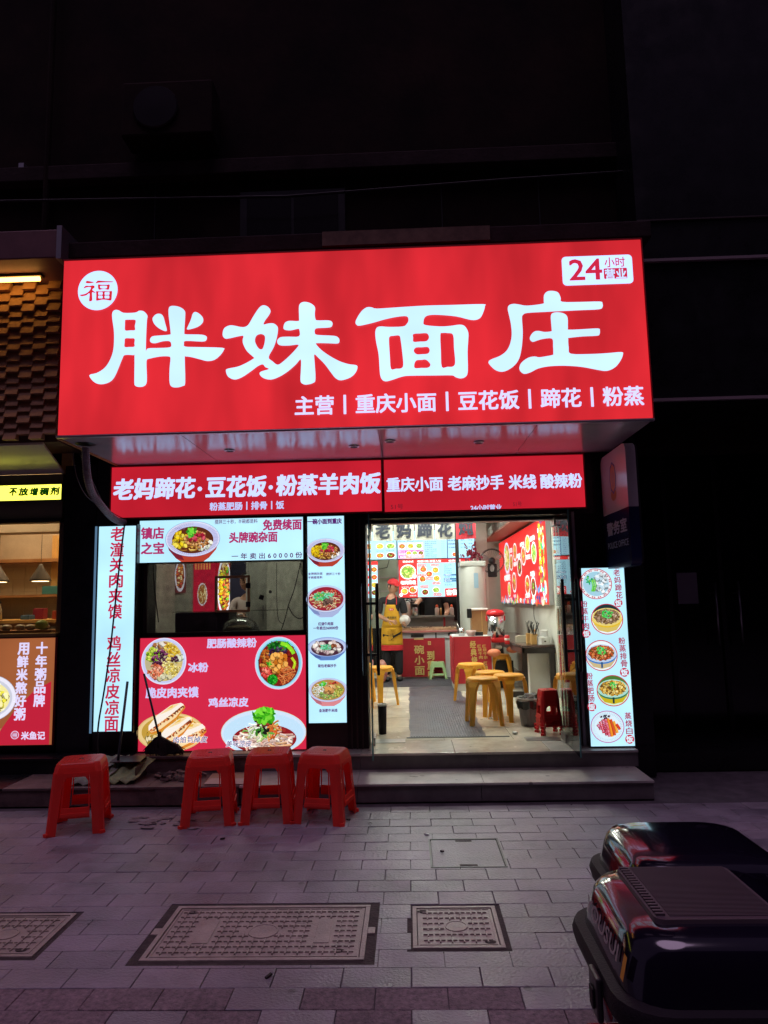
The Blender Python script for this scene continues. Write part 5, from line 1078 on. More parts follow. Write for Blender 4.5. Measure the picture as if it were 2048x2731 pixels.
def square_stool(name, h, top, base, mt, group, chamfer=True, local=True):
    t = thing(name, 'x', 'stool', (0,0,0), group); th = .006
    def ring(z, w, c): return [(w-c, -w, z), (w, -w+c, z), (w, w-c, z), (w-c, w, z), (-w+c, w, z), (-w, w-c, z), (-w, -w+c, z), (-w+c, -w, z)]
    b = MB(); c = top*.22
    rings = [ring(h-.060, top*1.02, c*.9), ring(h-.03, top*.985, c), ring(h-.006, top*.93, c), ring(h, top*.88, c)]
    for r_ in rings: b.v += r_
    for k in range(3):
        for j in range(8): b.f.append((k*8+j, k*8+(j+1) % 8, k*8+8+(j+1) % 8, k*8+8+j))
    b.f.append(tuple(range(24, 32))); b.build('seat', mt, t, local=True, bevel=.004)
    rib = MB()
    for i in range(11): x = -top*.62+i*top*.124; rib.box(x-.0035, x+.0035, -top*.62, top*.62, h-.001, h+.0022)
    rib.build('seat_ribs', mt, t, local=True)
    MB().lathe([(.014, h+.0005), (.012, h+.003)], (0,0,0), 14).build('finger_hole', M_rubber, t, local=True)
    H = h-.060; hw = lambda v: top*1.02+(base-top*1.02)*(1-v/H)
    for k in range(4):
        M = Matrix.Rotation(R(90*k), 4, 'Z'); fr = lambda u, v, w: tuple(M @ Vector((u, -(hw(v))+th/2-w, v)))
        lw = lambda v: (.048+.008*(1-v/H))*(top/.095 if top < .14 else 1.5)*(.7 if top < .14 else 1)
        lo = [(-(hw(v)-lw(v)), v) for v in (H*.27, H)]; out = [lo[0], (hw(H*.27)-lw(H*.27), H*.27), (hw(H)-lw(H), H), lo[1]]
        i0, i1 = hw(H*.44)-lw(H*.44)-.004, hw(H*.93)-lw(H*.93)-.012; r = .022
        hole = [(-i0, H*.44), (i0, H*.44), (i0-.004, H*.5), (i1+.006, H*.86), (i1-.012, H*.93), (-i1+.012, H*.93), (-i1-.006, H*.86), (-i0+.004, H*.5)]
        plate([out, hole], fr, th).build('side_panel', mt, t, local=True)
        bar = [(-(hw(H*.26)-lw(H*.26)), H*.30), ((hw(H*.26)-lw(H*.26)), H*.30), ((hw(H*.36)-lw(H*.36)), H*.355), (-(hw(H*.36)-lw(H*.36)), H*.355)]
        plate([bar], lambda u, v, w: tuple(M @ Vector((u, -(hw(v))-.002-w, v))), .008).build('stretcher', mt, t, local=True)
        lb = MB()     # corner leg: an L of two strips
        for v0, v1 in ((0, H),):
            a = hw(v0); b_ = hw(v1); l0, l1 = lw(v0)*.78, lw(v1)
            q = lambda u, y, z: tuple(M @ Vector((u, y, z)))
            c0, c1 = .02, .02
            bot = [q(a, -a+l0, v0), q(a, -a+c0, v0), q(a-c0, -a, v0), q(a-l0, -a, v0), q(a-l0, -a+th, v0), q(a-c0, -a+th, v0), q(a-th, -a+c0, v0), q(a-th, -a+l0, v0)]
            tp = [q(b_, -b_+l1, v1), q(b_, -b_+c1, v1), q(b_-c1, -b_, v1), q(b_-l1, -b_, v1), q(b_-l1, -b_+th, v1), q(b_-c1, -b_+th, v1), q(b_-th, -b_+c1, v1), q(b_-th, -b_+l1, v1)]
            n = 8; lb.add(bot+tp, [(i, (i+1) % n, (i+1) % n+n, i+n) for i in range(n)]+[(0,1,6,7),(1,2,5,6),(2,3,4,5),(8,15,14,9),(9,14,13,10),(10,13,12,11)])
            f = .006; lb.obox(M @ Vector((a-.012, -a+.012, .010)), (.034, .034, .02), (0, 0, R(45+90*k)))
        lb.build('leg', mt, t, local=True)
    return t
s0 = square_stool('red_stool', .45, .148, .180, M_redst, 'red plastic stools on the pavement')
for i, (x, y, rz, lb, dz) in enumerate(((-2.275, 4.90, 14, 'red plastic stool standing alone at the left of the steps', 0), (-1.42, 5.03, 10, 'leftmost of the three red stools standing together', 0), (-1.01, 5.075, 4, 'middle one of the three red stools standing together', 0), (-.615, 5.05, -12, 'right one of the three red stools, its top lit white', 0))):
    o = s0 if i == 0 else copy_tree(s0); o.location = (x, y, dz); o.rotation_euler.z = R(rz); o['label'] = lb
g0 = square_stool('low_stool', .25, .105, .135, M_gstool, None); g0.location = (.42, 10.92, .268); g0['label'] = 'low pale green plastic stool in front of the counter banner'
r1 = square_stool('stacked_stool', .33, .078, .098, M_redst2, 'stack of bright red stools beside the bin')
for k in range(3):
    o = r1 if k == 0 else copy_tree(r1); o.location = (1.235, 6.52, .262+.03*k); o.rotation_euler.z = R(8); o['label'] = ['lowest', 'second', 'topmost'][k]+' bright red stool of the stack beside the rubbish bin'
# bin
t = thing('rubbish_bin', 'grey ribbed bin lined with a black bag beside the red stack', 'bin', (1.135, 6.93, .262))
pr = MB(); n = 40; k0 = len(pr.v)
for z, r in ((.262, .085), (.30, .09), (.50, .112), (.515, .115)):
    for j in range(n): a = 2*math.pi*j/n; q = r*(1+.02*(j % 2)); pr.v.append((1.135+q*math.cos(a), 6.93+q*math.sin(a), z))
for i in range(3):
    for j in range(n): pr.f.append((i*n+j, i*n+(j+1) % n, i*n+n+(j+1) % n, i*n+n+j))
pr.f.append(tuple(range(n))[::-1]); pr.build('bin_body', mat('grey_bin_plastic', (.16,.155,.165), .5), t)
MB().lathe([(.118, .49), (.124, .52), (.118, .528), (.108, .52), (.10, .42)], (1.135, 6.93, 0), 30).build('rim', mat('bin_rim', (.4,.38,.36), .4), t)
b = MB(); rnd = random.Random(4)
for i in range(3):
    for j in range(22): a = 2*math.pi*j/22; r = [.118, .128, .10][i]+rnd.uniform(-.006, .006); b.v.append((1.135+r*math.cos(a), 6.93+r*math.sin(a), [.43, .49, .525][i]+rnd.uniform(-.012, .012)))
for i in range(2):
    for j in range(22): b.f.append((i*22+j, i*22+(j+1) % 22, i*22+22+(j+1) % 22, i*22+22+j))
b.build('bin_bag', mat('black_bag', (.015,.015,.015), .25), t)
b = MB()
for i in range(7): b.obox((1.135+rnd.uniform(-.05, .06), 6.93+rnd.uniform(-.05, .05), .52+rnd.uniform(0, .03)), (.08, .06, .01), (rnd.uniform(-.6, .6), rnd.uniform(-.6, .6), rnd.uniform(0, 3)))
b.build('paper_rubbish', mat('used_tissue', (.5,.5,.5), .9), t)
# umbrella stand
t = thing('umbrella_tube', 'black tube stand with a pale rim by the left door leaf', 'umbrella stand', (-.27, 6.62, .262))
MB().lathe([(.035, .262), (.042, .52), (.036, .52), (.03, .30)], (-.27, 6.62, 0), 18).build('tube_body', M_matte, t, smooth=True); MB().lathe([(.044, .515), (.05, .525), (.044, .533), (.036, .525)], (-.27, 6.62, 0), 18).build('rim', M_steel, t)
for i, (x, y, lb) in enumerate(((.80, 7.30, 'crumpled white tissue on the floor in front of the stools'), (.93, 6.50, 'crumpled tissue on the floor beside the red stack'))):
    o = MB()
    for k in range(4): o.obox((x+rnd.uniform(-.012, .012), y+rnd.uniform(-.01, .01), .274), (.035, .025, .012), (rnd.uniform(-.5, .5), rnd.uniform(-.5, .5), rnd.uniform(0, 3)))
    tag(o.build('tissue', M_white), lb, 'tissue', 'crumpled tissues on the shop floor')
# bar table
t = thing('bar_table', 'long dark bar table along the right wall of the shop', 'table', (1.6, 10.2, .262))
tz = .884
MB().add([(1.378, 8.78, tz-.03), (1.795, 8.86, tz-.03), (1.795, 12.0, tz-.03), (1.22, 12.0, tz-.03), (1.378, 8.78, tz), (1.795, 8.86, tz), (1.795, 12.0, tz), (1.22, 12.0, tz)], [(3,2,1,0),(4,5,6,7),(0,1,5,4),(1,2,6,5),(2,3,7,6),(3,0,4,7)]).build('table_top', M_wtop, t, bevel=.004)
MB().add([(1.385, 8.80, tz-.10), (1.41, 8.80, tz-.10), (1.25, 12.0, tz-.10), (1.225, 12.0, tz-.10), (1.385, 8.80, tz-.032), (1.41, 8.80, tz-.032), (1.25, 12.0, tz-.032), (1.225, 12.0, tz-.032)], [(3,2,1,0),(4,5,6,7),(0,1,5,4),(1,2,6,5),(2,3,7,6),(3,0,4,7)]).build('side_apron', mat('reddish_apron', (.10,.04,.04), .3), t)
MB().box(1.41, 1.79, 8.82, 8.85, tz-.10, tz-.032).build('end_apron', M_ironwork, t)
for x, y in ((1.41, 8.83), (1.33, 10.4), (1.76, 8.9), (1.25, 11.8)): MB().box(x-.03, x+.03, y-.03, y+.03, .262, tz-.033).build('leg', M_ironwork, t)
MB().box(1.20, 1.38, 8.81, 8.86, .262, .33).build('foot_rail', M_ironwork, t)
# cabinet with banner
t = thing('side_cabinet', 'low white cabinet under a red banner at the far end of the bar table', 'cabinet', (.82, 9.6, .262))
MB().box(.58, 1.09, 9.45, 10.1, .262, .955).build('cabinet_body', M_white, t, bevel=.005); MB().box(.575, 1.095, 9.44, 10.11, .957, .975).build('cabinet_top', M_white, t)
t = thing('cabinet_banner', 'red cloth banner with gold writing hanging on the side cabinet', 'banner', (.83, 9.43, .35))
MB().box(.575, 1.075, 9.425, 9.435, .36, .97).build('cloth', M_redcl, t); MB().box(.562, .572, 9.43, 10.0, .36, .96).build('side_cloth', M_redcl, t)
GO = (.62, .42, .12); fr = F(9.424)
vlettering(fr, '经典烧菜', (0.831,0.92,0.856,0.51,0.074), GO, PD, t, .03); vlettering(fr, '红烧牛肉', (0.913,0.869,0.936,0.674,0.049), GO, PD, t, .02); vlettering(fr, '红烧牛杂', (0.978,0.868,1.0,0.673,0.049), GO, PD, t, .02); vlettering(fr, '红烧', (0.984,0.649,0.999,0.537,0.05), GO, PD, t, .02)
# air conditioner tower
M_acw = mat('greyed_white_plastic', (.40,.42,.39), .4, noise=.05)
t = thing('air_conditioner', 'tall white floor standing air conditioner behind the side cabinet', 'air conditioner', (1.02, 10.5, .262))
MB().lathe([(.20, .262), (.20, 1.92), (.19, 1.935)], (0.958, 10.55, 0), 32).build('column_body', M_acw, t, smooth=False); smooth_angle(t.children[0])
MB().box(0.768, 1.154, 10.36, 10.75, 1.937, 2.02).build('top_hood', M_acw, t, bevel=.02)
MB().box(.965, 1.03, 10.35, 10.36, 1.62, 1.84).build('label_sticker', mat('blue_sticker', (.25,.4,.5), .5), t)
g = MB()
for k in range(14): g.box(1.045, 1.075, 10.40, 10.42, .98+.035*k, .995+.035*k)
g.build('air_grille', M_dark, t)
# things on the cabinet and bar
zt = .976
t = thing('rice_warmer', 'wood veneered warmer box with a black corner on the side cabinet', 'food warmer', (.98, 9.85, zt)); MB().box(.86, 1.07, 9.70, 9.98, zt+.001, zt+.33).build('warmer_body', M_wood, t); MB().box(.83, 1.08, 9.68, 10.0, zt+.332, zt+.36).build('lid', M_white, t, bevel=.008); MB().box(.79, .855, 9.66, 9.72, zt+.23, zt+.36).build('black_clip', M_dark, t, bevel=.01); MB().box(.99, .997, 9.695, 9.70, zt+.01, zt+.32).build('door_strip', M_bamboo, t)
cx, cy = 1.16, 9.55; zz = .885
t = thing('drinks_urn', 'steel drinks urn with red lid, red base and black taps', 'drinks urn', (cx, cy, zz))
MB().lathe([(.125, zz), (.13, zz+.05), (.115, zz+.065)], (cx, cy, 0), 28).build('red_base', M_redst2, t, smooth=True); MB().lathe([(.115, zz+.065), (.115, zz+.36)], (cx, cy, 0), 32).build('steel_drum', M_chrome, t, smooth=True)
MB().lathe([(.122, zz+.36), (.125, zz+.385), (.10, zz+.42), (.04, zz+.435), (.001, zz+.435)], (cx, cy, 0), 28).build('red_lid', M_redst2, t, smooth=True)
for dx in (-.07, -.03): MB().box(cx+dx-.012, cx+dx+.012, cy-.16, cy-.10, zz+.15, zz+.24).build('tap', M_rubber, t, bevel=.006)
for s_ in (-1, 1): MB().box(cx+s_*.118-.012, cx+s_*.118+.012, cy-.02, cy+.02, zz+.28, zz+.35).build('handle', M_redst2, t, bevel=.006)
MB().ball((cx+.0, cy-.125, zz+.09), .022, .022, .022, 10, 6).build('knob', M_rubber, t)
def simple(name, label, cat, parts, loc, group=None):
    t = thing(name, label, cat, loc, group)
    for nm, mb, m_, sm in parts: mb.build(nm, m_, t, smooth=sm)
    return t
M_can = mat('red_can_paint', (.55,.02,.03), .3)
x, y = 1.24, 9.08
simple('drink_can', 'tall red drinks can on the bar table by the urn', 'can', [('can_body', MB().lathe([(.03, zz), (.033, zz+.008), (.033, zz+.105), (.026, zz+.115)], (x, y, 0), 20), M_can, True), ('can_lid', MB().lathe([(.026, zz+.116), (.026, zz+.118)], (x, y, 0), 16), M_chrome, False), ('print_band', MB().lathe([(.0335, zz+.05), (.0335, zz+.075)], (x, y, 0), 20), M_white, True)], (x, y, zz))
x, y = .70, 9.56
simple('steel_mug', 'steel mug with a spoon on the side cabinet', 'mug', [('mug_body', MB().lathe([(.04, zt), (.042, zt+.10), (.038, zt+.10), (.036, zt+.01)], (x, y, 0), 20), M_chrome, True), ('spoon', MB().tube([(x, y, zt+.02), (x-.05, y, zt+.16)], .006, 6), M_steel, True)], (x, y, zt))
x, y = .82, 9.50
simple('sweet_bowl', 'clear bowl of wrapped sweets with red rim on the side cabinet', 'bowl', [('bowl', MB().lathe([(.04, zt), (.075, zt+.07), (.07, zt+.07), (.036, zt+.006)], (x, y, 0), 20), mat('clear_bowl', (.5,.35,.33), .2), True), ('sweets', MB().ball((x, y, zt+.05), .055, .055, .02, 10, 6), mat('sweets', (.5,.3,.25), .4, noise=.8, scale=60), True)], (x, y, zt))
x, y = .93, 9.52
simple('black_card_box', 'small black box on the side cabinet beside the sweet bowl', 'box', [('box_body', MB().box(x-.05, x+.05, y-.04, y+.04, zt, zt+.05), M_dark, False)], (x, y, zt))
x, y = 1.49, 9.45
q = MB(); pr = [(-.085, 0), (.085, 0), (.085, .05), (.06, .085), (-.03, .09), (-.085, .075)]
q.add([(x+a, y-.05, zz+b_) for a, b_ in pr]+[(x+a, y+.05, zz+b_) for a, b_ in pr], [tuple(range(6)), tuple(range(6, 12))[::-1]]+[(i, (i+1) % 6, (i+1) % 6+6, i+6) for i in range(6)][::1])
simple('tissue_box', 'cream tissue box on the bar table', 'tissue box', [('tissue_case', q, mat('cream_plastic', (.6,.58,.45), .4), False)], (x, y, zz))
def cutlery(x, y, lb, n):
    t = thing('chopstick_holder', lb, 'cutlery holder', (x, y, zz), 'chopstick holders on the bar table'); rnd = random.Random(int(x*100))
    MB().box(x-.035, x+.035, y-.035, y+.035, zz, zz+.13).build('holder', M_bamboo, t, bevel=.004)
    for i in range(n):
        a, b_ = rnd.uniform(-.2, .2), rnd.uniform(-.05, .05); MB().tube([(x+a*.08, y+b_, zz+.12), (x+a*.4, y+b_, zz+.12+rnd.uniform(.12, .17))], .006, 5).build('chopstick', M_rubber if i % 4 else M_steel, t)
cutlery(1.53, 9.15, 'bamboo holder of black chopsticks nearer the urn', 9); cutlery(1.56, 8.98, 'bamboo holder of black chopsticks beside the white sauce jars', 10)
for i, (x, y, w, h_, lb) in enumerate(((1.60, 9.22, .045, .17, 'tall white jar behind the chopstick holders'), (1.59, 9.05, .035, .12, 'small white sauce jar with a dark label'), (1.70, 9.02, .05, .17, 'white lidded sauce jar at the right on the bar table'), (1.68, 8.94, .075, .09, 'wide white sauce pot on a tray at the near end of the bar'))):
    t = thing('sauce_jar', lb, 'jar', (x, y, zz), 'white jars on the bar table'); MB().lathe([(w, zz), (w, zz+h_*.85), (w*.92, zz+h_*.86)], (x, y, 0), 20).build('jar_body', M_white, t, smooth=False); smooth_angle(t.children[0]); MB().lathe([(w*1.04, zz+h_*.86), (w*1.04, zz+h_), (w*.3, zz+h_*1.03)], (x, y, 0), 20).build('lid', M_bamboo if i < 2 else M_white, t); MB().box(x-.012, x+.012, y-w-.002, y-w+.002, zz+h_*.35, zz+h_*.55).build('jar_label', M_dark, t)
# bags under the bar
M_bag = mat('orange_bag', (.6,.18,.08), .6, noise=.2)
for i, (x, y, z, s, mm, lb) in enumerate(((1.10, 9.35, .76, .075, M_bag, 'orange bundle on a stool under the bar table, left of the leg'), (1.38, 9.6, .78, .07, M_bag, 'orange bundle under the bar table, right of the leg'), (1.17, 9.5, .82, .05, M_cloth, 'striped cloth bundle under the bar table'))):
    o = MB().ball((x, y, z), s*1.2, s, s*.7, 14, 8).build('cloth_bundle', mm, smooth=True); tag(o, lb, 'bundle', 'bundles under the bar table')
o = MB().box(1.15, 1.40, 9.72, 9.80, .262, .62).build('shadow_box', M_dark); tag(o, 'dark box standing for the shadow under the bar table', 'crate')  # dark box put where only shadow lies under the table
o = MB().box(1.5, 1.78, 9.05, 9.6, .262, .78).build('white_cabinet', M_white, bevel=.006); tag(o, 'white cabinet standing under the near end of the bar table', 'cabinet')
# curtain flags
t0 = None
fl_ = [('老', -.47, -.19, 0), ('妈', -.185, .10, 0), ('蹄', .105, .375, 0), ('花', .38, .655, 0), ('炖', .66, .94, 1)]
for i, (ch, x0, x1, rd) in enumerate(fl_+[('家', -.76, -.475, 2)]):
    t = thing('curtain_flag', f'{"red" if rd == 1 else "cream"} cloth flag with the character {ch} '+['hanging leftmost in view across the shop', 'hanging second from the left', 'hanging in the middle of the row', 'hanging left of the red one', 'at the right end of the row', 'mostly hidden behind the left door leaf'][i], 'curtain flag', ((x0+x1)/2, 9.5, 2.6), 'curtain flags with one character each')
    b = MB(); n = 8; zb = 2.275
    for k in range(n+1):
        u = k/n; y = 9.5+.006*math.sin(u*7+i)
        b.v += [(x0+.006+(x1-x0-.012)*u, y, zb+.004*math.sin(u*5+i)), (x0+.006+(x1-x0-.012)*u, y, 2.62)]
    b.f = [(2*k, 2*k+2, 2*k+3, 2*k+1) for k in range(n)]; b.build('cloth', M_redcl if rd == 1 else M_cloth, t, smooth=True)
    xc = (x0+x1)/2; p = Print(F(9.49), .002); p.text(ch, xc-.095, xc+.095, 2.425, .225 if rd != 1 else .19, (.015,.02,.035), .03)
    if rd == 1: p.text('老火慢炖', xc-.08, xc+.08, 2.30, .03, (.08,.01,.02), 0)
    p.build('lettering', PD, t)
t = thing('curtain_rod', 'thin rod carrying the row of cloth flags', 'rod', (.3, 9.5, 2.62)); MB().tube([(-.79, 9.5, 2.63), (1.79, 9.5, 2.63)], .008, 8).build('rod', M_steel, t)

# menu lightboxes over the counter
YM = 10.95
def menu_cell(p, x0, x1, z0, z1, kinds, bg=None):
    if bg: p.rect(x0, x1, z0, z1, bg)
    n = len(kinds); w = (x1-x0)/n
    for i, k in enumerate(kinds): dish(p, k, x0+w*(i+.5), (z0+z1)/2, w*.40, min((z1-z0)*.42, w*.34), i+int(abs(x0)*50))
t = lightbox('upper_menu_board', 'left lit menu panel with pancakes and fried snacks above the counter', 'menu board', -.75, -.165, 2.10, 2.55, YM, .08, M_white_dim, M_dark, .006, group='upper row of lit menu panels')
p = Print(F(YM), .002); p.rect(-.75, -.74, 2.1, 2.5, 'ffffff')
for x0, x1, z0, z1, k in ((-.50, -.36, 2.26, 2.36, 'b'), (-.50, -.36, 2.12, 2.21, 'a'), (-.345, -.18, 2.26, 2.36, 'd'), (-.345, -.18, 2.11, 2.22, 'c'), (-.72, -.56, 2.26, 2.36, 'a'), (-.72, -.56, 2.12, 2.21, 'e')): dish(p, k, (x0+x1)/2, (z0+z1)/2, (x1-x0)*.46, (z1-z0)*.46, 3)
for x, z, s_ in ((-.49, 2.235, '油炸小馒头'), (-.335, 2.24, '葱油大饼'), (-.335, 2.385, '肉夹馍')): p.text(s_, x, x+.13, z, .018, (.03,.05,.06))
p.rect(-.352, -.348, 2.1, 2.5, (.3,.5,.5)); p.build('menu_print', PL, t)
t = lightbox('upper_menu_board', 'middle lit menu panel with a price list and a pink offer strip', 'menu board', -.16, .755, 2.10, 2.55, YM, .08, M_white_dim, M_dark, .006, group='upper row of lit menu panels')
p = Print(F(YM), .002)
for i, k in enumerate('abd'): x = -.145+.135*i; p.rect(x, x+.125, 2.25, 2.36, (.5,.55,.85)); dish(p, k, x+.062, 2.303, .055, .044, i)
for i, s_ in enumerate(('黄金小吃', '现炸锅贴', '三鲜抄手')): p.text(s_, -.14+.135*i, -.03+.135*i, 2.378, .018, (.05,.02,.1))
p.rect(-.145, .255, 2.112, 2.238, (.75,.10,.32)); p.rect(-.03, .255, 2.112, 2.165, (.85,.30,.25))
p.text('原价61元', -.135, -.04, 2.215, .022, (.9,.8,.95)); p.text('折扣价', -.135, -.03, 2.178, .032, (.9,.85,1), .02); p.text('45元', -.12, -.03, 2.135, .032, (.9,.85,1), .02)
for i, k in enumerate('bdc'): dish(p, k, .02+.095*i, 2.19, .045, .036, i+4)
p.text('下饭组合', .0, .22, 2.15, .05, (.95,.75,.95), .04); p.text('下饭组合', .0, .22, 2.15, .05, (.75,.15,.4), 0)
for i, s_ in enumerate(('老妈牛肉米线', '酸辣三鲜米线', '肥肠米线', '牛杂米线', '红烧三鲜米线', '酸辣牛肉米线', '鸡蛋米线', '酸菜肉丝米线', '麻辣牛肉米线')):
    z = 2.365-.030*i; p.text(s_, .275, .275+.03*len(s_), z, .019, (.03,.03,.12)); p.text(['22元', '23元', '21元', '16元', '22元', '20元', '17元', '19元', '26元'][i], .53, .585, z, .018, (.15,.1,.3))
p.build('menu_print', PL, t)
t = lightbox('upper_menu_board', 'right lit menu panel with three priced lines and a dish at the bottom', 'menu board', .62, 1.06, 2.09, 2.55, YM-.02, .08, M_white_dim, mat('blue_case', (.03,.05,.25), .5), .012, group='upper row of lit menu panels')
p = Print(F(YM-.02), .002)
for i, (a, b_) in enumerate((('鸭血凉粉', '18元'), ('肥肠酸辣粉', '24元'), ('牛肉酸辣粉', '26元'))):
    z = 2.375-.055*i; p.text(a, .64, .80, z, .026, (.02,.04,.15), .01); p.text(b_, .83, .90, z, .024, (.02,.04,.15)); p.text('凉面', .95, 1.02, z, .024, (.02,.04,.15))
dish(p, 'e', .75, 2.155, .06, .035, 2); p.build('menu_print', PL, t)
o = thing('red_flowers', 'dark red artificial flowers beside the right menu panel', 'flowers', (1.0, 10.85, 2.1)); b = MB(); rnd = random.Random(2)
for i in range(60): b.obox((1.0+rnd.gauss(0, .06), 10.84+rnd.uniform(-.03, .03), 2.14+rnd.gauss(0, .07)), (.05, .012, .03), (rnd.uniform(0, 3), rnd.uniform(0, 3), rnd.uniform(0, 3)))
tag(b.build('petals', mat('dark_red_petals', (.22,.015,.04), .6, noise=.4, scale=20), o), kind='stuff'); MB().tube([(1.0, 10.86, 2.0), (1.0, 10.86, 2.12)], .006, 5).build('stem', M_green, o)
t = lightbox('lower_menu_board', 'large red and white lit menu board hanging above the counter', 'menu board', -.145, .985, 1.50, 2.095, YM+.02, .06, M_white_dim, M_redcase, .006)
yy = YM+.02; p = Print(F(yy), .002); RR = (.72, .03, .03)
p.rect(-.14, .98, 2.035, 2.09, RR); p.rect(-.14, .145, 1.506, 2.035, RR)
p.text('进店必点', -.08, .09, 2.062, .034, 'ffffff', .02); p.text('地道川渝 鲜香入魂', .15, .52, 2.062, .034, 'ffffff', .02); p.text('经典烧菜', .64, .83, 2.062, .034, 'ffffff', .02)
dish(p, 'd', .0, 1.90, .125, .115, 8); p.ell(.10, 1.83, .032, .034, 'f4f8ff', 20); p.text('42', .082, .118, 1.83, .024, (.1,.1,.2)); p.text('老妈蹄花', -.12, .12, 1.735, .06, 'ffffff', .03)
p.text('粉蒸羊肉', -.105, .005, 1.665, .022, 'ffffff'); dish(p, 'b', -.06, 1.60, .056, .05, 3); dish(p, 'a', .07, 1.62, .065, .055, 4); p.ell(-.115, 1.545, .026, .028, 'f4f8ff', 16); p.ell(.115, 1.655, .026, .026, 'f4f8ff', 16); p.text('20', -.128, -.102, 1.545, .02, (.1,.1,.2)); p.text('20', .102, .128, 1.655, .02, (.1,.1,.2)); p.text('粉蒸排骨', .02, .12, 1.53, .022, 'ffffff')
for k, x, z, s_, tx, tz_ in (('e', .24, 1.935, '红烧牛蹄', .22, 1.995), ('b', .43, 1.92, '红烧肥肠', .42, 1.998), ('e', .33, 1.86, '红油猪耳肉', .33, 1.79), ('a', .225, 1.785, '豆花鲫', .215, 1.845), ('b', .445, 1.79, '红油猪头肉', .44, 1.715), ('c', .26, 1.58, '红烧牛肉', .25, 1.665), ('d', .43, 1.61, '红烧牛杂', .45, 1.54)):
    dish(p, k, x, z, .056, .05, int(x*90)); p.rrect(tx-.062, tx+.062, tz_-.018, tz_+.018, .006, (.65,.05,.06)); p.text(s_, tx-.054, tx+.054, tz_, .022, 'ffffff')
for i in range(11):
    z = 1.995-.031*i; s_ = ['烧土豆肉', '烧白', '粉蒸肥肠', '酱香猪手', '红烧排骨', '夫妻肺片', '老妈蹄花汤', '凉拌鸡', '爽口木耳', '小炒肉', '青椒肉丝'][i]
    if i in (5, 7, 8): p.rect(.555, .80, z-.013, z+.013, (.06,.16,.30)); p.text(s_, .565, .565+.028*len(s_), z, .018, 'ffffff')
    else: p.text(s_, .565, .565+.03*len(s_), z, .019, (.05,.05,.10))
p.rect(.57, .86, 1.506, 1.63, RR); p.text('套餐', .59, .76, 1.568, .085, 'ffffff', .03); p.build('menu_print', PL, t)
# wall menu at far left, mirrored view behind the left leaf
t = lightbox('side_menu_board', 'narrow red lit menu board at the far left of the counter wall', 'menu board', -.75, -.47, 1.50, 2.08, YM+.02, .06, M_white_dim, M_redcase, .006)
p = Print(F(yy), .002); p.rect(-.745, -.475, 2.02, 2.075, RR)
for i in range(4): dish(p, 'aebc'[i], -.53, 1.95-.12*i, .05, .045, i); p.rrect(-.70, -.60, 1.93-.12*i, 1.97-.12*i, .006, RR)
p.build('menu_print', PL, t)

# right wall light poster
t = thing('wall_lightbox', 'long red lit wall poster of many dishes above the bar table', 'lightbox', (1.79, 11, 1.37))
MB().box(1.74, 1.799, 8.78, 13.3, 1.37, 2.49).build('sign_case', M_alum, t); MB().box(1.734, 1.7395, 8.80, 13.28, 1.38, 2.48).build('sign_face', emis('red_print_lit_strong', (.80, .022, .022), 1.05, vary=.05), t)
fw = frame_wall(1.734); p = Print(fw, .002)
for k, bx, sd in (('rice_noodle', (-12.268,2.152,0.358,0.269), 1), ('a', (-11.304,2.194,0.192,0.142), 2), ('e', (-10.487,2.085,0.198,0.143), 3), ('b', (-10.083,2.233,0.198,0.127), 4), ('d', (-9.613,2.074,0.194,0.151), 5), ('c', (-10.883,1.935,0.213,0.142), 6), ('e', (-11.486,1.711,0.217,0.163), 7), ('a', (-11.719,2.046,0.186,0.135), 2), ('b', (-12.069,1.603,0.175,0.126), 8), ('e', (-10.212,1.646,0.202,0.139), 9), ('c', (-9.736,1.612,0.198,0.142), 10)):
    dish(p, k, bx[0], bx[1], abs(bx[2]), bx[3], sd)
fwt = [('老妈蹄花', (-12.611,-11.88,1.805,0.103)), ('豆花饭', (-11.872,-11.537,2.245,0.074)), ('粉蒸牛肉', (-10.715,-10.34,2.259,0.066)), ('粉蒸排骨', (-11.054,-10.727,2.109,0.068)), ('红烧牛肉', (-9.82,-9.477,2.275,0.076)), ('蒸烧白', (-10.197,-9.859,2.042,0.073)), ('老麻抄手', (-11.439,-11.09,2.0,0.071)), ('羊肉格格', (-9.922,-9.603,1.792,0.077)), ('红油抄手', (-10.415,-10.006,1.493,0.065))]
for s_, bx in fwt: p.text(s_, *bx, 'ffffff', .02)
for bx in ((-11.592,-11.313,1.487,0.084), (-12.074,-11.774,1.434,0.088)): p.rect(bx[0], bx[1], bx[2]-bx[3]/2, bx[2]+bx[3]/2, (.6,.02,.08)); p.text('推荐', bx[0], bx[1], bx[2], bx[3]*.7, 'ffffff')
yy0 = [(-9.134,2.43),(-9.252,1.775)]
p.vtext('地道川渝美味', yy0[0][0], yy0[0][1], yy0[0][0]+.02, yy0[1][1], .13, (.95,.6,.02), .05)
rnd = random.Random(8)
for i in range(170):     # colourful street life border at the near end and the bottom
    u = rnd.uniform(-9.55, -8.82); z = rnd.uniform(1.39, 2.46)
    if i < 60: u = rnd.uniform(-13, -9.5); z = 1.39+abs(rnd.gauss(0, .035))
    elif z > 1.6 and u < -9.25: continue
    p.blob(u, z, rnd.uniform(.02, .055), rnd.choice(['e8c020', '2a8ac0', '3aa048', 'f4f0e0', 'e8702a', '1a3a7a', 'd8e8a0', 'f0a0a0', '7ac8e0']), rnd, rnd.uniform(1, 1.5), 7)
p.build('dish_picture', PH, t)
t = thing('wooden_shelf', 'reddish wooden shelf above the long wall poster', 'shelf', (1.6, 12, 2.5)); MB().box(1.45, 1.79, 9.4, 13.3, 2.52, 2.55).build('shelf_board', mat('red_shelf', (.35,.12,.08), .5), t)
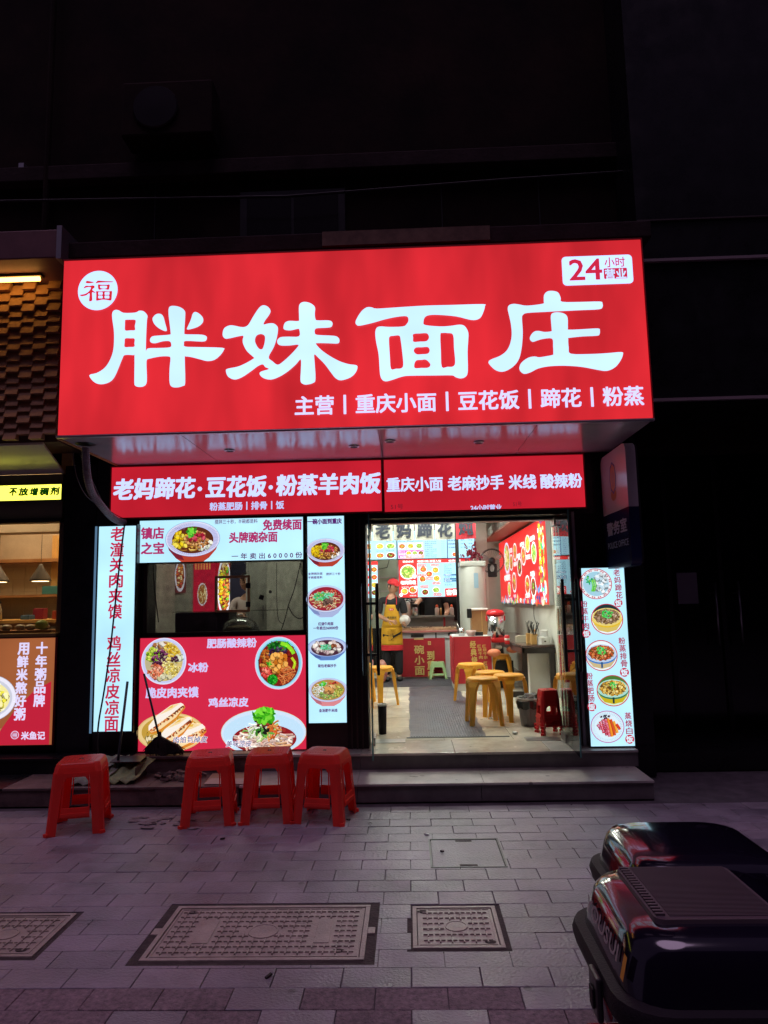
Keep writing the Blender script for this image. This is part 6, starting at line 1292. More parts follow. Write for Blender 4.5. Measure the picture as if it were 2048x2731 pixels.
t = thing('plastic_bags', 'clear plastic bags of takeaway tubs on the wooden shelf', 'bags', (1.6, 11, 2.56), None)
for i in range(9): MB().ball((1.60+rnd.uniform(-.03, .03), 9.7+.38*i, 2.66), .12, .17, .12, 12, 7).build('bag', mat('hazy_bag', (.45,.45,.42), .25, noise=.3, scale=12, spec=.8), t, smooth=True)

fan('wall_fan', 'dark wall fan with pale blades on the column above the bar table', 1.361, 11.35, 2.06, .20, -8)
for i, x in enumerate((1.24, 1.265)): o = MB().tube([(x, 11.5, 1.78), (x, 11.52, 1.35)], .003, 5).build('pull_cord', M_cable); tag(o, ['left', 'right'][i]+' pull cord hanging below the wall fan', 'cord', 'pull cords of the wall fan')

# counter
t = thing('serving_counter', 'white counter with a food shelf at the back of the shop', 'counter', (.3, 11.3, .262))
MB().box(-.17, .745, 11.10, 11.8, .262, .86).build('counter_body', M_white, t); MB().box(-.19, .745, 11.07, 11.8, .862, .955).build('drawer_band', mat('pale_band', (.52,.52,.56), .35), t)
MB().box(.02, .22, 11.058, 11.07, .885, .93).build('drawer_grip', M_dark, t); MB().box(.60, .72, 11.058, 11.07, .90, .94).build('drawer_grip', M_dark, t); MB().box(.40, .42, 11.06, 11.07, .865, .95).build('divider', M_dark, t)
MB().box(-.20, .745, 11.03, 11.8, .957, .98).build('counter_top', mat('pinkish_top', (.45,.16,.15), .4), t); MB().box(-.18, .745, 11.2, 11.78, .981, 1.02).build('chopping_board', mat('board', (.42,.28,.16), .6, noise=.3, scale=20), t)
MB().box(-.12, .745, 11.72, 11.76, 1.02, 1.17).build('back_panel', mat('grey_panel', (.25,.24,.25), .5), t)
MB().box(-.17, .745, 11.55, 11.78, 1.172, 1.20).build('pass_shelf', M_steel, t); MB().box(.56, .59, 11.6, 11.63, 1.02, 1.17).build('shelf_post', M_redcase, t)
b = MB()
for i in range(26): b.obox((rnd.uniform(-.1, .7), 11.32+rnd.uniform(-.08, .08), 1.028), (.05, .03, .012), (rnd.uniform(-.3, .3), rnd.uniform(-.3, .3), rnd.uniform(0, 3)))
o = b.build('food_scraps', mat('scraps', (.2,.14,.1), .7, noise=.6, scale=40)); tag(o, kind='stuff')
t = thing('counter_banner', 'large red cloth banner with gold characters hanging on the counter', 'banner', (.18, 11.0, .27))
b = MB(); n = 14
for k in range(n+1): u = k/n; y = 11.025+.008*math.sin(u*11); b.v += [(-.155+.70*u, y, .285), (-.155+.70*u, y-.004, .87)]
b.f = [(2*k, 2*k+2, 2*k+3, 2*k+1) for k in range(n)]; b.build('cloth', M_redcl, t, smooth=True)
fr = F(11.01); p = Print(fr, .002); GO2 = (.66, .46, .16)
p.vtext('一碗小面', *(0.139,0.941,0.145,0.297,0.146), GO2, .03, .2); p.vtext('到重庆', *(0.318,0.68,0.316,0.243,0.105), GO2, .03, .12)
e = (0.304,0.795,0.023,0.028); p.rect(e[0]-e[2], e[0]+e[2], e[1]-e[3], e[1]+e[3], GO2); p.text('面', e[0]-e[2]*.7, e[0]+e[2]*.7, e[1], e[3]*1.4, (.3,.02,.03)); p.build('lettering', PD, t)
z1 = 1.201
simple('white_kettle', 'white ribbed electric kettle on the pass shelf', 'kettle', [('kettle_body', MB().lathe([(.075, z1), (.065, z1+.20), (.06, z1+.22)], (-.04, 11.6, 0), 22), M_white, True), ('kettle_lid', MB().lathe([(.062, z1+.221), (.03, z1+.24)], (-.04, 11.6, 0), 16), M_white, True), ('handle', MB().tube([(-.11, 11.6, z1+.18), (-.16, 11.6, z1+.17), (-.16, 11.6, z1+.06), (-.115, 11.6, z1+.03)], .012, 8), M_white, True)], (-.04, 11.6, z1))
simple('steel_flask', 'steel flask with dark lid on the pass shelf', 'flask', [('flask_body', MB().lathe([(.045, z1), (.045, z1+.15)], (.10, 11.6, 0), 20), M_chrome, True), ('lid', MB().lathe([(.048, z1+.151), (.048, z1+.19), (.02, z1+.20)], (.10, 11.6, 0), 20), M_dark, False)], (.10, 11.6, z1))
for i, (x, lb) in enumerate(((.46, 'white squeeze bottle with orange cap on the pass shelf'), (.70, 'white squeeze bottle with red cap at the right end of the pass shelf'))):
    simple('squeeze_bottle', lb, 'bottle', [('bottle_body', MB().lathe([(.035, z1), (.035, z1+.11), (.02, z1+.13)], (x, 11.6, 0), 16), M_white, True), ('cap', MB().lathe([(.022, z1+.131), (.022, z1+.16), (.008, z1+.175)], (x, 11.6, 0), 12), mat('orange_cap', (.7,.12,.04), .4), False)], (x, 11.6, z1), 'squeeze bottles on the pass shelf')
simple('salt_tube', 'slim pale tube between the squeeze bottles', 'tube', [('tube_body', MB().lathe([(.014, z1), (.014, z1+.12)], (.52, 11.6, 0), 10), M_bamboo, True)], (.52, 11.6, z1))
t = thing('kitchen_hood', 'dark steel kitchen hood and stoves behind the pass shelf', 'hood', (.3, 12.8, 1.2)); MB().box(-.1, 1.05, 12.6, 13.45, .262, 1.05).build('stove', M_steel, t); MB().box(-.15, 1.05, 12.7, 13.48, 1.4, 1.6).build('hood_body', M_dark, t); MB().box(.2, 1.05, 13.44, 13.49, 1.05, 1.4).build('splashback', M_dark, t)
t = thing('pan_rack', 'row of pots on the ledge under the menu board', 'rack', (.0, 12.3, 1.42)); MB().box(-.15, .25, 12.2, 12.5, 1.42, 1.44).build('rack_shelf', M_steel, t)
for i in range(4): MB().lathe([(.03, 1.441), (.045, 1.48), (.04, 1.48), (.02, 1.445)], (-.08+.09*i, 12.3, 0), 14).build('pot', M_chrome if i % 2 else M_white, t, smooth=True)
o = MB()
for z in (1.85, 1.62): o.box(-1.38, -.2, 11.935, 11.948, z-.008, z+.008)
o.box(-.62, -.60, 11.935, 11.948, 1.62, 2.6); tag(o.build('wall_trim', M_alum), 'thin trim strips on the pale green wall behind the cook', 'wall trim')
o = MB().tube([(-.75, 11.9, 2.08), (-.55, 11.9, 1.98), (-.35, 11.9, 2.02), (-.3, 11.9, 2.2)], .006, 6).build('wall_cable', M_cable); tag(o, 'drooping cable on the pale green wall behind the cook', 'cable')
o = MB().ball((-.42, 10.5, .434), .085, .09, .17, 14, 8).build('shopping_bag', mat('red_patterned_bag', (.5,.03,.05), .6, scale=22, c2=(.5,.35,.3)), smooth=True); tag(o, 'red patterned bag on the floor left of the cook', 'bag')

# ================================================================ STREET THINGS
P3 = lambda y, q: (q[0], y, q[1])
t = thing('flexible_conduit', 'grey flexible conduit curving down from the sign box to the window header', 'conduit', (-2.3, 5.2, 2.7))
a = [P3(5.10, (-2.413,2.68)), P3(5.12, (-2.416,2.578)), P3(5.2, (-2.435,2.462)), P3(5.35, (-2.466,2.369)), P3(5.5, (-2.464,2.297)), P3(5.7, (-2.475,2.236)), P3(5.85, (-2.468,2.205)), P3(5.92, (-2.434,2.195))]
def dense(p, n=6):
    out = []
    for i in range(len(p)-1):
        q = [Vector(p[max(0, min(len(p)-1, i+k))]) for k in (-1, 0, 1, 2)]
        for j in range(n): s = j/n; out.append(.5*((2*q[1])+(q[2]-q[0])*s+(2*q[0]-5*q[1]+4*q[2]-q[3])*s*s+(3*q[1]-q[0]-3*q[2]+q[3])*s**3))
    return out+[Vector(p[-1])]
d = dense(a, 14); MB().tube(d, [.027+.0035*(i % 2) for i in range(len(d))], 12).build('conduit_tube', mat('grey_conduit', (.20,.17,.20), .55, noise=.25, scale=20), t)
MB().lathe([(.05, 2.698), (.075, 2.703)], (a[0][0], a[0][1], 0), 14).build('rough_hole', M_black, t)
def cable(label, pts, r=.004, name='cable', group=None, m=None):
    o = MB().tube(dense(pts, 6), r, 6).build(name, m or M_cable, smooth=True); tag(o, label, 'cable', group); return o
cable('black cable hanging down over the tall white lightbox to the pavement', [P3(5.90, (-2.426,2.196)), P3(5.87, (-2.43,2.041)), P3(5.87, (-2.458,1.755)), P3(5.87, (-2.487,1.408)), P3(5.87, (-2.512,1.128)), P3(5.86, (-2.549,0.792)), P3(5.86, (-2.586,0.55)), P3(5.85, (-2.59,0.387)), P3(5.84, (-2.568,0.225))], .0075)
cable('thin loose wire looping left of the grey conduit', [P3(5.2, (-2.559,2.671)), P3(5.3, (-2.572,2.498)), P3(5.5, (-2.59,2.38)), P3(5.7, (-2.563,2.314))], .003)
cable('thin loose wire between the grey conduit and the fascia sign', [P3(5.25, (-2.53,2.666)), P3(5.5, (-2.541,2.501)), P3(5.8, (-2.543,2.31)), P3(5.92, (-2.412,2.214))], .003)
cable('thin wire curving beside the black pier right of the door', [P3(6.0, (1.524,2.199)), P3(6.0, (1.52,2.021)), P3(6.0, (1.481,1.894)), P3(6.0, (1.439,1.815))], .003)
cable('black wire hanging at the left inside the service window', [P3(6.3, (-2.321,1.851)), P3(6.3, (-2.303,1.63)), P3(6.3, (-2.279,1.461)), P3(6.3, (-2.26,1.326))], .005)
cable('knotted black wires hanging at the right inside the service window', [P3(6.3, (-0.968,1.837)), P3(6.3, (-1.027,1.602)), P3(6.3, (-1.079,1.462)), P3(6.3, (-1.113,1.336)), P3(6.3, (-1.161,1.198))], .005)
cable('black wire looping from the knot inside the service window', [P3(6.32, (-1.089,1.452)), P3(6.32, (-1.042,1.368)), P3(6.32, (-0.981,1.333)), P3(6.32, (-0.93,1.366))], .005)
cable('thin white wire on the kitchen wall behind the service window', [P3(6.5, (-1.224,1.853)), P3(6.5, (-1.225,1.54)), P3(6.5, (-1.211,1.332)), P3(6.5, (-1.163,1.283))], .003)
cable('wires running down the wall behind the bar table', [(1.75, 9.9, 1.4), (1.74, 9.9, 1.2), (1.76, 9.7, 1.0), (1.70, 9.5, .9)], .004)

# broom
t = thing('broom', 'dark bristle broom with a thin pole leaning on the red lightbox', 'broom', (-1.9, 5.87, .262))
b0, b1 = (-2.078,0.398), (-2.236,0.913)
MB().tube([(b0[0], 5.86, b0[1]), (b1[0], 5.91, b1[1])], .0095, 8).build('handle', mat('broom_handle', (.03,.10,.12), .4), t, smooth=True)
x0, x1, xl, xr, zt_, zb = -2.081, -2.038, -2.203, -1.868, 0.428, .264
MB().lathe([(.03, zt_-.10), (.022, zt_-.04), (.012, zt_+.02)], (x0+.004, 5.86, 0), 12).build('socket', M_bristle, t, smooth=True)
rnd = random.Random(12); b = MB()
for i in range(420):
    f = rnd.uniform(-1, 1); w = rnd.uniform(-.02, .02); xt = x0+f*.035; xb = (xl+xr)/2+f*(xr-xl)/2*.97; s = rnd.uniform(0, .05)
    xm = xt+(xb-xt)*.72; b.tube([(xt, 5.86+w*.5, zt_-.01-abs(f)*.02), (xm+rnd.uniform(-.008, .008), 5.855+w, zt_-.065-abs(f)*.03), (xb+rnd.uniform(-.015, .015), 5.85+w*1.6, zb+s*abs(f))], [.004, .0045, .003], 3, False)
b.build('bristles', M_bristle, t)
plate([[(x0-.02, zt_-.02), (x0-.055, zt_-.05), (xl+.03, zt_-.10), (xl+.012, zb+.03), (xr-.02, zb+.035), (xr-.05, zt_-.085), (x0+.06, zt_-.045), (x0+.025, zt_-.02)]], lambda u, v, w: (u, 5.872-w, v), .03).build('bristle_core', M_bristle, t)
# dustpan
t = thing('dustpan', 'long handled dustpan standing on the lower step, handle leaning on the white lightbox', 'dustpan', (-2.2, 5.6, .135))
b0, b1 = (-2.326,0.208), (-2.355,0.856)
MB().tube([(b0[0], 5.62, b0[1]), (b1[0], 5.86, b1[1])], .011, 8).build('handle', mat('steel_blue_pole', (.03,.06,.07), .4), t, smooth=True)
dp = (b0[0]-.05, b0[0]+.19)
q = MB(); q.box(dp[0], dp[1], 5.50, 5.74, .137, .142); q.box(dp[0], dp[1], 5.735, 5.745, .142, .27); q.box(dp[0], dp[0]+.006, 5.52, 5.735, .142, .24); q.box(dp[1]-.006, dp[1], 5.52, 5.735, .142, .24); q.add([(dp[0], 5.60, .27), (dp[1], 5.60, .27), (dp[1], 5.745, .285), (dp[0], 5.745, .285), (dp[0], 5.60, .264), (dp[1], 5.60, .264), (dp[1], 5.745, .279), (dp[0], 5.745, .279)], [(0,1,2,3),(7,6,5,4),(0,4,5,1),(1,5,6,2),(2,6,7,3),(3,7,4,0)])
q.build('pan', mat('dark_red_pan', (.05,.02,.025), .4), t)
# cardboard, sack, rubble
for i, (x, y, z, sx, sy, rz, lb) in enumerate(((-1.42, 5.60, .1365, .34, .30, .06, 'flat brown cardboard piece on the lower step behind the red stools'), (-1.40, 5.48, .1405, .34, .16, -.05, 'paler cardboard strip over the brown one on the lower step'), (-1.55, 5.90, .2635, .50, .12, .02, 'long cardboard strip on the platform under the red lightbox'))):
    o = MB().obox((x, y, z+.002), (sx, sy, .0035), (rnd.uniform(0, .02), 0, rz)).build('cardboard', [M_card, mat('pale_cardboard', (.5,.4,.33), .85), M_card][i]); tag(o, lb, 'cardboard')
rnd = random.Random(21)
t = thing('folded_sack', 'crumpled green and grey woven sack behind the lone red stool', 'sack', (-2.45, 5.6, .135))
def sheet(x0, x1, y0, y1, z0, z1, m, name, sd):
    r = random.Random(sd); b = MB(); n, k = 14, 8
    for i in range(n+1):
        for j in range(k+1):
            u, v = i/n, j/k; b.v.append((x0+(x1-x0)*u+.05*v+r.gauss(0, .004), y0+(y1-y0)*v+r.gauss(0, .004), z0+(z1-z0)*v+.018*math.sin(u*19+sd+v*3)*math.sin(v*5+sd)+.012+r.gauss(0, .003)))
    for i in range(n):
        for j in range(k): q = i*(k+1)+j; b.f.append((q, q+k+1, q+k+2, q+1))
    o = b.build(name, m, t, smooth=True); s = o.modifiers.new('th', 'SOLIDIFY'); s.thickness = .004; return o
sheet(-2.66, -2.34, 5.42, 5.78, .14, .27, mat('grey_sack', (.30,.30,.24), .6, scale=9, c2=(.12,.14,.10)), 'grey_layer', 1)
sheet(-2.42, -2.12, 5.44, 5.76, .145, .25, mat('green_sack', (.28,.34,.14), .6, scale=14, c2=(.10,.13,.06)), 'green_layer', 2)
t = thing('cement_rubble', 'dark crumbled cement heap where the steps are patched', 'rubble', (-1.85, 5.6, .135))
b = MB()
for i in range(40): b.obox((-1.85+rnd.gauss(0, .12), 5.66+rnd.gauss(0, .08), .14+rnd.uniform(0, .02)), (rnd.uniform(.02, .07), rnd.uniform(.02, .05), rnd.uniform(.01, .03)), (rnd.uniform(-.4, .4), rnd.uniform(-.4, .4), rnd.uniform(0, 3)))
tag(b.build('rubble_pieces', M_riserw, t), kind='stuff')
for i, (x, y) in enumerate(((.075, 4.66), (-.45, 4.98), (.16, 4.36), (-1.22, 4.62), (-.6, 2.99))):
    o = MB().obox((x, y, .006), (.03, .012, .008), (0, .2, i)).build('litter_scrap', M_bristle if i else M_white); tag(o, ['pale straw scrap on the pavement by the tiled cover', 'dark scrap on the pavement right of the red stools', 'small dark scrap inside the tiled cover joint', 'dark scrap in front of the leftmost grouped stool', 'small dark scrap in front of the large manhole cover'][i], 'litter')

# ---------------------------------------------------------------- scooters with top cases
def rring(x0, x1, y0, y1, r, z, n=5):
    p = []
    for cx, cy, a0 in ((x1-r,y0+r,-90),(x1-r,y1-r,0),(x0+r,y1-r,90),(x0+r,y0+r,180)):
        for i in range(n+1): a = R(a0+90*i/n); p.append((cx+r*math.cos(a), cy+r*math.sin(a), z))
    return p
def loft(secs):
    m = MB(); n = len(secs[0])
    for s in secs: m.v += s
    for k in range(len(secs)-1):
        for j in range(n): m.f.append((k*n+j, k*n+(j+1) % n, k*n+n+(j+1) % n, k*n+n+j))
    m.f.append(tuple(range(n))[::-1]); m.f.append(tuple(range((len(secs)-1)*n, len(secs)*n))); return m
def scooter(label, dx, dy, dz, text, pad):
    t = thing('electric_scooter', label, 'scooter', (dx, dy, 0), 'dark scooters with top cases parked at the right'); X, Y, Z = dx, dy, dz
    L, W_ = .47, .46
    S = lambda i, z, r=.095: rring(X+i, X+L-i, Y+i, Y+W_-i, r, Z+z)
    lid = loft([S(0, -.115), S(.003, -.10), S(.012, -.06), S(.022, -.025), S(.036, -.008, .09), S(.06, .0, .085), S(.10, .005, .07), S(.16, .009, .04)]).build('case_lid', M_lid, t); smooth_angle(lid, 50)
    fl_ = loft([S(-.022, -.165, .10), S(-.028, -.14, .10), S(-.022, -.118, .10), S(.0, -.1155, .10)]).build('case_rim', M_matte, t); smooth_angle(fl_, 40)
    bs = loft([S(.09, -.38), S(.05, -.30), S(.01, -.1655)]).build('case_base', M_matte, t); smooth_angle(bs, 40)
    lt = MB().box(X-.040, X-.026, Y+.12, Y+.19, Z-.21, Z-.12).build('latch', M_dark, t, bevel=.006)
    MB().box(X-.045, X-.0405, Y+.14, Y+.17, Z-.19, Z-.15).build('latch_plate', M_matte, lt, bevel=.002)
    if pad:
        pb = loft([rring(X+.085, X+.36, Y+.09, Y+.385, .02, Z-.002), rring(X+.087, X+.358, Y+.092, Y+.383, .02, Z+.012)]).build('lid_pad', M_pad, t)
        m = MB(); y = Y+.11
        while y < Y+.375: m.box(X+.092, X+.112, y, y+.008, Z+.0118, Z+.0165); y += .015
        m.build('pad_ridge', M_pad, pb)
        m = MB(); y = Y+.108
        while y < Y+.378: m.box(X+.12, X+.35, y, y+.0035, Z+.0118, Z+.0138); y += .0065
        tag(m.build('pad_texture', M_pad, pb), kind='stuff')
        fw = frame_gen((X+.002, Y+W_-.06, Z-.105), (0, -1, 0), (.25, 0, 1)); p = Print(fw, .006); p.text('YOUSUI', .03, .29, .042, .034, (.30,.27,.27), .02); p.rect(.325, .345, .012, .06, (.6,.28,.02)); p.build('lettering', PD, t)
    else:
        g = MB()
        for i in range(4):
            for j in range(3): g.box(X+.02+.014*j, X+.03+.014*j, Y-.003, Y+.001, Z-.10+.016*i, Z-.09+.016*i)
        g.build('reflector', mat('reflector', (.5,.42,.4), .2), t)
    # scooter underneath, nose towards +x
    cy = Y+W_/2
    MB().tube([(X+.12, cy-.09, Z-.39), (X+.38, cy-.09, Z-.39), (X+.5, cy-.09, Z-.42)], .012, 8).tube([(X+.12, cy+.09, Z-.39), (X+.38, cy+.09, Z-.39), (X+.5, cy+.09, Z-.42)], .012, 8).build('carrier_rack', M_matte, t)
    body = loft([rring(X+.0, X+.62, cy-.10, cy+.10, .05, .22), rring(X-.02, X+.75, cy-.15, cy+.15, .08, .32), rring(X-.05, X+.85, cy-.16, cy+.16, .09, Z-.50), rring(X-.02, X+.85, cy-.13, cy+.13, .08, Z-.42), rring(X+.03, X+.82, cy-.10, cy+.10, .07, Z-.395)]).build('rear_body', M_lid, t); smooth_angle(body, 50)
    seat = loft([rring(X+.45, X+1.12, cy-.13, cy+.13, .09, Z-.39), rring(X+.44, X+1.14, cy-.15, cy+.15, .10, Z-.33), rring(X+.47, X+1.10, cy-.13, cy+.13, .09, Z-.285), rring(X+.52, X+1.04, cy-.08, cy+.08, .06, Z-.275)]).build('seat', M_matte, t); smooth_angle(seat, 50)
    MB().box(X+.7, X+1.40, cy-.16, cy+.16, .20, .24).build('footboard', M_matte, t, bevel=.01)
    sh = loft([rring(X+1.36, X+1.44, cy-.18, cy+.18, .03, .22), rring(X+1.42, X+1.56, cy-.20, cy+.20, .05, .5), rring(X+1.34, X+1.46, cy-.15, cy+.15, .05, .85), rring(X+1.28, X+1.40, cy-.10, cy+.10, .05, .98)]).build('front_shield', M_lid, t); smooth_angle(sh, 50)
    MB().tube([(X+1.28, cy-.32, 1.0), (X+1.34, cy-.1, .98), (X+1.34, cy+.1, .98), (X+1.28, cy+.32, 1.0)], .014, 8).build('handlebar', M_matte, t, smooth=True)
    MB().lathe([(.001, .06), (.07, .05), (.08, 0)], (0,0,0), 16, Matrix.Translation((X+1.43, cy, .88)) @ Matrix.Rotation(R(90), 4, 'Y')).build('headlight', M_chrome, t, smooth=True)
    for s in (-1, 1):
        m = MB().tube([(X+1.32, cy+s*.2, 1.0), (X+1.30, cy+s*.26, 1.16)], .006, 6).build('mirror', M_matte, t); MB().ball((X+1.29, cy+s*.28, 1.20), .015, .055, .035, 12, 6).build('mirror_glass', M_chrome, m, smooth=True)
    for wx in (X+.30, X+1.52):
        w = MB().lathe([(.13, -.035), (.19, -.04), (.215, -.02), (.215, .02), (.19, .04), (.13, .035)], (0,0,0), 28, Matrix.Translation((wx, cy, .215)) @ Matrix.Rotation(R(90), 4, 'X')).build('wheel', M_rubber, t, smooth=True)
        MB().lathe([(.02, -.042), (.128, -.036), (.128, .036), (.02, .042)], (0,0,0), 20, Matrix.Translation((wx, cy, .215)) @ Matrix.Rotation(R(90), 4, 'X')).build('rim', M_steel, w)
    MB().box(X-.03, X+.10, cy-.07, cy+.07, .42, .50).build('tail_light', mat('tail_red', (.25,.01,.01), .2), t, bevel=.01)
    MB().tube([(X+.55, cy-.12, .2), (X+.60, cy-.17, .01)], .010, 6).tube([(X+.55, cy+.12, .2), (X+.60, cy+.17, .01)], .010, 6).build('stand', M_steel, t)
    return t
scooter('dark scooter nearest the camera, its glossy top case with a ribbed pad', .42, 1.50, .80, True, True)
scooter('dark scooter standing behind the nearest one, smaller view of its glossy top case', .60, 2.05, .745, False, False)

# ================================================================ PEOPLE
def skin(name, joints, edges, m, parent, sub=2, rootv=0):
    me = bpy.data.meshes.new(name); o = OFF[root(parent).name]
    me.from_pydata([tuple(Vector(j[:3])-o) for j in joints], edges, []); me.update(); me.materials.append(m)
    ob = bpy.data.objects.new(name, me); col.objects.link(ob); ob.parent = parent
    s = ob.modifiers.new('skin', 'SKIN'); s.use_smooth_shade = True; s.branch_smoothing = .6
    lay = me.skin_vertices[0].data if me.skin_vertices else None
    if lay is None: return ob
    for i, j in enumerate(joints):
        r = j[3]; lay[i].radius = (r, j[4] if len(j) > 4 else r); lay[i].use_root = (i == rootv)
    u = ob.modifiers.new('sub', 'SUBSURF'); u.levels = sub; u.render_levels = sub
    return ob
def skin_layer(me):
    bm = bpy.types
def chain(n, k=0): return [(k+i, k+i+1) for i in range(n-1)]
_old = skin
def skin(name, joints, edges, m, parent, sub=2, rootv=0):
    import bmesh
    me = bpy.data.meshes.new(name); o = OFF[root(parent).name]
    b = bmesh.new(); lay = b.verts.layers.skin.new()
    vs = []
    for i, j in enumerate(joints):
        v = b.verts.new(Vector(j[:3])-o); v[lay].radius = (j[3], j[4] if len(j) > 4 else j[3]); v[lay].use_root = (i == rootv); vs.append(v)
    for e in edges: b.edges.new((vs[e[0]], vs[e[1]]))
    b.to_mesh(me); b.free(); me.materials.append(m)
    ob = bpy.data.objects.new(name, me); col.objects.link(ob); ob.parent = parent
    s = ob.modifiers.new('skin', 'SKIN'); s.use_smooth_shade = True; s.branch_smoothing = .5
    u = ob.modifiers.new('sub', 'SUBSURF'); u.levels = sub; u.render_levels = sub
    return ob
def head(t, c, yaw_, tilt, capc=None, scale=1.0):
    """a sculpted head: c is the head centre, face looks along -y before the turn"""
    M = Matrix.Translation(c) @ Matrix.Rotation(R(yaw_), 4, 'Z') @ Matrix.Rotation(R(tilt), 4, 'X') @ Matrix.Scale(scale, 4)
    m = MB(); n, k = 28, 20
    for i in range(k+1):
        th = math.pi*i/k
        for j in range(n):
            a = 2*math.pi*j/n; x, y, z = math.sin(th)*math.cos(a), math.sin(th)*math.sin(a), math.cos(th)
            f = max(0, -y); X = .072*x*(1-.22*max(0, -z)*(1)); Yy = .09*y; Zz = .105*z
            if z < 0: Yy += -.012*f*(-z)
            if -.45 < z < .12 and f > .9: Yy -= .020*(1-abs(x)/.3 if abs(x) < .3 else 0)*max(0, .6-abs(z+.12)*2)
            if .0 < z < .3 and f > .6: Yy += .008*max(0, 1-abs(abs(x)-.35)/.2)*max(0, 1-abs(z-.12)/.14)
            if -.62 < z < -.48 and f > .8: Yy -= .004*max(0, 1-abs(x)/.3)
            m.v.append(tuple(M @ Vector((X, Yy, Zz))))
    for i in range(k):
        for j in range(n): a = i*n+j; b = i*n+(j+1) % n; m.f.append((a, a+n, b+n, b))
    h = m.build('head', M_skin, t, smooth=True)
    for s in (-1, 1):
        MB().ball(M @ Vector((s*.075, .008, -.008)), .010, .02, .028, 8, 6).build('ear', M_skin, h, smooth=True)
        MB().ball(M @ Vector((s*.028, -.077, .012)), .012, .008, .006, 8, 5).build('eye', M_black, h, smooth=True)
        MB().obox(M @ Vector((s*.028, -.083, .032)), (.032, .006, .006), (0, 0, R(yaw_))).build('eyebrow', M_black, h)
    MB().obox(M @ Vector((0, -.092, -.055)), (.036, .006, .005), (0, 0, R(yaw_))).build('mouth', mat('lips', (.35,.13,.10), .5), h)
    hr = MB()
    for i in range(11):
        th = math.pi*.58*i/10
        for j in range(n):
            a = 2*math.pi*j/n; x, y, z = math.sin(th)*math.cos(a), math.sin(th)*math.sin(a), math.cos(th)
            if y < -.3 and z < .55: z = .55
            hr.v.append(tuple(M @ Vector((.077*x, .096*y+.003, .110*z+.002))))
    for i in range(10):
        for j in range(n): a = i*n+j; b = i*n+(j+1) % n; hr.f.append((a, a+n, b+n, b))
    hr.build('hair', M_black, t, smooth=True)
    if capc:
        cp = MB()
        for i in range(9):
            th = math.pi*.5*i/8
            for j in range(n):
                a = 2*math.pi*j/n; x, y, z = math.sin(th)*math.cos(a), math.sin(th)*math.sin(a), math.cos(th); cp.v.append(tuple(M @ Vector((.084*x, .102*y, .082*z+.040))))
        for i in range(8):
            for j in range(n): a = i*n+j; b = i*n+(j+1) % n; cp.f.append((a, a+n, b+n, b))
        cpo = cp.build('cap', capc, t, smooth=True)
        br = MB(); q = []
        for i in range(11): a = math.pi*i/10; q.append((.080*math.cos(a), -.075-.085*math.sin(a)))
        br.v = [tuple(M @ Vector((x, y, .045-.10*abs(y+.06)*.6))) for x, y in q]+[tuple(M @ Vector((x, y, .039-.10*abs(y+.06)*.6))) for x, y in q]; n2 = 11
        br.f = [tuple(range(n2)), tuple(range(n2, 2*n2))[::-1]]+[(i, (i+1) % n2, (i+1) % n2+n2, i+n2) for i in range(n2)]; br.build('cap_peak', capc, cpo, smooth=False)
    return h
def hand(t, w, d, palmn, m=None):
    """palm and five bent fingers; w wrist point, d pointing direction, palmn direction the fingers curl to"""
    w = Vector(w); d = Vector(d).normalized(); pn = Vector(palmn).normalized(); s = d.cross(pn).normalized(); m = m or M_skin
    J = [(*w, .022, .017), (*(w+d*.045), .030, .014), (*(w+d*.075), .032, .013)]; E_ = [(0, 1), (1, 2)]
    for i, (off, ln) in enumerate(((-.030, .055), (-.011, .066), (.009, .062), (.028, .048))):
        b = w+d*.075+s*off; k = len(J); J += [(*(b+d*ln*.35+pn*.004), .0095), (*(b+d*ln*.72+pn*.018), .0085), (*(b+d*ln*.95+pn*.038), .0075)]; E_ += [(2, k), (k, k+1), (k+1, k+2)]
    k = len(J); b = w+d*.02-s*.024; J += [(*(b-s*.018+d*.02+pn*.012), .011), (*(b-s*.024+d*.045+pn*.024), .009)]; E_ += [(0, k), (k, k+1)]
    return skin('hand', J, E_, m, t, 1)
cx, cy = -.27, 10.72
t = thing('person', 'man in red cap and ochre apron holding a white bowl beside the counter', 'person', (cx, cy, .262))
# bare body: neck, arms (one continuous figure under the clothes)
J = [(cx, cy, 1.00, .12, .09), (cx, cy, 1.15, .115, .085), (cx+.005, cy-.005, 1.33, .135, .09), (cx+.01, cy, 1.47, .11, .075), (cx+.02, cy-.01, 1.555, .045, .045), (cx+.03, cy-.025, 1.63, .043),
     (cx-.155, cy, 1.475, .05), (cx-.20, cy-.01, 1.24, .038), (cx-.04, cy-.20, 1.165, .028), (cx+.165, cy, 1.475, .05), (cx+.20, cy+.01, 1.24, .038), (cx+.165, cy-.15, 1.14, .027),
     (cx-.075, cy, .95, .075), (cx-.085, cy, .62, .055), (cx-.08, cy+.01, .33, .038), (cx-.08, cy-.07, .285, .035, .025), (cx+.085, cy, .95, .075), (cx+.095, cy-.01, .62, .055), (cx+.10, cy, .33, .038), (cx+.11, cy-.08, .285, .035, .025)]
E_ = [(0, 1), (1, 2), (2, 3), (3, 4), (4, 5), (3, 6), (6, 7), (7, 8), (3, 9), (9, 10), (10, 11), (0, 12), (12, 13), (13, 14), (14, 15), (0, 16), (16, 17), (17, 18), (18, 19)]
skin('body', J, E_, M_skin, t)
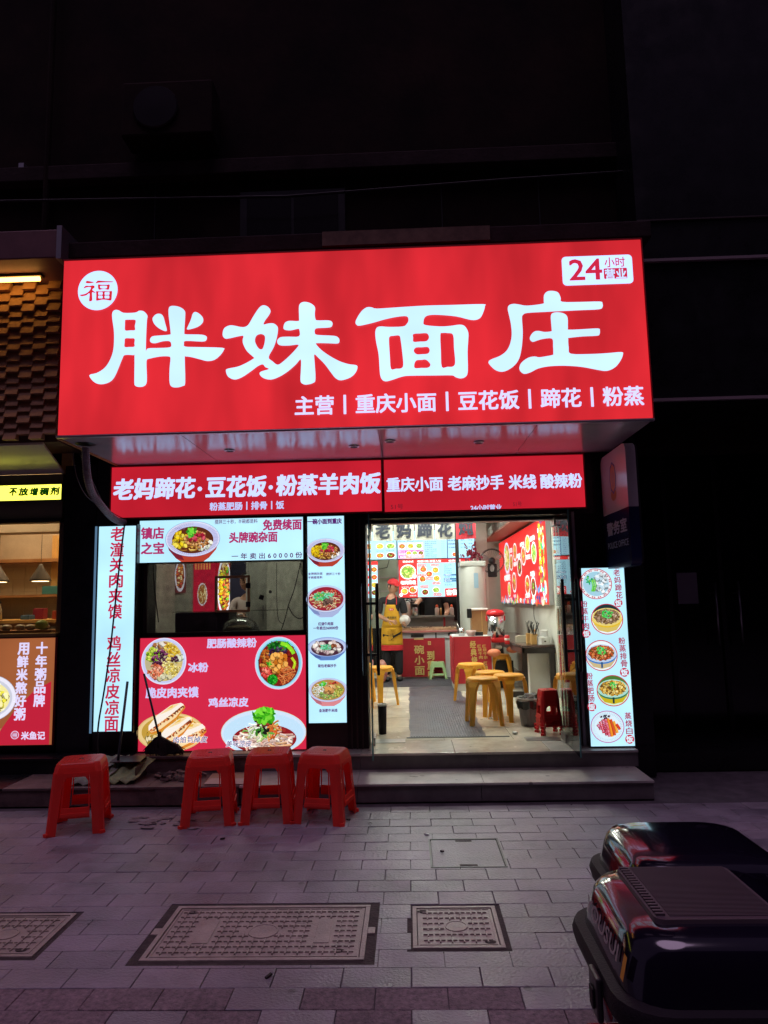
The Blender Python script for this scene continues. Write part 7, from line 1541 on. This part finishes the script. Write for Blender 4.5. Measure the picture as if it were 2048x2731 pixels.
skin('shirt', [(cx, cy, 1.02, .132, .10), (cx, cy, 1.2, .13, .098), (cx+.005, cy, 1.36, .15, .10), (cx+.01, cy, 1.475, .115, .082), (cx+.015, cy, 1.52, .062, .055), (cx-.155, cy, 1.475, .066), (cx-.19, cy, 1.30, .062), (cx-.20, cy-.01, 1.26, .058), (cx+.165, cy, 1.475, .066), (cx+.195, cy+.005, 1.30, .062), (cx+.20, cy+.01, 1.26, .058)],
     [(0, 1), (1, 2), (2, 3), (3, 4), (3, 5), (5, 6), (6, 7), (3, 8), (8, 9), (9, 10)], M_shirt, t)
skin('trousers', [(cx, cy, 1.03, .13, .10), (cx-.08, cy, .93, .088), (cx-.09, cy, .62, .072), (cx-.085, cy+.01, .34, .056), (cx+.085, cy, .93, .088), (cx+.10, cy-.005, .62, .072), (cx+.105, cy, .34, .056)], [(0, 1), (1, 2), (2, 3), (0, 4), (4, 5), (5, 6)], M_shirt, t)
for s, dx in ((-1, -.08), (1, .11)): MB().ball((cx+dx, cy-.05, .30), .05, .11, .036, 14, 7).build('shoe', M_rubber, t, smooth=True)
head(t, (cx+.035, cy-.04, 1.675), 48, 14, M_capred)
# apron: a curved bib and skirt in front of the body
def apron_sheet(z0, z1, w0, w1, m, name, out=.004, yoff=0):
    b = MB(); n, k = 14, 8
    for j in range(k+1):
        f = j/k; z = z0+(z1-z0)*f; w = w0+(w1-w0)*f
        for i in range(n+1):
            a = R(-90+(-62+124*i/n)); d = .118 if z > 1.0 else .128+.02*(1.0-z); b.v.append((cx+.005+w*math.sin(R(-62+124*i/n))/math.sin(R(62)), cy+.02-d*math.cos(R(-62+124*i/n)*1.0)-out+yoff+.006*math.sin(i*1.7+z*12)*(z < 1.1), z))
    for j in range(k):
        for i in range(n): q = j*(n+1)+i; b.f.append((q, q+1, q+n+2, q+n+1))
    o = b.build(name, m, t, smooth=True); s = o.modifiers.new('th', 'SOLIDIFY'); s.thickness = .004; return o
ap = apron_sheet(.80, 1.06, .165, .155, M_apron, 'apron'); apron_sheet(1.06, 1.40, .155, .088, M_apron, 'apron_bib'); apron_sheet(.72, .80, .165, .165, M_capred, 'apron_hem')
apron_sheet(.86, 1.02, .095, .095, mat('apron_pocket', (.54,.28,.018), .85), 'apron_pocket', .012)
p = Print(F(cy-.115), .002); p.rrect(cx-.03, cx+.04, 1.315, 1.345, .008, (.55,.02,.05)); p.text('面庄', cx-.02, cx+.03, 1.33, .018, 'ffffff'); p.text('重庆面馆', cx-.06, cx+.08, 1.21, .032, (.05,.03,.02), .02); p.build('lettering', PD, t)
p = Print(F(cy-.136), .002); p.text('小面', cx-.02, cx+.03, .95, .05, (.05,.03,.02)); p.build('lettering', PD, t)
for s in (-1, 1): MB().tube([(cx+.005+s*.08, cy-.10, 1.40), (cx+.01+s*.075, cy-.085, 1.50), (cx+.015+s*.045, cy-.01, 1.555)], .006, 6).build('apron_strap', M_capred, t)
hand(t, (cx-.04, cy-.20, 1.165), (1, -.25, -.15), (0, .9, -.5)); hand(t, (cx+.165, cy-.15, 1.14), (.15, -.9, -.25), (.9, 0, .2))
bx, by, bz = cx+.215, cy-.23, 1.125
t = thing('rice_bowl', 'white bowl held sideways by the man in the red cap', 'bowl', (bx, by, bz)); Mx = Matrix.Rotation(R(-62), 4, 'X') @ Matrix.Rotation(R(0), 4, 'Y')
MB().lathe([(.03, 0), (.045, .006), (.075, .035), (.085, .08), (.08, .08), (.07, .04), (.001, .016)], (bx-.01, by+.01, bz+.01), 26, Mx).build('bowl_body', M_white, t, smooth=True)

cx, cy = .42, 12.15
t = thing('person', 'cook in black seen from the chest down behind the pass shelf', 'person', (cx, cy, .262))
J = [(cx, cy, 1.0, .14, .11), (cx, cy, 1.2, .15, .11), (cx, cy, 1.42, .17, .11), (cx, cy, 1.56, .10, .08), (cx, cy, 1.66, .05), (cx-.19, cy-.02, 1.50, .055), (cx-.27, cy-.14, 1.42, .045), (cx-.33, cy-.30, 1.33, .035), (cx+.19, cy, 1.50, .055), (cx+.24, cy-.03, 1.25, .045), (cx+.2, cy-.2, 1.2, .033),
     (cx-.09, cy, .9, .09), (cx-.09, cy, .6, .065), (cx-.09, cy, .3, .045), (cx+.09, cy, .9, .09), (cx+.09, cy, .6, .065), (cx+.09, cy, .3, .045)]
E_ = [(0, 1), (1, 2), (2, 3), (3, 4), (3, 5), (5, 6), (6, 7), (3, 8), (8, 9), (9, 10), (0, 11), (11, 12), (12, 13), (0, 14), (14, 15), (15, 16)]
skin('body', J, E_, M_skin, t)
skin('shirt', [(cx, cy, .98, .165, .13), (cx, cy, 1.2, .17, .125), (cx, cy, 1.42, .185, .12), (cx, cy, 1.56, .10, .08), (cx-.19, cy-.02, 1.51, .07), (cx-.24, cy-.09, 1.46, .065), (cx+.19, cy, 1.51, .07), (cx+.22, cy, 1.36, .065)], [(0, 1), (1, 2), (2, 3), (3, 4), (4, 5), (3, 6), (6, 7)], M_shirt, t)
skin('trousers', [(cx, cy, 1.0, .16, .12), (cx-.09, cy, .9, .10), (cx-.09, cy, .6, .08), (cx-.09, cy, .32, .06), (cx+.09, cy, .9, .10), (cx+.09, cy, .6, .08), (cx+.09, cy, .32, .06)], [(0, 1), (1, 2), (2, 3), (0, 4), (4, 5), (5, 6)], M_shirt, t)
for s in (-1, 1): MB().ball((cx+s*.09, cy-.05, .30), .05, .11, .036, 14, 7).build('shoe', M_rubber, t, smooth=True)
head(t, (cx, cy-.03, 1.78), -20, 20); hand(t, (cx-.33, cy-.30, 1.33), (-.4, -.6, -.6), (.3, .2, -.6)); hand(t, (cx+.2, cy-.2, 1.2), (0, -.9, -.3), (0, .2, -.9))

cx, cy = -1.833, 7.95
t = thing('person', 'person in pale clothes, a window reflection built as a figure behind the small hatch', 'person', (cx, cy, .262))  # reflected person, built as a solid figure in the kitchen
J = [(cx, cy, 1.0, .12, .09), (cx, cy, 1.2, .12, .09), (cx, cy, 1.40, .14, .09), (cx, cy, 1.52, .09, .07), (cx, cy, 1.60, .045), (cx-.15, cy, 1.48, .05), (cx-.19, cy-.05, 1.25, .04), (cx-.05, cy-.22, 1.30, .03), (cx+.15, cy, 1.48, .05), (cx+.18, cy-.05, 1.25, .04), (cx+.05, cy-.22, 1.33, .03),
     (cx-.08, cy, .9, .08), (cx-.08, cy, .6, .06), (cx-.08, cy, .3, .04), (cx+.08, cy, .9, .08), (cx+.08, cy, .6, .06), (cx+.08, cy, .3, .04)]
skin('body', J, E_, M_skin, t); M_pale = mat('pale_shirt', (.5,.42,.38), .85, noise=.1)
skin('shirt', [(cx, cy, .98, .135, .10), (cx, cy, 1.2, .135, .10), (cx, cy, 1.40, .155, .10), (cx, cy, 1.52, .09, .07), (cx-.15, cy, 1.49, .06), (cx-.18, cy-.03, 1.3, .055), (cx+.15, cy, 1.49, .06), (cx+.17, cy-.03, 1.3, .055)], [(0, 1), (1, 2), (2, 3), (3, 4), (4, 5), (3, 6), (6, 7)], M_pale, t)
skin('trousers', [(cx, cy, 1.0, .13, .10), (cx-.08, cy, .9, .09), (cx-.08, cy, .6, .07), (cx-.08, cy, .32, .055), (cx+.08, cy, .9, .09), (cx+.08, cy, .6, .07), (cx+.08, cy, .32, .055)], [(0, 1), (1, 2), (2, 3), (0, 4), (4, 5), (5, 6)], M_shirt, t)
for s in (-1, 1): MB().ball((cx+s*.08, cy-.05, .30), .05, .11, .036, 14, 7).build('shoe', M_rubber, t, smooth=True)
head(t, (cx, cy-.02, 1.72), -30, 15); hand(t, (cx-.05, cy-.22, 1.30), (.6, -.3, .3), (0, .5, -.5)); hand(t, (cx+.05, cy-.22, 1.33), (-.6, -.3, .3), (0, .5, -.5))
